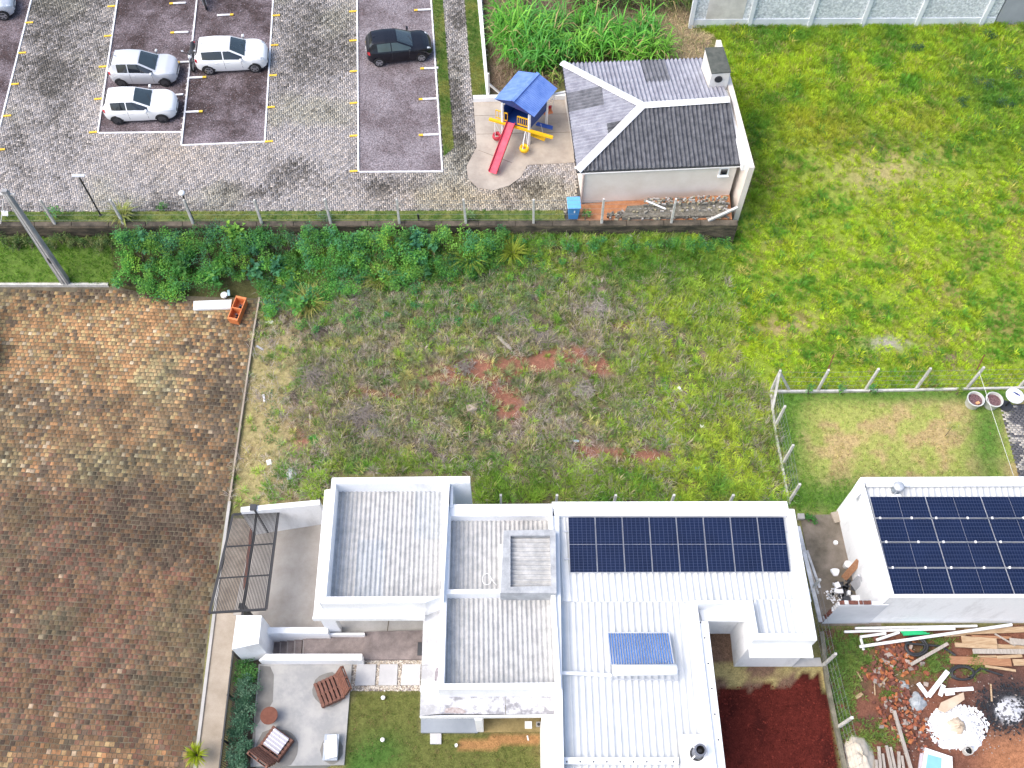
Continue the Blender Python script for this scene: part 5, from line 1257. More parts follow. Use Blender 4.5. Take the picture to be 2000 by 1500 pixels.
# ---------------------------------------------------------------- motorcycles
def motorcycle(label, loc, rz):
    t = thing('motorcycle', label, 'motorcycle', loc, rz)
    for x in (-.62, .62):
        w = MB().lathe([(.22, -.05), (.27, -.055), (.30, 0), (.27, .055), (.22, .05)], 22, (x, 0, .3), axis='Y').obj('wheel', tyre, t, smooth=True)
        MB().lathe([(.0, .02), (.05, .03), (.05, -.03), (0, -.02)], 10, (x, 0, .3), axis='Y').obj('hub', rimm, w)
        rm = MB()
        for k in range(10):
            a = k * math.pi / 5; rm.bar((x, 0, .3), (x + .22 * math.cos(a), 0, .3 + .22 * math.sin(a)), .012, .012)
        rm.lathe([(.21, -.02), (.23, 0), (.21, .02)], 22, (x, 0, .3), axis='Y'); rm.obj('spokes', rimm, w)
    MB().tube([(.62, -.09, .3), (.45, -.09, .75), (.38, -.08, .95)], .025, 8).obj('fork', rimm, t); MB().tube([(.62, .09, .3), (.45, .09, .75), (.38, .08, .95)], .025, 8).obj('fork', rimm, t)
    MB().tube([(.33, -.36, 1.05), (.38, -.2, 1.02), (.38, .2, 1.02), (.33, .36, 1.05)], .018, 8).obj('handlebar', blackm, t)
    MB().lathe([(0, .08), (.07, .06), (.09, 0), (.09, -.05)], 12, (.52, 0, .88), axis='X').obj('headlight', lamp, t)
    MB().tube([(.36, 0, .72), (.22, 0, .80), (.0, 0, .80), (-.1, 0, .74)], [.07, .14, .13, .08], 12).obj('fuel_tank', dkgrey, t, smooth=True)
    MB().tube([(-.05, 0, .76), (-.3, 0, .76), (-.62, 0, .82), (-.74, 0, .84)], [.09, .13, .12, .05], 10).obj('seat', blackm, t, smooth=True)
    MB().box((.05, 0, .40), (.42, .26, .32)).obj('engine', rimd, t, bevel=.04)
    MB().tube([(.15, -.16, .3), (-.3, -.17, .28), (-.7, -.17, .38)], [.03, .04, .05], 8).obj('exhaust', rimm, t)
    MB().bar((.62, 0, .61), (.40, 0, .62), .13, .02).obj('front_fender', dkgrey, t); MB().bar((-.85, 0, .55), (-.4, 0, .66), .15, .03).obj('rear_fender', dkgrey, t)
    MB().box((-.86, 0, .68), (.06, .12, .08)).obj('taillight', redlamp, t)
    for s in (-1, 1): MB().box((.36, s * .34, 1.17), (.02, .12, .08)).obj('mirror', lamp, t)
    MB().bar((-.1, .14, .05), (.0, .08, .4), .03, .03).obj('side_stand', blackm, t)
    return t
a = U(381, 122, ZT); motorcycle('black motorcycle squeezed behind the white modern hatchback', (a.x, a.y, ZT - .02), math.radians(-88))
a = U(399, 4, ZT); motorcycle('dark motorcycle with a white front standing in the far gravel bay', (a.x, a.y, ZT - .02), math.radians(-70))
# ---------------------------------------------------------------- front garden of the white house
ZG1 = ZP + .1
o = MB().prism(UP([(462, 1276), (517, 1291), (494, 1540), (437, 1540)], ZP), -.1).obj('planting_bed', mat('bed_soil', (.05, .04, .03), .95, col2=(.10, .08, .06), scale=4, bump=.5)); tag(o, 'dark soil planting bed under the hedge', 'bed', kind='structure')
patio_m = mat('patio_concrete', (.275, .28, .28), .8, col2=(.38, .375, .36), scale=.9, lo=.4, hi=.6, fine=.04)
o = MB().prism(UP([(505, 1297), (687.5, 1295.5), (672, 1494), (489, 1497)], ZG1), .0).obj('patio', patio_m); tag(o, 'smooth grey concrete patio with pallet chairs', 'patio', kind='structure')
damp = mat('damp_patch', (.145, .14, .13), .6, col2=(.19, .185, .175), scale=2)
def patch(px, z, m, name, parent): MB().poly(UP(px, z)[::-1] if False else UP(px, z)).obj(name, m, parent)
def ell(cx, cy, rx, ry, n=22, rag=.06): return [(cx + rx * (1 + R.uniform(-rag, rag)) * math.cos(-2 * math.pi * k / n), cy + ry * (1 + R.uniform(-rag, rag)) * math.sin(-2 * math.pi * k / n)) for k in range(n)]
patio = o
MB().poly(UP(ell(644, 1347, 33, 34), ZG1 + .004)).obj('damp_patch', damp, patio)
MB().poly(UP(ell(541, 1462, 42, 40), ZG1 + .004)).obj('damp_patch', damp, patio)
MB().poly(UP(ell(648, 1465, 22, 28), ZG1 + .004)).obj('damp_patch', damp, patio)
MB().poly(UP([(508, 1300), (528, 1302), (535, 1318), (533, 1370), (525, 1384), (499, 1420), (499, 1440), (493, 1492), (489, 1490)], ZG1 + .005)[::-1]).obj('damp_patch', damp, patio)
stone_m = mat('pale_stone_slab', (.42, .42, .43), .75, col2=(.52, .52, .52), scale=1.2, fine=.04)
for k, q in enumerate([[(697, 1297), (735, 1297), (732, 1338), (692.5, 1338.5)], [(742, 1297), (777, 1297), (775, 1338), (739, 1338)], [(786, 1297), (822, 1297), (820, 1338), (782.5, 1338)]]):
    o = MB().prism(UP(q, ZP + .08), ZP - .1).obj('stepping_stone', stone_m, bevel=.01)
    tag(o, ['square pale stepping stone nearest the concrete patio', 'square pale stepping stone between the other two', 'square pale stepping stone nearest the canopy of the house'][k], 'stepping stone')
peb = MB().prism(UP([(686, 1289.5), (826, 1288.5), (819, 1349), (680, 1349)], ZP + .015), ZP - .1).obj('pebble_bed', mat('pebble_base', (.20, .17, .14), .95, col2=(.36, .32, .27), scale=12, fine=.3)); tag(peb, 'pebble bed around the stepping stones', 'pebbles', kind='structure')
peb2 = MB().prism(UP([(512, 1290), (685.5, 1290), (685.5, 1295), (512, 1296)], ZP + .015), ZP - .1).obj('pebble_bed', mat('pebble_base2', (.12, .11, .11), .95, col2=(.36, .35, .36), scale=12, fine=.3)); tag(peb2, 'narrow pebble strip between patio and stair wall', 'pebbles', kind='structure')
def pebbles(poly, n, parent, cols, holes=()):
    X = rng.uniform(min(p[0] for p in poly), max(p[0] for p in poly), n); Y = rng.uniform(min(p[1] for p in poly), max(p[1] for p in poly), n)
    k = inpoly(X, Y, poly)
    for h in holes: k &= ~inpoly(X, Y, h)
    X, Y = X[k], Y[k]; m = len(X); P = np.array([tuple(U(a, b, ZP + .015)) for a, b in zip(X, Y)])
    r_ = rng.uniform(.02, .045, m); an = rng.uniform(0, 6.28, m); V = np.zeros((m, 6, 3))
    for q in range(5):
        V[:, q, 0] = P[:, 0] + r_ * np.cos(an + q * 1.257); V[:, q, 1] = P[:, 1] + r_ * np.sin(an + q * 1.257); V[:, q, 2] = ZP + .012
    V[:, 5] = P + np.stack([0 * r_, 0 * r_, r_ * .8], 1)
    T = (np.arange(m)[:, None, None] * 6 + np.array([(q, (q + 1) % 5, 5) for q in range(5)])[None]).reshape(-1, 3)
    C = np.array(cols)[rng.integers(0, len(cols), m)] * rng.uniform(.7, 1.2, (m, 1))
    o = fast('pebbles', V.reshape(-1, 3), T, np.repeat(C, 6, 0), attr_paint, parent); o['kind'] = 'stuff'
pebbles([(686, 1289.5), (826, 1288.5), (819, 1349), (680, 1349)], 4000, peb, [(.52, .47, .40), (.40, .34, .26), (.20, .17, .16), (.60, .56, .5)], [[(697, 1297), (735, 1297), (732, 1338), (692.5, 1338.5)], [(742, 1297), (777, 1297), (775, 1338), (739, 1338)], [(786, 1297), (822, 1297), (820, 1338), (782.5, 1338)]])
pebbles([(512, 1290), (685.5, 1290), (685.5, 1295), (512, 1296)], 900, peb2, [(.55, .54, .54), (.35, .34, .36), (.12, .12, .14)])
# pallet chairs
def pallet_chair(label, px, rz, cushion=False):
    t = thing('pallet_chair', label, 'chair', U(*px, ZG1), rz)
    for z in (.06, .34):
        for k in range(6): MB().box((-.42 + k * .168, 0, z), (.11, 1.0, .022)).obj('seat_slat' if z > .3 else 'base_slat', pallet, t)
    for y in (-.45, 0, .45):
        MB().box((0, y, .2), (.98, .08, .24)).obj('bearer', pallet, t)
    th = 1.12; up = Vector((-math.cos(th), 0, math.sin(th))); nrm_ = Vector((math.sin(th), 0, math.cos(th)))
    base = Vector((-.46, 0, .38)); rot = Matrix((up, Vector((0, 1, 0)), nrm_)).transposed()
    for k in range(5): MB().box(base + up * (.08 + k * .15), (.11, 1.0, .022), rot=rot).obj('back_slat', pallet, t)
    for k in range(4): MB().box(base + up * (.08 + k * .2) - nrm_ * .12, (.09, 1.0, .022), rot=rot).obj('back_slat', pallet, t)
    for y in (-.45, 0, .45): MB().box(base + up * .38 + Vector((0, y, 0)) - nrm_ * .06, (.76, .07, .09), rot=rot).obj('back_bearer', pallet, t)
    if cushion:
        cm_ = mat('striped_cushion', (.34, .33, .37), .9, col2=(.46, .45, .50), scale=3, stretch=(20, .4, 1))
        c = MB().box((.08, 0, .40), (.72, .74, .07)).obj('cushion', cm_, t, bevel=.03)
        for k in range(5): MB().box((-.2 + k * .14, 0, .4375), (.03, .735, .006)).obj('stripe', foam, c)
    return t
pallet_chair('slatted red-brown pallet chair without a cushion on the patio', (645, 1352), math.radians(205))
pallet_chair('slatted red-brown pallet chair with a striped pale cushion', (541, 1455), math.radians(57), True)
t = thing('round_table', 'low round rusty table beside the hedge on the patio', 'table', U(530, 1402, ZG1))
MB().lathe([(0, .46), (.34, .46), (.345, .44), (.33, .42), (0, .42)], 28).obj('table_top', rust, t); MB().lathe([(.24, .42), (.26, .2), (.2, 0)], 20).obj('drum_base', rust, t, smooth=True)
t = thing('storage_tub', 'grey plastic tub piled with white sheets on the patio', 'tub', U(649, 1462, ZG1))
MB().prism([(-.3, -.5, .34), (.3, -.5, .34), (.3, .5, .34), (-.3, .5, .34)], [(-.25, -.44, 0), (.25, -.44, 0), (.25, .44, 0), (-.25, .44, 0)]).obj('shell', mat('pale_grey_plastic', (.34, .38, .43), .5), t, bevel=.04)
for k, (x, y, a, w, h) in enumerate([(.02, .2, .05, .36, .5), (.03, -.05, .12, .46, .62), (.0, -.12, .22, .44, .6)]):
    o = MB().box((x, y, .37 + k * .03), (w, h, .02), rz=a).obj('paper_sheet', foam); o.location = U(649, 1462, ZG1); tag(o, ['white sheet lowest in the pile on the grey tub', 'white sheet in the middle of the pile on the grey tub', 'white sheet topmost on the grey tub'][k], 'sheet')
# garden fence along the sidewalk
a, b = U(455, 1273, 1.95), U(424, 1540, 1.95)
gf = thing('garden_fence', 'dark metal slat fence between the sidewalk and the hedge', 'fence', (a + b) / 2 - Vector((0, 0, 1.8)))
dkm = mat('dark_brown_metal', (.05, .045, .045), .6)
MB().bar(a, b, .06, .05).obj('top_rail', blackm, gf, world=True); MB().bar(a - Vector((0, 0, 1.5)), b - Vector((0, 0, 1.5)), .05, .05).obj('bottom_rail', blackm, gf, world=True)
n = 60
for k in range(n + 1): p = a.lerp(b, k / n); MB().bar(p - Vector((0, 0, 1.5)), p, .05, .022).obj('slat', dkm, gf, world=True)
for k in (0, .33, .66, 1): p = a.lerp(b, k); MB().bar(p - Vector((0, 0, 1.9)), p + Vector((0, 0, .04)), .08, .08).obj('post', blackm, gf, world=True)
o = MB().prism([a + Vector((.06, 0, -1.5)), b + Vector((.06, 0, -1.5)), b + Vector((-.1, 0, -1.5)), a + Vector((-.1, 0, -1.5))], -.1).obj('fence_plinth', concrete_warm, gf, world=True)
for px, l in (((749, 1364), 'round white garden lamp in the lawn near the stepping stones'), ((748, 1446), 'round white garden lamp in the darker patch of lawn')):
    t = thing('garden_lamp', l, 'lamp', U(*px, ZP)); MB().lathe([(0, .2), (.07, .19), (.09, .15), (.07, .11)], 16).obj('globe', pvc, t, smooth=True); MB().tube([(0, 0, 0), (0, 0, .12)], .02, 8).obj('stem', dkgrey, t)
o = MB().prism(UP([(840, 1432), (862, 1432), (862, 1453), (840, 1453)], ZP + .1), ZP - .05).obj('stone_step', stone_m, bevel=.01); tag(o, 'pale stone step at the edge of the blue-grey veranda', 'step')
boxthing('access_cover', 'white square cover on the ochre porch floor', 'cover', (1032, 1416), ZP + .08, (.28, .28, .04), pvc)
t = thing('drain_box', 'pale square drain with a black round opening on the porch', 'drain', U(1052, 1415, ZP + .08)); MB().box((0, 0, .02), (.2, .2, .04)).obj('frame', concrete, t); MB().lathe([(0, .045), (.06, .045)], 14).obj('opening', blackm, t)
o = MB().tube([U(1030, 1437, ZP), U(1032, 1446, ZP + .05)], .03, 8).obj('pipe_stub', pvc); tag(o, 'white pipe stub in the bare trench beside the porch', 'pipe')
o = MB().tube([U(891, 1457, ZP), U(891, 1455, ZP + .3)], .06, 10).obj('pipe_stub', pvc); tag(o, 'white pipe end at the start of the bare trench', 'pipe')

# ---------------------------------------------------------------- corner of the street
t = thing('planter_trough', 'orange plastic trough with a divider at the street corner', 'trough', U(462, 612, .03))
rim = [U(461, 577, .5), U(481.5, 581.5, .5), U(463.5, 626.5, .5), U(443.7, 622, .5)]; cc = sum(rim, Vector()) / 4
outb = [cc + (p - cc) * .93 for p in rim]; inn = [cc + (p - cc) * .84 for p in rim]
mb = MB(); mb.quadgrid([[Vector((p.x, p.y, .03)) for p in outb], [Vector((p.x, p.y, .5)) for p in rim], [Vector((p.x, p.y, .5)) for p in inn], [Vector((p.x, p.y, .1)) for p in inn]], close=True); mb.poly([Vector((p.x, p.y, .1)) for p in inn]); mb.obj('shell', terracotta, t, world=True)
MB().bar(inn[0].lerp(inn[3], .52), inn[1].lerp(inn[2], .52), .05, .06).obj('divider_top', terracotta, t, world=True)
MB().bar(inn[0].lerp(inn[3], .52) - Vector((0, 0, .22)), inn[1].lerp(inn[2], .52) - Vector((0, 0, .22)), .03, .36).obj('divider', terracotta, t, world=True)
mb = MB()
for k in range(26):
    f = R.choice([.25, .75]) + R.gauss(0, .07); g_ = .6 + R.gauss(0, .12); p = inn[0].lerp(inn[3], f).lerp(inn[1].lerp(inn[2], f), g_); s = R.uniform(.05, .13); mb.box((p.x, p.y, .14), (s, s, .07), R.uniform(0, 3))
o = mb.obj('trough_debris', mat('dark_debris', (.07, .04, .06), .9, col2=(.25, .2, .22), scale=14)); tag(o, 'dark debris lying in the orange trough', 'debris', kind='stuff')
o = MB().prism(UP([(378, 588), (452.5, 585), (450, 602), (377, 604.5)], .17), .05).obj('white_board', mat('weathered_white_board', (.60, .64, .66), .8, col2=(.78, .80, .81), scale=5, stretch=(1, 9, 1))); tag(o, 'long white weathered board lying beside the orange trough', 'board')
o = MB().lathe([(0, .1), (.17, .09), (.18, .0)], 18).obj('bucket_disc', pvc); o.location = U(438, 577, .12); tag(o, 'round white disc behind the long white board', 'disc')
o = MB().box((0, 0, .05), (.14, .34, .08)).obj('folded_cloth', mat('pale_blue_cloth', (.40, .60, .65), .9), bevel=.03); o.location = U(447, 573, .1); o.rotation_euler = (.1, 0, .2); tag(o, 'pale blue folded cloth next to the round white disc', 'cloth')

# ---------------------------------------------------------------- lawn yard furniture
for px, l in (((1897, 790), 'round whitish pot with a chip of orange brick among dark mulch'), ((1933, 791), 'round whitish pot filled with dark mulch next to the paving')):
    c = U(*px, ZP); t = thing('plant_pot', l, 'pot', c)
    potm = mat('whitish_pot', (.46, .47, .44), .8, col2=(.58, .59, .57), scale=4)
    MB().lathe([(0, 0), (.30, 0), (.37, .48), (.40, .52), (.40, .56), (.35, .56), (.33, .4), (0, .4)], 28).obj('pot', potm, t, smooth=True, auto=.5)
    MB().lathe([(0, .43), (.335, .42)], 20).obj('mulch', mat('dark_mulch', (.06, .03, .035), .95, col2=(.22, .13, .14), scale=18, fine=.4), t)
    if px[0] < 1900: MB().box((.08, -.16, .46), (.16, .12, .06), rz=.4).obj('brick_chip', mat('pale_brick', (.60, .33, .16), .9), t)
c = U(1964, 793, ZP + .05)
t = thing('bistro_table', 'small round white table on a dark pedestal base', 'table', c)
MB().lathe([(0, 1.02), (.40, 1.02), (.41, 1.0), (.39, .97), (0, .97)], 30).obj('table_top', mat('white_table_top', (.66, .70, .76), .4, var=.04), t)
MB().tube([(0, 0, .04), (0, 0, .97)], .045, 12).obj('pedestal', blackm, t); MB().lathe([(0, .06), (.29, .04), (.30, 0)], 24).obj('base', dkgrey, t)
for k, (x, y, a, m_) in enumerate([(.05, .12, .5, 'dark blue'), (.12, .05, .5, 'purple-blue')]):
    o = MB().box((0, 0, 1.032), (.22, .06, .02), rz=-.6).obj('slipper', mat('dark_blue_foam_%d' % k, (.03, .06 - k * .03, .20), .7), bevel=.008); o.location = (c.x + x, c.y + y, c.z); tag(o, m_ + ' strip lying on the small round white table', 'strip')
pvp = [U(1951, 792, ZP), U(2080, 785, ZP), U(2110, 940, ZP), U(1992, 935, ZP)]
pv_ = MB().prism([p + Vector((0, 0, .03)) for p in pvp], ZP - .2).obj('yard_paving', base_m); tag(pv_, 'grey paved corner of the lawn yard', 'paving', kind='structure')
sv2 = []; st2 = []; sc2 = []
for i in range(24):
    for j in range(36):
        x = pvp[0].x + i * .21 + (j % 2) * .1; y = pvp[3].y + j * .11 - .2
        if not inpoly(np.array([x]), np.array([y]), [(p.x, p.y) for p in pvp])[0]: continue
        b_ = len(sv2); z = ZP + .055 + R.uniform(-.004, .004)
        for (ins, zz) in ((0, ZP + .02), (.006, z)):
            for sx_, sy_ in ((-1, -1), (1, -1), (1, 1), (-1, 1)): sv2.append((x + sx_ * (.1 - ins), y + sy_ * (.05 - ins), zz))
        st2 += [(a + b_, c_ + b_, d + b_) for a, c_, d in SETF]
        dkp = fbm(np.array([x]), np.array([y]), .9, 5)[0] > .52
        cc_ = np.array([.10, .10, .11]) if dkp or R.random() < .15 else np.array([.36, .34, .31]); sc2 += [cc_ * R.uniform(.8, 1.2)] * 8
o = fast('pavers', sv2, st2, sc2, attr_paint, pv_); o['kind'] = 'stuff'
o = MB().tube([U(1912, 725, ZP + 1.9), U(1945, 826, ZP + 1.6), U(1980, 930, ZP + 2.4)], .008, 5).obj('clothes_line', pvc); tag(o, 'thin clothes line from the fence post to the neighbour house', 'line')

# ---------------------------------------------------------------- rubble yard
def lie(name, a, b, w, h, m, label, cat, z=ZP + .1, group=None):
    pa, pb = U(*a, z), U(*b, z); o = MB().bar(pa, pb, w, h).obj(name, m, bevel=.006); return tag(o, label, cat, group)
def pipe(a, b, r, label, z=ZP + .15, zb=None, m=None):
    o = MB().tube([U(*a, z), U(*b, zb or z)], r, 10).obj('plastic_pipe', m or pvc, smooth=True, auto=.7); return tag(o, label, 'pipe')
pipe((1649, 1234), (1865, 1228), .055, 'white plastic pipe with a free end nearest the broken side wall', ZP + .2)
pipe((1670, 1227), (1908, 1222.5), .055, 'white plastic pipe lying against the neighbour wall foot', ZP + .15)
pipe((1679, 1263), (1976, 1220), .065, 'longest white plastic pipe lying diagonally over the scrap', ZP + .35)
pipe((1680, 1244), (1730, 1237), .06, 'short white pipe bundle wrapped with black tape', ZP + .25)
pipe((1681, 1246), (1687, 1270), .06, 'short pale pipe under the end of the longest pipe', ZP + .12)
pipe((1712, 1250), (1756, 1235), .06, 'pale blue-white pipe crossing under the longest pipe', ZP + .28)
for k in range(4): lie('green_strip', (1758 + k * 2, 1232.5 + k * 2.6), (1797 + k * 6, 1231 + k * 2.2), .06, .06, green_pl, 'bright green plastic strip in the bundle beside the white pipes', 'strip', ZP + .2, 'green plastic strips')
def coil(c, rx, ry, turns, r, label, tail=None, z=ZP + .08):
    pts = []
    for k in range(int(turns * 20)):
        t_ = k / 20 * 2 * math.pi; f = 1 + .10 * math.sin(t_ * .37); pts.append(U(c[0] + rx * f * math.cos(t_) + 1.5 * (k // 20), c[1] + ry * f * math.sin(t_), z + .06 * (k // 20)))
    if tail: pts += [U(*q, z) for q in tail]
    o = MB().tube(pts, r, 7).obj('hose_coil', hose, smooth=True); tag(o, label, 'hose')
coil((1786, 1262), 20, 17, 3.6, .05, 'thick black hose coil among the brick rubble', [(1838, 1262), (1866, 1280)])
coil((1879, 1314), 22, 13, 2.2, .045, 'black hose loop below the timber pile', [(1915, 1305), (1958, 1319)])
for k, (a, b, w, m, l) in enumerate([((1885, 1234), (2030, 1228), .24, wood, 'wide tan board lying closest to the neighbour wall'), ((1844, 1241), (1886, 1238), .14, wood, 'short tan board tucked under the longest white pipe'),
        ((1878, 1249), (1947, 1254), .30, wood, 'broad split tan plank with a square end'), ((1865, 1259.5), (1947, 1264), .18, wood, 'pale tan plank with one jutting end'), ((1855, 1289), (1975, 1294), .32, wood2, 'long thick reddish beam at the front of the timber pile'),
        ((1979, 1294), (2040, 1293), .26, wood, 'orange-tan board continuing beyond the reddish beam'), ((1924, 1301), (1984, 1310), .10, wood, 'narrow tan batten lying in front of the reddish beam'), ((1900, 1272), (2030, 1273), .2, wood_g, 'dark grey weathered plank in the middle of the timber pile'),
        ((1909, 1283), (1946, 1282), .09, wood, 'short pale lath behind the reddish beam'), ((1947, 1284), (1996, 1281), .13, wood, 'broken tan board resting on the dark grey plank'), ((1943, 1238), (1983, 1261), .07, wood_g, 'thin grey lath lying askew over the timber pile'),
        ((1972, 1252), (2030, 1258), .26, wood_g, 'wide grey board partly under the thin lath'), ((1945, 1262), (2030, 1267), .18, wood, 'tan board below the wide grey board'), ((1898, 1243), (1975, 1246), .10, wood2, 'thin reddish batten between the wide boards')]):
    lie('plank', a, b, w, .05 + .02 * (k % 2), m, l, 'plank', ZP + .08 + .035 * (k % 4))
lie('timber_post', (1779, 1298), (1851, 1257), .13, .1, wood_g, 'grey square post lying diagonally across the hose coil', 'post', ZP + .32)
lie('timber_post', (1746, 1388), (1780, 1505), .13, .1, wood_g, 'long grey-brown post lying on the brick rubble', 'post', ZP + .2)
for k, (a, b, w) in enumerate([((1716, 1458), (1721, 1520), .12), ((1731, 1456), (1745, 1520), .11), ((1739, 1459), (1752, 1520), .1), ((1755, 1468), (1757, 1520), .11), ((1761, 1476), (1768, 1520), .1), ((1711, 1484), (1713, 1520), .11), ((1724, 1472), (1730, 1520), .09)]):
    lie('timber_pole', a, b, w, .09, wood_g, 'grey timber pole in the row beside the sand heap', 'pole', ZP + .1, 'row of timber poles')
for k, (a, b, w) in enumerate([((1793, 1334), (1813, 1361), .17), ((1813, 1360), (1851, 1311), .19), ((1836, 1359), (1843, 1338), .17), ((1842, 1349), (1901, 1345), .15), ((1846, 1355), (1864, 1353), .16)]):
    lie('foam_strip', a, b, w, .05, foam, ['white foam strip forming the short arm of a V', 'longest white foam strip lying diagonally', 'short white foam strip crossing the longest one', 'straight white foam strip pointing to the burnt patch', 'stubby white foam strip beside the cardboard'][k], 'foam strip', ZP + .1 + .03 * k)
# heaps
def heap(name, label, cat, c, rx, ry, h, m, seed, kind=None):
    pc = U(*c, ZP); sc_ = FPX / ((CAMH - ZP) / (sP + (c[1] - 750) / FPX * cP)); rx /= sc_; ry /= sc_ * .95
    rows = []
    for q in range(8):
        f = q / 7; row_ = []
        for k in range(24):
            t_ = k * math.pi / 12; nz_ = float(fbm(np.array([math.cos(t_) * 2 + f * 3]), np.array([math.sin(t_) * 2]), .8, seed)[0])
            rr = f * (1 + .5 * (nz_ - .5)); row_.append((pc.x + rx * rr * math.cos(t_), pc.y + ry * rr * math.sin(t_), ZP - .06 + h * (1 - f * f) * (.7 + .6 * nz_)))
        rows.append(row_)
    mb = MB(); mb.quadgrid(rows[::-1], close=True); o = mb.obj(name, m, smooth=True); return tag(o, label, cat, kind=kind)
heap('sand_heap', 'pale beige sand heap at the mossy kerb', 'sand heap', (1678, 1478), 30, 42, .45, mat('pale_sand', (.48, .42, .33), .95, col2=(.60, .55, .46), scale=3, fine=.08), 3)
heap('ash_heap', 'smaller grey mortar heap among the brick rubble', 'heap', (1764, 1340), 14, 12, .18, mat('grey_mortar', (.26, .28, .29), .95, col2=(.40, .42, .43), scale=7, fine=.12), 4)
heap('ash_heap', 'larger grey mortar heap beside the white foam strips', 'heap', (1792, 1371), 19, 20, .25, mat('grey_mortar2', (.24, .27, .29), .95, col2=(.40, .43, .45), scale=7, fine=.12), 5)
heap('plaster_heap', 'white heap of plaster and shredded foam with a tan crown', 'heap', (1868, 1422), 60, 44, .40, mat('white_plaster', (.52, .54, .58), .95, col2=(.80, .81, .83), scale=9, lo=.42, hi=.52, fine=.12), 6)
heap('sand_heap', 'tan sand heap on top of the white plaster heap', 'sand heap', (1864, 1421), 26, 25, .62, mat('tan_sand', (.42, .33, .24), .95, col2=(.56, .49, .40), scale=3, fine=.08), 7)
heap('burnt_heap', 'burnt patch of grey ash ringed with black charcoal', 'heap', (1973, 1388), 34, 28, .16, mat('pale_ash', (.10, .10, .11), .95, col2=(.52, .53, .56), scale=7, lo=.42, hi=.5, fine=.15), 8)
mb = MB()
for k in range(700):
    a_ = R.uniform(0, 6.28); rr = math.sqrt(R.random()); p = U(1868 + 62 * rr * math.cos(a_), 1421 + 45 * rr * math.sin(a_), ZP); f = 1 - rr * rr; s = R.uniform(.03, .13)
    if ((p.x - U(1864, 1424, ZP).x) ** 2 + (p.y - U(1864, 1424, ZP).y) ** 2) < .2: continue
    mb.box((p.x, p.y, ZP + .05 + .34 * f), (s, s * R.uniform(.3, .9), R.uniform(.015, .05)), rot=Matrix.Rotation(R.uniform(0, 6.28), 3, 'Z') @ Matrix.Rotation(R.gauss(0, .5), 3, 'X'))
o = mb.obj('foam_shreds', foam); tag(o, 'white foam shreds strewn over the plaster heap', 'foam shreds', kind='stuff')
mb = MB()
for k in range(420):
    a_ = R.uniform(0, 6.28); rr = abs(R.gauss(1.0, .25)); p = U(1968 + 48 * rr * math.cos(a_), 1383 + 38 * rr * math.sin(a_), ZP + .03); s = R.uniform(.03, .11); mb.box(p, (s, s * .6, s * .4), R.uniform(0, 3))
o = mb.obj('charcoal', blackm); tag(o, 'black charcoal crumbs round the burnt ash', 'charcoal', kind='stuff')
o = MB().prism(UP([(1832, 1386), (1838, 1372), (1882, 1352), (1884, 1366), (1862, 1382), (1846, 1392)], ZP + .32), ZP + .29).obj('cardboard', mat('tan_cardboard', (.46, .36, .26), .9, col2=(.56, .46, .35), scale=2)); tag(o, 'torn tan cardboard above the white plaster heap', 'cardboard')
t = thing('paint_can', 'black open can at the edge of the white plaster heap', 'can', U(1887, 1468, ZP)); MB().lathe([(.0, 0), (.16, 0), (.17, .32), (.14, .32), (.14, .06), (0, .06)], 18).obj('shell', conc_post, t, smooth=True, auto=.6); MB().lathe([(.145, .325), (.135, .08), (0, .07)], 18).obj('inside', blackm, t)
q = UP([(1807, 1460), (1860, 1478), (1862, 1530), (1796, 1530)], ZP + .22)
t = thing('window_sash', 'discarded white window frame with a pale blue pane', 'window', sum(q, Vector()) / 4)
MB().prism(q, ZP + .16).obj('frame', pvc, t, world=True); cc = sum(q, Vector()) / 4
qq = [q[0].lerp(q[1], .12).lerp(q[3].lerp(q[2], .12), .16), q[0].lerp(q[1], .62).lerp(q[3].lerp(q[2], .62), .16), q[3].lerp(q[2], .62), q[3].lerp(q[2], .12)]
MB().prism([p + Vector((0, 0, .004)) for p in qq], ZP + .17).obj('pane', mat('pale_blue_film', (.22, .46, .54), .3, var=.06), t, world=True)
o = MB().prism(UP([(1799, 1460), (1805, 1461), (1797, 1530), (1790, 1530)], ZP + .12), ZP + .05).obj('loose_board', mat('lilac_board', (.46, .42, .46), .8)); tag(o, 'pale lilac board along the side of the window frame', 'board')
# brick rubble: each bit a piece of its own heap
def rubble(label, spots, n, mats, smin, smax):
    t = thing('brick_rubble', label, 'rubble', U(*spots[0][:2], ZP))
    data = []
    for m in mats:
        for v in range(2):
            bm = bmesh.new(); bmesh.ops.create_cube(bm, size=1.0)
            for vv in bm.verts: vv.co += Vector((R.gauss(0, .13), R.gauss(0, .13), R.gauss(0, .13)))
            me = bpy.data.meshes.new('brick_piece'); bm.to_mesh(me); bm.free(); me.materials.append(m); data.append(me)
    for k in range(n):
        c = R.choices(spots, [s[4] for s in spots])[0]
        p = U(R.gauss(c[0], c[2]), R.gauss(c[1], c[3]), ZP); s = R.uniform(smin, smax)
        o = bpy.data.objects.new('brick_piece', R.choice(data)); link(o, t)
        o.location = Vector((p.x, p.y, ZP + s * .25 + R.uniform(0, .12))) - OFF[t.name]; o.scale = (s * R.uniform(.8, 1.7), s, s * R.uniform(.35, .8)); o.rotation_euler = (R.gauss(0, .3), R.gauss(0, .3), R.uniform(0, 6.28))
cm1 = mat('pale_mortar_bit', (.30, .25, .22), .95, var=.2, scale=8); cm2 = mat('orange_brick', (.36, .13, .05), .9, var=.2, scale=8)
rubble('heap of broken red bricks around the hose coil', [(1742, 1277, 20, 15, 3), (1714, 1316, 13, 9, 1.5), (1775, 1300, 14, 14, 1.5)], 230, [brickm, brickm, brickd, brickd, brickd, cm2, cm1], .06, .17)
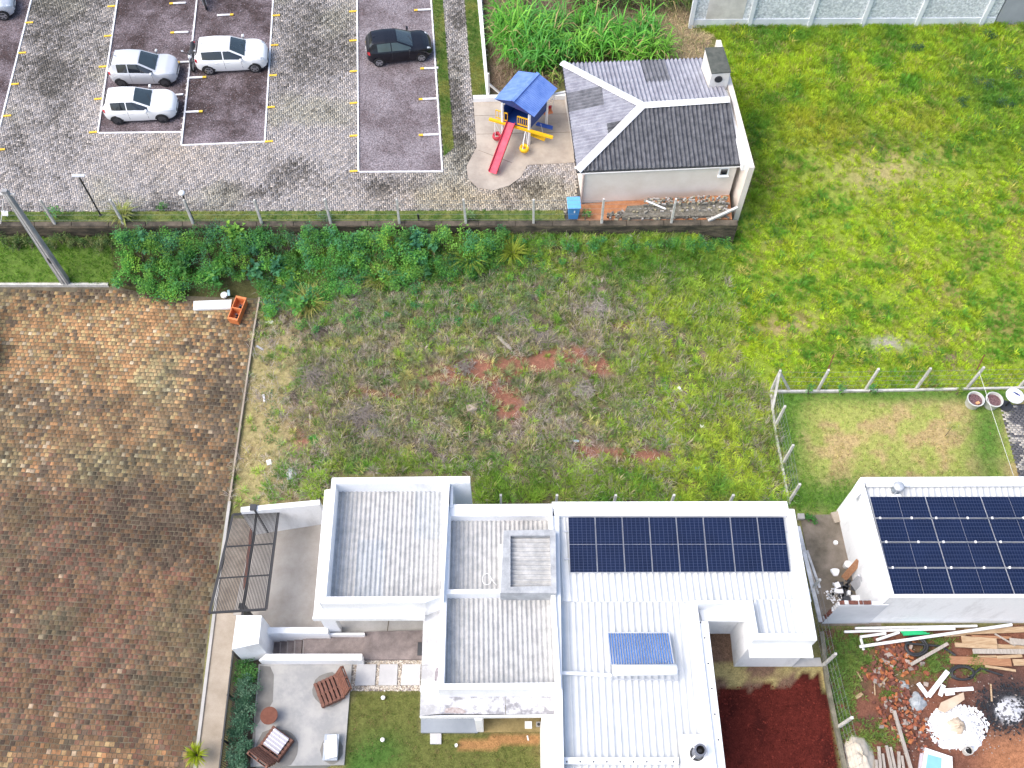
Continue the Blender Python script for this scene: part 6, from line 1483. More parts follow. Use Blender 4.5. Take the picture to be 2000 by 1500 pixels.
rubble('trail of broken brick and mortar beside the white plaster heap', [(1752, 1350, 14, 14, 1), (1758, 1385, 20, 18, 2), (1785, 1433, 20, 18, 2.4), (1727, 1385, 7, 18, .7)], 290, [brickm, brickd, brickd, brickm, cm1, cm2], .05, .13)
mb = MB()
for k in range(420):
    c = R.choice([(1742, 1280, 26, 20), (1760, 1370, 26, 40), (1785, 1435, 26, 24), (1900, 1350, 70, 30), (1930, 1440, 50, 30)]); p = U(R.gauss(c[0], c[2]), R.gauss(c[1], c[3]), ZP + .015); s = R.uniform(.02, .06); mb.box(p, (s, s * .7, s * .5), R.uniform(0, 3))
o = mb.obj('mortar_crumbs', cm1); tag(o, 'pale mortar crumbs strewn over the rubble yard', 'crumbs', kind='stuff')
for k, (a, b, w, l) in enumerate([((1674, 1312), (1684, 1330), .05, 'thin white lath beside the bare red soil of the rubble yard'), ((1707, 1325), (1709, 1358), .05, 'thin upright-lying pale lath in the weeds of the rubble yard'), ((1719, 1338), (1732, 1323), .08, 'short pale batten between the brick pieces'), ((1672, 1363), (1684, 1354), .14, 'short pale wood offcut on bare soil near the fence'), ((1741, 1422), (1754, 1424), .12, 'short tan offcut under the long grey-brown post'), ((1762, 1426), (1775, 1429), .1, 'short tan offcut right of the long grey-brown post'), ((1935, 1336), (1937, 1370), .06, 'pale curved stick beside the burnt ash')]):
    lie('wood_offcut', a, b, w, .04, wood, l, 'offcut', ZP + .06)

# ---------------------------------------------------------------- litter in the empty plot
def litter(name, label, cat, px, size, m, rz=0):
    p = UG(*px); o = MB().box((0, 0, size[2] / 2 + .02), size).obj(name, m, bevel=min(size) * .3); o.location = p; o.rotation_euler = (R.gauss(0, .15), R.gauss(0, .15), rz); tag(o, label, cat)
greyp = mat('grey_plastic_sheet', (.30, .33, .38), .5, col2=(.50, .53, .57), scale=8)
litter('plastic_bag', 'white striped bag by the kerb near the dark shrubs', 'bag', (526, 631), (.42, .16, .08), foam, .1)
litter('metal_strip', 'grey metal strip on the dry grass beside the kerb', 'strip', (508, 680), (.40, .09, .04), greyp, -.6)
litter('plastic_scrap', 'white slanted scrap on the dry grass strip', 'scrap', (516, 778), (.11, .42, .04), foam, .3)
litter('plastic_scrap', 'crumpled white scrap near the grey crumpled bag', 'scrap', (526, 904), (.22, .26, .08), foam, .3)
o = heap('crumpled_bag', 'grey crumpled bag in the dry weeds near the garage wall', 'bag', (570, 918), 15, 16, .25, greyp, 9); o.location.z += gz1(U(570, 918, ZP).x, U(570, 918, ZP).y) - ZP
litter('plastic_scrap', 'white round-cornered scrap in the yellowish weeds', 'scrap', (1372, 833), (.24, .2, .06), foam)
litter('white_slab', 'white broken slab on bare soil in the yellowish weeds', 'slab', (1322, 763), (.42, .26, .08), foam, .4)
litter('blue_bag', 'blue and white bag in the green weeds near the back fence', 'bag', (1363, 918), (.28, .3, .14), mat('blue_bag_plastic', (.20, .40, .55), .5), .2)
litter('blue_bag', 'small pale blue bag at the end of a white stick', 'bag', (1293, 917), (.24, .16, .12), mat('pale_blue_bag', (.42, .52, .66), .5), .3)
litter('white_stick', 'white stick lying beside the small pale blue bag', 'stick', (1289, 902), (.05, .5, .04), foam, .35)
litter('plastic_bottle', 'pale blue bottle on a bare red patch', 'bottle', (1125, 862), (.26, .1, .09), mat('pale_blue_bottle', (.40, .52, .68), .4), -.1)
litter('tree_stump', 'pale dry stump at the edge of the bare red soil', 'stump', (921, 800), (.5, .36, .25), mat('dry_stump', (.40, .31, .25), .95, col2=(.55, .46, .39), scale=6), .3)
litter('log', 'grey log lying across the dry brush', 'log', (985, 672), (.16, .95, .14), wood_g, .75)
for k, (px, sz, a, l) in enumerate([((1409, 612), (.5, .22, .05), -.6, 'broad pale board on the grass near the field'), ((1429, 607), (.12, .36, .05), 0, 'narrow white board next to the broad pale board'), ((1417, 626), (.4, .1, .05), .2, 'short grey board below the broad pale board'), ((1436, 637), (.45, .1, .05), -.1, 'grey batten lying furthest along the scattered boards')]):
    litter('scrap_board', l, 'board', px, sz, wood_g if k > 1 else white_dirty, a)
# ---------------------------------------------------------------- vegetation
GAIN = 1.5
def blade_geo(B, yaw, lean, L, W, C):
    n = len(B); h = np.stack([np.cos(yaw), np.sin(yaw), np.zeros(n)], 1); s = np.stack([-np.sin(yaw), np.cos(yaw), np.zeros(n)], 1) * (W / 2)[:, None]
    z = np.array([0, 0, 1.0])
    mid = B + h * (L * .55 * np.sin(lean * .6))[:, None] + z * (L * .55 * np.cos(lean * .6))[:, None]
    tip = mid + h * (L * .45 * np.sin(lean * 1.5))[:, None] + z * (L * .45 * np.cos(lean * 1.5))[:, None]
    C = C * GAIN
    V = np.stack([B - s * .7, B + s * .7, mid - s, mid + s, tip], 1).reshape(-1, 3)
    T = (np.arange(n)[:, None, None] * 5 + np.array([(0, 1, 3), (0, 3, 2), (2, 3, 4)])[None]).reshape(-1, 3)
    return V, T, np.repeat(C, 5, 0)
def tuft_geo(P, k, L, W, spread, C, lean=(.15, 1.0), jit=.22):
    n = len(P); i = np.repeat(np.arange(n), k); m = len(i)
    yaw = rng.uniform(0, 2 * np.pi, m); r_ = np.sqrt(rng.random(m)) * np.repeat(np.broadcast_to(spread, n), k)
    B = P[i] + np.stack([np.cos(yaw) * r_, np.sin(yaw) * r_, np.full(m, -.01)], 1)
    ln = rng.uniform(lean[0], lean[1], m); LL = np.repeat(np.broadcast_to(L, n), k) * rng.uniform(.55, 1.2, m)
    WW = np.repeat(np.broadcast_to(W, n), k) * rng.uniform(.7, 1.3, m)
    CC = C[i] * rng.uniform(1 - jit, 1 + jit, (m, 1)) * rng.uniform(.93, 1.07, (m, 3))
    return blade_geo(B, yaw + rng.normal(0, .5, m), ln, LL, WW, CC)
def leaf_geo(P, size, C, flat=.55, asp=.5, nrm=None):
    n = len(P); yaw = rng.uniform(0, 2 * np.pi, n)
    d = np.stack([np.cos(yaw), np.sin(yaw), rng.normal(-.1, flat, n)], 1)
    if nrm is not None: d = d + nrm * .5
    d /= np.linalg.norm(d, axis=1)[:, None]
    up = np.stack([rng.normal(0, .35, n), rng.normal(0, .35, n), np.ones(n)], 1)
    s = np.cross(d, up); s /= np.linalg.norm(s, axis=1)[:, None]
    sz = size[:, None]; u_ = np.cross(s, d)
    C = C * GAIN
    V = np.stack([P, P + d * sz * .5 + s * sz * asp * .5 + u_ * sz * .06, P + d * sz, P + d * sz * .5 - s * sz * asp * .5 + u_ * sz * .06], 1).reshape(-1, 3)
    T = (np.arange(n)[:, None, None] * 4 + np.array([(0, 1, 2), (0, 2, 3)])[None]).reshape(-1, 3)
    return V, T, np.repeat(C, 4, 0)
def join(*gs):
    V, T, C = [], [], []; b = 0
    for v, t, c in gs: V.append(v); T.append(t + b); C.append(c); b += len(v)
    return np.concatenate(V), np.concatenate(T), np.concatenate(C)
def scatter(n, bounds, keep):
    """random ground points; keep(px, py, x, y) -> probability"""
    x = rng.uniform(bounds[0], bounds[1], n); y = rng.uniform(bounds[2], bounds[3], n); z = gz(x, y); px, py = PX(x, y, z)
    p = keep(px, py, x, y); k = (rng.random(n) < p) & (px > -30) & (px < 2030) & (py > -40) & (py < 1540)
    return np.stack([x, y, z], 1)[k], px[k], py[k]
def pick(cols, w, n):
    c = np.array(cols); w = np.array(w, float); return c[rng.choice(len(c), n, p=w / w.sum())]
def mix(a, b, t): return np.array(a) * (1 - t[:, None]) + np.array(b) * t[:, None]
redspots = [(985, 715, 95, 24), (1075, 705, 38, 18), (1120, 690, 50, 14), (975, 775, 22, 36), (900, 735, 70, 16), (760, 770, 90, 12), (1000, 790, 26, 34), (1190, 885, 90, 10), (1270, 893, 45, 12), (1170, 720, 30, 20), (1355, 945, 16, 10), (1210, 635, 20, 9)]
def redness(px, py): return sum(blob(px, py, *b) for b in redspots)

# --- field grass
def kf(px, py, x, y):
    f = inpoly(px, py, FIELD).astype(float)
    pale = blob(px, py, 1715, 340, 110, 45) * .75 + blob(px, py, 1735, 670, 36, 12) + blob(px, py, 1330, 90, 40, 45) * .8 + blob(px, py, 1560, 640, 40, 20) * .6
    return f * np.clip(1 - pale, .05, 1) * (.55 + .6 * fbm(x, y, 1.2, 70))
P, px, py = scatter(34000, (3, 34, 21, 53), kf)
n1 = fbm(P[:, 0], P[:, 1], 1.3, 71); n2 = fbm(P[:, 0], P[:, 1], 4.0, 72)
C = mix((.10, .24, .022), (.31, .41, .026), sstep(.30, .58, n1)); C = C * rng.uniform(.7, 1.3, (len(P), 1)); C = np.where((rng.random(len(P)) < .10)[:, None], np.array([.30, .27, .10]), C)
yel = np.clip(blob(px, py, 1640, 260, 70, 45) + blob(px, py, 1800, 240, 45, 35) + blob(px, py, 1560, 245, 50, 50) * .7, 0, 1); C = C * (1 - yel[:, None] * .7) + np.array([.33, .33, .035]) * yel[:, None] * .7
drk = np.clip(blob(px, py, 1950, 190, 90, 75) + blob(px, py, 1880, 130, 60, 40) * .7 + blob(px, py, 1600, 70, 330, 24) * .7 + blob(px, py, 1480, 330, 26, 130) * .7 + blob(px, py, 1720, 280, 150, 22) * .5 + blob(px, py, 1950, 300, 100, 40) * .6, 0, 1)
C = C * (1 - drk[:, None] * .75) + np.array([.07, .18, .026]) * drk[:, None] * .75
tall = np.clip(sstep(300, 200, py) + .5 * drk, 0, 1)
g = tuft_geo(P, 24, .16 + .16 * tall + .05 * rng.random(len(P)), .017 + .006 * tall, .10 + .05 * tall, C, lean=(.2, 1.15))
o = fast('field_grass', *g, attr_leaf); tag(o, 'bright yellow-green rough grass covering the open field', 'grass', kind='stuff')

# taller lush clumps and flat dark weeds breaking up the field
def kc(px, py, x, y): return inpoly(px, py, FIELD) * sstep(.47, .6, fbm(x, y, 1.6, 73)) * np.clip(1 - blob(px, py, 1715, 340, 120, 50), 0, 1)
P, px, py = scatter(5200, (3, 34, 21, 53), kc)
C = pick([(.33, .40, .03), (.22, .36, .03), (.10, .24, .03), (.36, .34, .09)], [3, 3, 2, 1.2], len(P)) * rng.uniform(.75, 1.2, (len(P), 1))
g = tuft_geo(P, 26, .30 + .22 * rng.random(len(P)) + .1 * sstep(300, 150, py), .026, .13, C, lean=(.2, 1.2))
o = fast('field_clumps', *g, attr_leaf); tag(o, 'taller lush grass clumps scattered over the open field', 'grass', kind='stuff')
def kd(px, py, x, y): return inpoly(px, py, FIELD) * (np.clip(sstep(.56, .68, fbm(x, y, 1.3, 76)) + blob(px, py, 1950, 230, 120, 90) + blob(px, py, 1720, 285, 150, 25), 0, 1))
P, px, py = scatter(3600, (3, 34, 21, 53), kd)
i = np.repeat(np.arange(len(P)), 14); Q = P[i] + np.stack([rng.normal(0, .13, len(i)), rng.normal(0, .13, len(i)), np.abs(rng.normal(.12, .08, len(i)))], 1)
C = pick([(.05, .14, .03), (.08, .18, .035), (.11, .17, .06)], [3, 3, 2], len(P))[i] * rng.uniform(.8, 1.2, (len(i), 1))
o = fast('field_weeds', *leaf_geo(Q, rng.uniform(.06, .13, len(i)), C), attr_leaf); tag(o, 'flat dark broad-leaved weeds in the field grass', 'weeds', kind='stuff')

# --- weeds of the empty plot
def kl(px, py, x, y):
    f = inpoly(px, py, LOT).astype(float) * (1 - .74 * np.clip(redness(px, py) * 1.15, 0, 1))
    dry = sstep(625, 515, px) * sstep(620, 680, py)
    return f * np.clip(1 - .93 * dry, .05, 1) * (.35 + .9 * fbm(x, y, 1.5, 80))
P, px, py = scatter(15500, (-13.5, 14, 14, 33), kl)
n1 = fbm(P[:, 0], P[:, 1], 1.0, 81)
grn = np.clip(sstep(870, 940, py) * .9 + sstep(640, 480, py) * .8 + blob(px, py, 1350, 800, 170, 160) * .5 + blob(px, py, 1400, 600, 120, 110) * .8, 0, 1)
C = np.where((rng.random(len(P)) < .22 + .66 * grn)[:, None], mix((.085, .20, .03), (.22, .31, .045), sstep(.3, .7, n1)), pick([(.22, .22, .10), (.30, .27, .16), (.28, .245, .21), (.15, .19, .085), (.17, .14, .115), (.33, .31, .12)], [3, 2.4, 2.6, 3, 1.2, 1.4], len(P)))
C = np.where((rng.random(len(P)) < .65 * sstep(1150, 1350, px) * sstep(540, 620, py))[:, None], mix((.17, .26, .03), (.34, .39, .05), n1), C)
L = .20 + .26 * rng.random(len(P)) ** 1.5 + .16 * grn
C = C * rng.uniform(.8, 1.6, (len(P), 1))
g = tuft_geo(P, 30, L, .019, .07 + .05 * rng.random(len(P)), C, lean=(.2, 1.25))
o = fast('plot_weeds', *g, attr_leaf); tag(o, 'mixed olive and straw coloured weeds growing over the empty plot', 'weeds', kind='stuff')
# tall ragged weeds standing above the rest
def kt2(px, py, x, y): return inpoly(px, py, LOT) * (1 - .85 * np.clip(redness(px, py) * 1.2, 0, 1)) * sstep(.46, .60, fbm(x, y, 1.1, 83)) * sstep(560, 640, px)
P, px, py = scatter(7000, (-12, 14, 14.5, 32), kt2); n1 = fbm(P[:, 0], P[:, 1], .9, 84)
gr2 = np.clip(sstep(870, 940, py) + sstep(600, 480, py) + sstep(1150, 1350, px) * .7, 0, 1)
C = np.where((rng.random(len(P)) < .22 + .5 * gr2)[:, None], mix((.08, .19, .03), (.24, .31, .05), n1), pick([(.34, .30, .18), (.29, .25, .22), (.17, .18, .09)], [2, 2.4, 1.6], len(P))) * rng.uniform(.75, 1.35, (len(P), 1))
g = tuft_geo(P, 14, .42 + .3 * rng.random(len(P)), .019, .08, C, lean=(.15, 1.0))
o = fast('tall_plot_weeds', *g, attr_leaf); tag(o, 'taller ragged weeds standing in clumps in the empty plot', 'weeds', kind='stuff')
# dry stems lying between the weeds
def ks(px, py, x, y): return inpoly(px, py, LOT) * (1 - .8 * np.clip(redness(px, py), 0, 1)) * sstep(.45, .62, fbm(x, y, 1.7, 85)) * sstep(520, 600, py)
P, px, py = scatter(30000, (-13.5, 14, 14, 33), ks)
m = len(P); g = blade_geo(P + np.array([0, 0, .05]), rng.uniform(0, 6.28, m), rng.uniform(1.0, 1.6, m), rng.uniform(.25, .7, m), rng.uniform(.012, .02, m), pick([(.33, .295, .28), (.26, .22, .215), (.38, .34, .26), (.18, .14, .12)], [3, 2, 2, 1.2], m))
o = fast('dry_stems', *g, attr_leaf); tag(o, 'grey dry stems lying flat among the weeds', 'dry stems', kind='stuff')
# low leafy weeds
def kw(px, py, x, y): return inpoly(px, py, LOT) * np.clip(sstep(.5, .65, fbm(x, y, 1.4, 88)) + sstep(640, 500, py), 0, 1) * (1 - np.clip(redness(px, py), 0, 1)) * sstep(500, 560, px)
P, px, py = scatter(5200, (-12.5, 14, 15, 33), kw)
i = np.repeat(np.arange(len(P)), 16); Q = P[i] + np.stack([rng.normal(0, .11, len(i)), rng.normal(0, .11, len(i)), np.abs(rng.normal(.07, .07, len(i)))], 1)
C = pick([(.055, .12, .03), (.09, .16, .04), (.06, .13, .055), (.14, .19, .05)], [3, 3, 2, 2], len(P))[i] * rng.uniform(.8, 1.2, (len(i), 1))
o = fast('low_leafy_weeds', *leaf_geo(Q, rng.uniform(.05, .11, len(i)), C), attr_leaf); tag(o, 'low broad-leaved weeds between the grass of the empty plot', 'weeds', kind='stuff')

# --- short turf
def kt(px, py, x, y):
    dry = sstep(630, 520, px) * inpoly(px, py, LOT) * 1.0
    return np.clip(inpoly(px, py, YARD) * 1.0 + inpoly(px, py, LAWN) * .9 + inpoly(px, py, STRIPL) * 1.0 + dry, 0, 1) * (~inpoly(px, py, [(895, 1447), (940, 1440), (1058, 1434), (1058, 1459), (985, 1458), (930, 1466), (892, 1466)]))
P, px, py = scatter(75000, (-27, 23, 6, 32), kt)
base = gcol(px, py, P[:, 0], P[:, 1]); C = base * rng.uniform(.6, 1.3, (len(P), 1)) * np.array([.95, 1.1, .9]); C = np.where((rng.random(len(P)) < .16)[:, None], np.array([.20, .13, .075]), C); C = np.where((rng.random(len(P)) < .2)[:, None], C * np.array([.6, .9, .6]), C)
st_ = inpoly(px, py, STRIPL); edge = np.clip(blob(px, py, 1530, 850, 40, 150) + blob(px, py, 1640, 975, 130, 45), 0, 1)
C = np.where((st_ | (edge > .4))[:, None], mix((.06, .17, .02), (.17, .30, .035), rng.random(len(P))), C)
g = tuft_geo(P, 9, .06 + .10 * st_ + .07 * edge, .014 + .006 * st_, .07, C, lean=(.2, 1.1))
o = fast('lawn_grass', *g, attr_leaf); tag(o, 'short patchy lawn grass around the houses and on the verge', 'grass', kind='stuff')
# terrace strips
gs = []
for b, hgt in zip(GSTRIP, (.07, .07, .08)):
    X = rng.uniform(min(q[0] for q in b), max(q[0] for q in b), 9000); Y = rng.uniform(max(-20, min(q[1] for q in b)), max(q[1] for q in b), 9000); k = inpoly(X, Y, b); X, Y = X[k][:2000], Y[k][:2000]
    P = np.array([tuple(U(a, c, ZT + .02)) for a, c in zip(X, Y)]); n1 = fbm(P[:, 0], P[:, 1], 1.1, 91)
    gs.append(tuft_geo(P, 8, hgt, .014, .07, mix((.07, .15, .022), (.20, .21, .05), sstep(.42, .62, n1))))
o = fast('terrace_grass', *join(*gs), attr_leaf); tag(o, 'short grass on the narrow terrace strips', 'grass', kind='stuff')

# --- tall cane grass clumps behind the service building
def cane(label, px, n, Lm, col, group, name='cane_grass'):
    p = UG(*px); t = thing(name, label, 'tall grass', p, group=group)
    kst = max(3, n // 11); V = []
    mbs = MB()
    for s in range(kst):
        a_ = R.uniform(0, 6.28); r_ = R.uniform(.05, .6); hgt = Lm * R.uniform(.5, .95); lx, ly = R.gauss(0, .22), R.gauss(0, .22)
        b0 = Vector((r_ * math.cos(a_), r_ * math.sin(a_), 0)); b1 = b0 + Vector((lx * hgt, ly * hgt, hgt))
        mbs.tube([b0, b0.lerp(b1, .5) + Vector((0, 0, .03)), b1], [.018, .014, .006], 5)
        m = 10; f = rng.uniform(.2, 1.0, m); B = np.array(b0)[None] * (1 - f[:, None]) + np.array(b1)[None] * f[:, None]
        C = np.array(col)[None] * rng.uniform(.7, 1.3, (m, 1)); C[rng.random(m) < .07] = (.34, .28, .13)
        V.append(blade_geo(B, rng.uniform(0, 6.28, m), rng.uniform(.7, 1.7, m), rng.uniform(.6, 1.1, m) * Lm * .85, rng.uniform(.05, .08, m), C))
    mbs.obj('stem', mat_stem, t)
    g = join(*V); fast('leaves', *g, attr_leaf, t)
mat_stem = mat('green_stem', (.10, .15, .05), .8); mat_twig = mat('grey_twig', (.14, .11, .085), .9)
cg = [(1000, 45, 1.5), (1020, 78, 1.6), (1000, 100, 1.3), (1045, 60, 1.5), (1048, 100, 1.4), (1075, 85, 1.4), (1085, 55, 1.3), (1100, 100, 1.2), (1060, 120, 1.1), (1140, 95, 1.3), (1165, 70, 1.3), (1180, 100, 1.3), (1205, 85, 1.3), (1225, 110, 1.1), (1240, 75, 1.4), (1265, 60, 1.3), (1280, 95, 1.2), (985, 65, 1.3), (1030, 118, 1.1), (1150, 40, 1.1)]
for k, (x, y, l) in enumerate(cg): cane('bright green arching cane grass clump behind the hipped roof', (x, y + 22), 150, l * 1.45, R.choice([(.10, .30, .04), (.16, .36, .05), (.09, .27, .055)]), 'cane grass clumps')
for x in (1130, 1165, 1200, 1235, 1270, 1305, 1335, 1000, 1350): cane('tall duller cane grass in the far row by the rubble wall', (x, 12), 80, 1.9, R.choice([(.10, .19, .045), (.15, .20, .06)]), 'far row of cane grass')
cane('small cane grass tuft beside the blue playset roof', (1078, 170), 40, .8, (.17, .22, .05), None)
def kth(px, py, x, y): return inpoly(px, py, TALL) * 1.0
P, px, py = scatter(40000, (-4, 12, 36, 54), kth)
m = len(P); straw = sstep(1260, 1310, px)
C = np.where((rng.random(m) < .75)[:, None], mix((.22, .165, .12), (.38, .31, .19), straw), pick([(.12, .10, .06), (.10, .16, .04), (.26, .20, .15)], [2, 1.6, 2], m)) * rng.uniform(.7, 1.3, (m, 1))
C = np.where((rng.random(m) < .55 * blob(px, py, 1170, 90, 140, 60))[:, None], np.array([.085, .17, .03]) * rng.uniform(.7, 1.3, (m, 1)), C)
g = blade_geo(P, rng.uniform(0, 6.28, m), rng.uniform(.7, 1.5, m), rng.uniform(.25, .7, m), rng.uniform(.014, .026, m), C)
o = fast('dead_thatch', *g, attr_leaf); tag(o, 'tangled brown dead grass around the cane clumps', 'dead grass', kind='stuff')

# --- shrubs
def shrub(name, label, cat, p, rx, ry, h, n, cols, size, group=None, asp=.5, stems=5, cl=12):
    t = thing(name, label, cat, p, group=group)
    cen = []
    for k in range(cl):
        a_ = R.uniform(0, 6.28); e = math.asin(R.uniform(-.1, 1)); q = R.uniform(.45, .9)
        cen.append((rx * q * math.cos(a_) * math.cos(e), ry * q * math.sin(a_) * math.cos(e), h * (.45 + .45 * math.sin(e) * q)))
    cen = np.array(cen); i = rng.integers(0, cl, n)
    d = rng.normal(0, 1, (n, 3)); d /= np.linalg.norm(d, axis=1)[:, None]; rr = (rng.random(n) ** .5) * .42
    Q = cen[i] + d * np.array([rx, ry, h * .6]) * rr[:, None]; Q[:, 2] = np.clip(Q[:, 2], .02, None)
    cc = np.array(cols)[rng.integers(0, len(cols), cl)][i] * rng.uniform(.7, 1.3, (n, 1))
    fast('foliage', *leaf_geo(Q, rng.uniform(.6, 1.3, n) * size, cc, nrm=d, asp=asp), attr_leaf, t)
    mb = MB()
    for k in range(stems):
        c = cen[R.randrange(cl)]; mb.tube([(R.gauss(0, .04), R.gauss(0, .04), -.05), (c[0] * .4, c[1] * .4, c[2] * .5), tuple(c)], [.02, .014, .006], 5)
    mb.obj('stem', mat_twig, t); return t
DG = [(.05, .17, .034), (.075, .22, .042), (.115, .27, .05), (.06, .19, .075)]; BG = [(.045, .15, .085), (.055, .17, .08)]; YG = [(.17, .31, .045), (.12, .25, .04)]
bankpoly = [(215, 470), (1010, 470), (1010, 500), (850, 550), (650, 570), (570, 615), (515, 605), (480, 582), (300, 568), (230, 548)]
cnt = 0; spots = []
tries = 0
while cnt < 105 and tries < 9000:
    tries += 1; x, y = R.uniform(215, 1010), R.uniform(468, 615)
    if not inpoly(np.array([x]), np.array([y]), bankpoly)[0] or (360 < x < 520 and y > 552): continue
    if any((x - a) ** 2 + ((y - b) * 1.25) ** 2 < 19.5 ** 2 for a, b in spots): continue
    spots.append((x, y)); cnt += 1
    r_ = R.uniform(.45, .85); right = max(0, (x - 650) / 350)
    kk = R.uniform(.65, 1.35); ty = R.choice([0, 0, 1, 1, 2]); cols = [tuple(q * kk for q in c) for c in (DG, DG + YG, BG + DG)[ty]]; p = UG(x, y + 10)
    tone = ('deep green' if kk < 1 else 'mid green', 'yellow-flecked dull green' if kk < 1 else 'yellow-flecked bright green', 'blue-tinged green')[ty]
    lab = tone + (' tall shrub of the thicket standing against the retaining wall' if y < 500 else ' shrub of the thicket standing clear of the retaining wall')
    shrub('bank_shrub', lab, 'shrub', p, r_, r_, (R.uniform(1.45, 1.9) if y < 500 else R.uniform(.7, 1.25)) * (1 - .22 * right), 700, cols, R.uniform(.07, .12), 'thicket: ' + lab[:40])
for k in range(30):
    x = R.uniform(1000, 1430); r_ = R.uniform(.22, .42); shrub('wall_foot_weed', 'low green bush sprouting along the bare retaining wall foot', 'bush', UG(x, 480 + R.uniform(-4, 12)), r_, r_, R.uniform(.4, .85), 240, R.choice([DG, DG + YG]), .08, 'bushes along the wall foot')
for k in range(22):
    x = R.uniform(-10, 220); r_ = R.uniform(.25, .42); shrub('wall_foot_weed', 'pale mottled creeping bush below the terrace by the utility pole', 'bush', UG(x, 478 + R.uniform(-4, 14)), r_, r_, R.uniform(.5, .95), 260, [(.09, .14, .04), (.14, .16, .06), (.05, .10, .03)], .075, 'bushes below the terrace by the pole')
midpoly = [(620, 580), (850, 552), (1000, 505), (1120, 490), (1080, 560), (1000, 640), (700, 650), (560, 660)]
cnt = 0; sp2 = []
while cnt < 62:
    x, y = R.uniform(560, 1120), R.uniform(490, 660)
    if not inpoly(np.array([x]), np.array([y]), midpoly)[0] or any((x - a) ** 2 + (y - b) ** 2 < 21 ** 2 for a, b in sp2): continue
    sp2.append((x, y)); cnt += 1; r_ = R.uniform(.26, .5)
    w_ = R.randrange(3); shrub('weed_bush', ('small mid-green weed bush scattered below the thicket', 'small yellow-green weed bush scattered below the thicket', 'small greyish weed bush scattered below the thicket')[w_], 'bush', UG(x, y), r_, r_, R.uniform(.35, .7), 230, (DG, YG + YG + DG, [(.12, .18, .08), (.16, .21, .10)])[w_], .07, ('mid-green', 'yellow-green', 'greyish')[w_] + ' weed bushes below the thicket')
# big-leaved plants in the thicket
for x, y, c in [(545, 520, BG), (500, 530, BG), (815, 470, BG), (845, 480, [(.05, .16, .07)]), (700, 470, DG), (440, 515, [(.06, .17, .035)]), (465, 455, YG), (470, 470, YG), (250, 470, [(.03, .11, .05)]), (290, 475, BG), (570, 570, [(.04, .13, .04)]), (590, 600, DG), (360, 520, [(.05, .14, .03)]), (420, 545, DG)]:
    shrub('broad_leaf_plant', 'plant with large pale green leaves standing out of the thicket', 'plant', UG(x, y + 14), .42, .42, 1.25, 70, c, .30, 'large-leaved thicket plants', asp=.62, cl=7)
# yellow grass clumps in the thicket and plot
def clump(name, label, px, k, L, W, col, lean=(.3, 1.2), group=None, z=None, spread=.1):
    p = U(px[0], px[1], z) if z else UG(*px); t = thing(name, label, 'grass clump', p, group=group)
    g = tuft_geo(np.zeros((1, 3)), k, np.array([L]), np.array([W]), np.array([spread]), np.array([col]), lean=lean, jit=.3); fast('blades', *g, attr_leaf, t)
    MB().lathe([(0, .05), (spread * .8, .02), (spread, -.03)], 8).obj('crown_base', mat_twig, t)
clump('straw_clump', 'large straw-yellow grass clump among the dark shrubs', (745, 552), 170, 1.2, .03, (.25, .27, .08), (.2, 1.1), spread=.35)
clump('straw_clump', 'straw-yellow arching grass clump close to the plot kerb', (608, 600), 180, 1.35, .032, (.30, .30, .09), (.3, 1.3), spread=.2)
clump('straw_clump', 'lime-yellow grass clump below the terrace fence', (1000, 500), 150, 1.2, .032, (.28, .33, .05), (.3, 1.3), spread=.15)
clump('straw_clump', 'yellow-green grass clump right of the straw clump', (920, 515), 150, 1.4, .03, (.20, .27, .05), (.3, 1.3), spread=.2)
for x, y in [(795, 735), (825, 790), (700, 670), (1360, 878), (660, 672), (880, 690), (910, 640), (1320, 870), (850, 770)]:
    clump('dry_tussock', 'round pale yellow tussock in the empty plot', (x, y), 130, .42, .017, (.36, .34, .13), (.3, 1.25), 'pale yellow tussocks', spread=.13)
for x, y in [(830, 755), (1230, 790), (1060, 740), (1100, 770), (905, 770), (1190, 700), (740, 700), (960, 835), (1010, 745), (1130, 800), (880, 815), (1240, 730), (1030, 690)]:
    clump('grey_green_tussock', 'round grey-green tussock in the empty plot', (x, y), 110, .40, .018, (.15, .20, .075), (.3, 1.25), 'grey-green tussocks', spread=.14)
clump('bright_weed', 'single vivid green weed near the crumpled grey bag', (614, 862), 90, .35, .03, (.05, .26, .04), (.4, 1.3), spread=.12)
# brush piles
def brush(px, r_, n, col, label):
    p = UG(*px); mb = MB()
    for k in range(n):
        a_ = R.gauss(R.choice([.2, .9, 2.6]), .7); l = R.uniform(.2, .6) * r_; c = Vector((R.gauss(0, r_ * .45), R.gauss(0, r_ * .36), .05 + abs(R.gauss(0, .13)))); d = Vector((math.cos(a_), math.sin(a_), R.gauss(0, .18))) * l
        mb.tube([c - d, c + Vector((R.gauss(0, .03), R.gauss(0, .03), .02)), c + d], [.012, .012, .006], 4, cap=False)
    o = mb.obj('brush_pile', mat('twigs_' + col, *{'grey': ((.24, .21, .185), .95), 'pale': ((.34, .31, .27), .95), 'dark': ((.15, .12, .10), .95)}[col], var=.3, scale=12)); o.location = p; tag(o, label, 'brush pile')
brush((627, 740), .95, 190, 'grey', 'widest pile of grey cut twigs on the dry side of the plot')
brush((628, 655), .55, 90, 'dark', 'small dark twig pile under the yellow tussocks')
brush((705, 815), .9, 170, 'grey', 'long tangle of grey twigs below the bare orange earth')
brush((730, 850), .5, 80, 'pale', 'pale bundle of twigs at the end of the long tangle')
brush((1165, 605), .7, 150, 'pale', 'pale fan of dry stalks near the field grass')
brush((1000, 625), .8, 130, 'pale', 'loose pale stalks around the grey log')
brush((1060, 665), .6, 110, 'grey', 'grey stalk heap above the bare red soil')
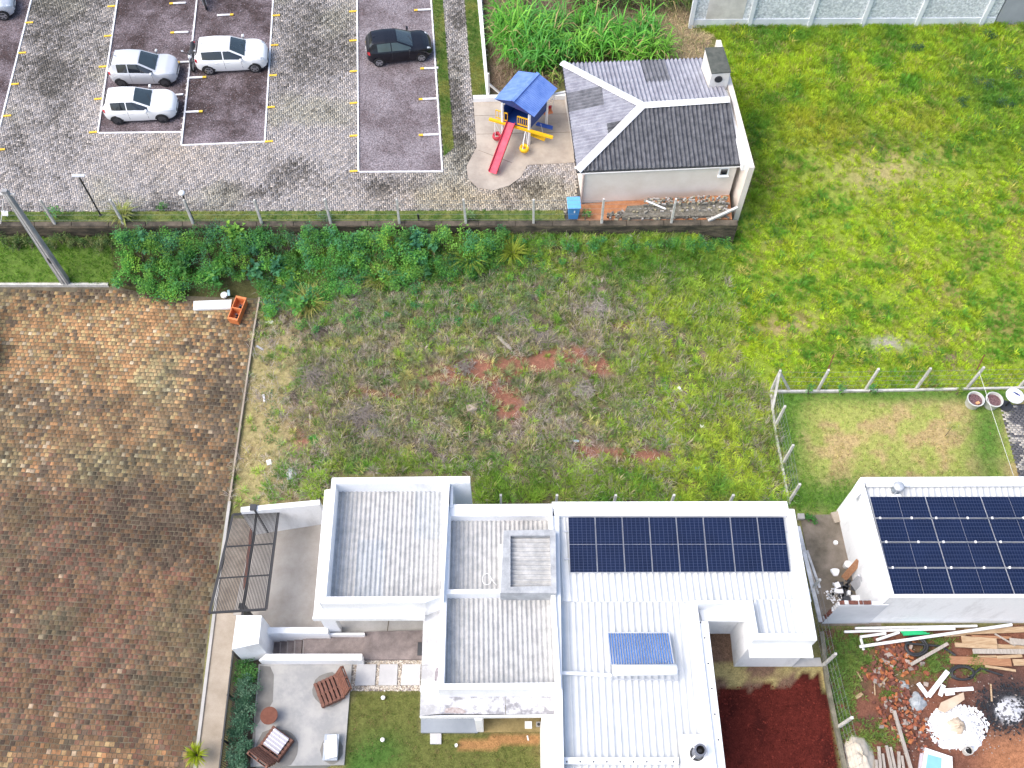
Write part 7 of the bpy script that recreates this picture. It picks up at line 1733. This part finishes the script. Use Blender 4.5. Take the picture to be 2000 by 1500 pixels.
brush((1140, 765), .55, 120, 'pale', 'short pale stalk heap beside the bare red soil')
brush((575, 775), .35, 70, 'dark', 'small dark brush heap on the dry grass side')
brush((700, 590), .5, 80, 'grey', 'grey stalks leaning below the dark shrubs')
brush((905, 720), .5, 80, 'grey', 'grey stalks at the start of the bare red soil')
brush((1290, 640), .5, 80, 'grey', 'thin grey stalks between plot and field')
# terrace plants
clump('spiky_plant', 'spiky yellow-green fan plant by the terrace fence', (242, 425), 120, 1.0, .05, (.24, .27, .08), (.5, 1.4), z=ZT + .02, spread=.12)
shrub('terrace_shrub', 'small dark shrub on the terrace strip next to the spiky plant', 'shrub', U(112, 424, ZT), .4, .4, .9, 260, DG, .09)
shrub('terrace_shrub', 'greyish green shrub on the terrace strip at a fence post', 'shrub', U(637, 428, ZT), .4, .4, .6, 260, [(.09, .15, .09), (.07, .13, .06)], .08)
shrub('terrace_shrub', 'bright green low plant on the terrace strip', 'shrub', U(318, 407, ZT), .3, .25, .35, 160, [(.05, .16, .03)], .08)
shrub('terrace_shrub', 'dark weed bush behind the blue wheelie bin', 'shrub', U(1143, 428, ZT), .25, .3, .7, 200, DG, .08)
shrub('terrace_shrub', 'thin broad-leaved sapling at a fence post of the terrace', 'shrub', U(918, 432, ZT), .25, .25, .8, 60, [(.14, .22, .08)], .2)
# hedge and palm in front of the white house
for k, (x, y) in enumerate([(486, 1312), (478, 1330), (492, 1345), (476, 1362), (486, 1382), (472, 1402), (483, 1422), (470, 1442), (478, 1464), (466, 1482), (474, 1500), (462, 1520)]):
    r_ = R.uniform(.38, .5)
    shrub('hedge_bush', 'dense blue-green bush in the garden hedge', 'hedge', U(x, y, ZP), r_, r_, R.uniform(.7, .95), 620, [(.045, .11, .06), (.07, .15, .09), (.10, .18, .11), (.035, .09, .05)] if k > 1 else [(.04, .13, .03), (.07, .18, .04)], .085, 'hedge bushes')
t = thing('fan_palm', 'small yellow-green palm on the sidewalk corner', 'palm', U(390, 1478, .12))
m = 130; yaw = rng.uniform(0, 6.28, m); g = blade_geo(np.stack([.05 * np.cos(yaw), .05 * np.sin(yaw), rng.uniform(.3, .45, m)], 1), yaw, rng.uniform(.25, 1.5, m), rng.uniform(.5, .75, m), rng.uniform(.03, .05, m), np.array([.24, .30, .02])[None] * rng.uniform(.6, 1.25, (m, 1)))
fast('fronds', *g, attr_leaf, t); MB().tube([(0, 0, -.05), (0, 0, .4)], [.1, .07], 8).obj('trunk', mat_twig, t)
# rubble yard and fence line weeds
def kr(px, py, x, y): return np.clip(1.3 * blob(px, py, 1650, 1280, 45, 50) + blob(px, py, 1640, 1350, 25, 60) * .8 + blob(px, py, 1905, 1300, 16, 16) + blob(px, py, 1820, 1305, 28, 22) + blob(px, py, 1835, 1255, 20, 12) + blob(px, py, 1700, 1440, 30, 20) + blob(px, py, 1735, 1355, 14, 14) * .8 + blob(px, py, 1750, 1440, 12, 12) + blob(px, py, 1645, 1400, 16, 50), 0, 1) * inpoly(px, py, RUBBLE)
P, px, py = scatter(9000, (10, 22, 6, 14), kr); n1 = fbm(P[:, 0], P[:, 1], .6, 95)
g = tuft_geo(P, 16, .22, .018, .08, mix((.05, .15, .03), (.20, .25, .06), n1), lean=(.2, 1.2))
o = fast('yard_weeds', *g, attr_leaf); tag(o, 'green weeds between the rubble and along its fence', 'weeds', kind='stuff')
for x, y, l in [(1577, 768, 'small leafy sapling at the corner of the lawn fence'), (1640, 768, 'thin weed bush growing through the rear lawn fence'), (1700, 768, 'narrow green shoot at a rear lawn fence post'), (1868, 770, 'yellow-green weed at the rear lawn fence near the pots')]:
    shrub('fence_weed', l, 'weed', U(x, y, ZP), .18, .18, .9, 120, DG if x < 1800 else [(.16, .24, .03)], .08)
t = thing('sapling', 'bare young sapling stake in the middle of the lawn', 'sapling', U(1846, 852, ZP)); MB().tube([(0, 0, 0), (.05, .1, .9)], [.015, .008], 6).obj('stem', mat_twig, t)
g = leaf_geo(np.array([.05, .1, .9])[None] + rng.normal(0, .12, (14, 3)), np.full(14, .08), np.tile([.22, .26, .14], (14, 1))); fast('leaves', *g, attr_leaf, t)
shrub('passage_weed', 'green weed sprouting at the grass end of the passage', 'weed', U(1582, 1016, ZP), .28, .2, .35, 160, [(.05, .16, .03)], .09)
for x, y, r_ in [(1925, 75, .6), (1790, 100, .45), (1915, 170, .7), (1880, 205, .5), (1980, 150, .6), (1960, 210, .5)]:
    shrub('field_bush', 'low dark bush in the rough far part of the field', 'bush', UG(x, y), r_, r_ * .8, .55, 260, [(.045, .10, .03), (.05, .11, .05), (.035, .085, .03)], .09, 'low dark bushes in the field')

# clods on the dark red soil
n = 2600; X = rng.uniform(1395, 1650, n); Y = rng.uniform(1325, 1520, n); k = inpoly(X, Y, [(1400, 1345), (1600, 1330), (1655, 1530), (1420, 1530)]); X, Y = X[k], Y[k]; n = len(X)
P = np.array([tuple(U(a, b, ZP)) for a, b in zip(X, Y)]); r_ = rng.uniform(.02, .06, n) * rng.uniform(.5, 1.3, n); an = rng.uniform(0, 6.28, n); V = np.zeros((n, 5, 3))
for q in range(4):
    V[:, q, 0] = P[:, 0] + r_ * np.cos(an + q * 1.57) * rng.uniform(.7, 1.3, n); V[:, q, 1] = P[:, 1] + r_ * np.sin(an + q * 1.57) * rng.uniform(.7, 1.3, n); V[:, q, 2] = ZP - .02
V[:, 4] = P + np.stack([0 * r_, 0 * r_, r_ * .8], 1)
T = (np.arange(n)[:, None, None] * 5 + np.array([(0, 1, 4), (1, 2, 4), (2, 3, 4), (3, 0, 4)])[None]).reshape(-1, 3)
o = fast('soil_clods', V.reshape(-1, 3), T, np.repeat(np.array([.095, .018, .013])[None] * rng.uniform(.5, 1.5, (n, 1)), 5, 0), attr_ground); tag(o, 'small clods strewn over the dark red soil', 'clods', kind='stuff')
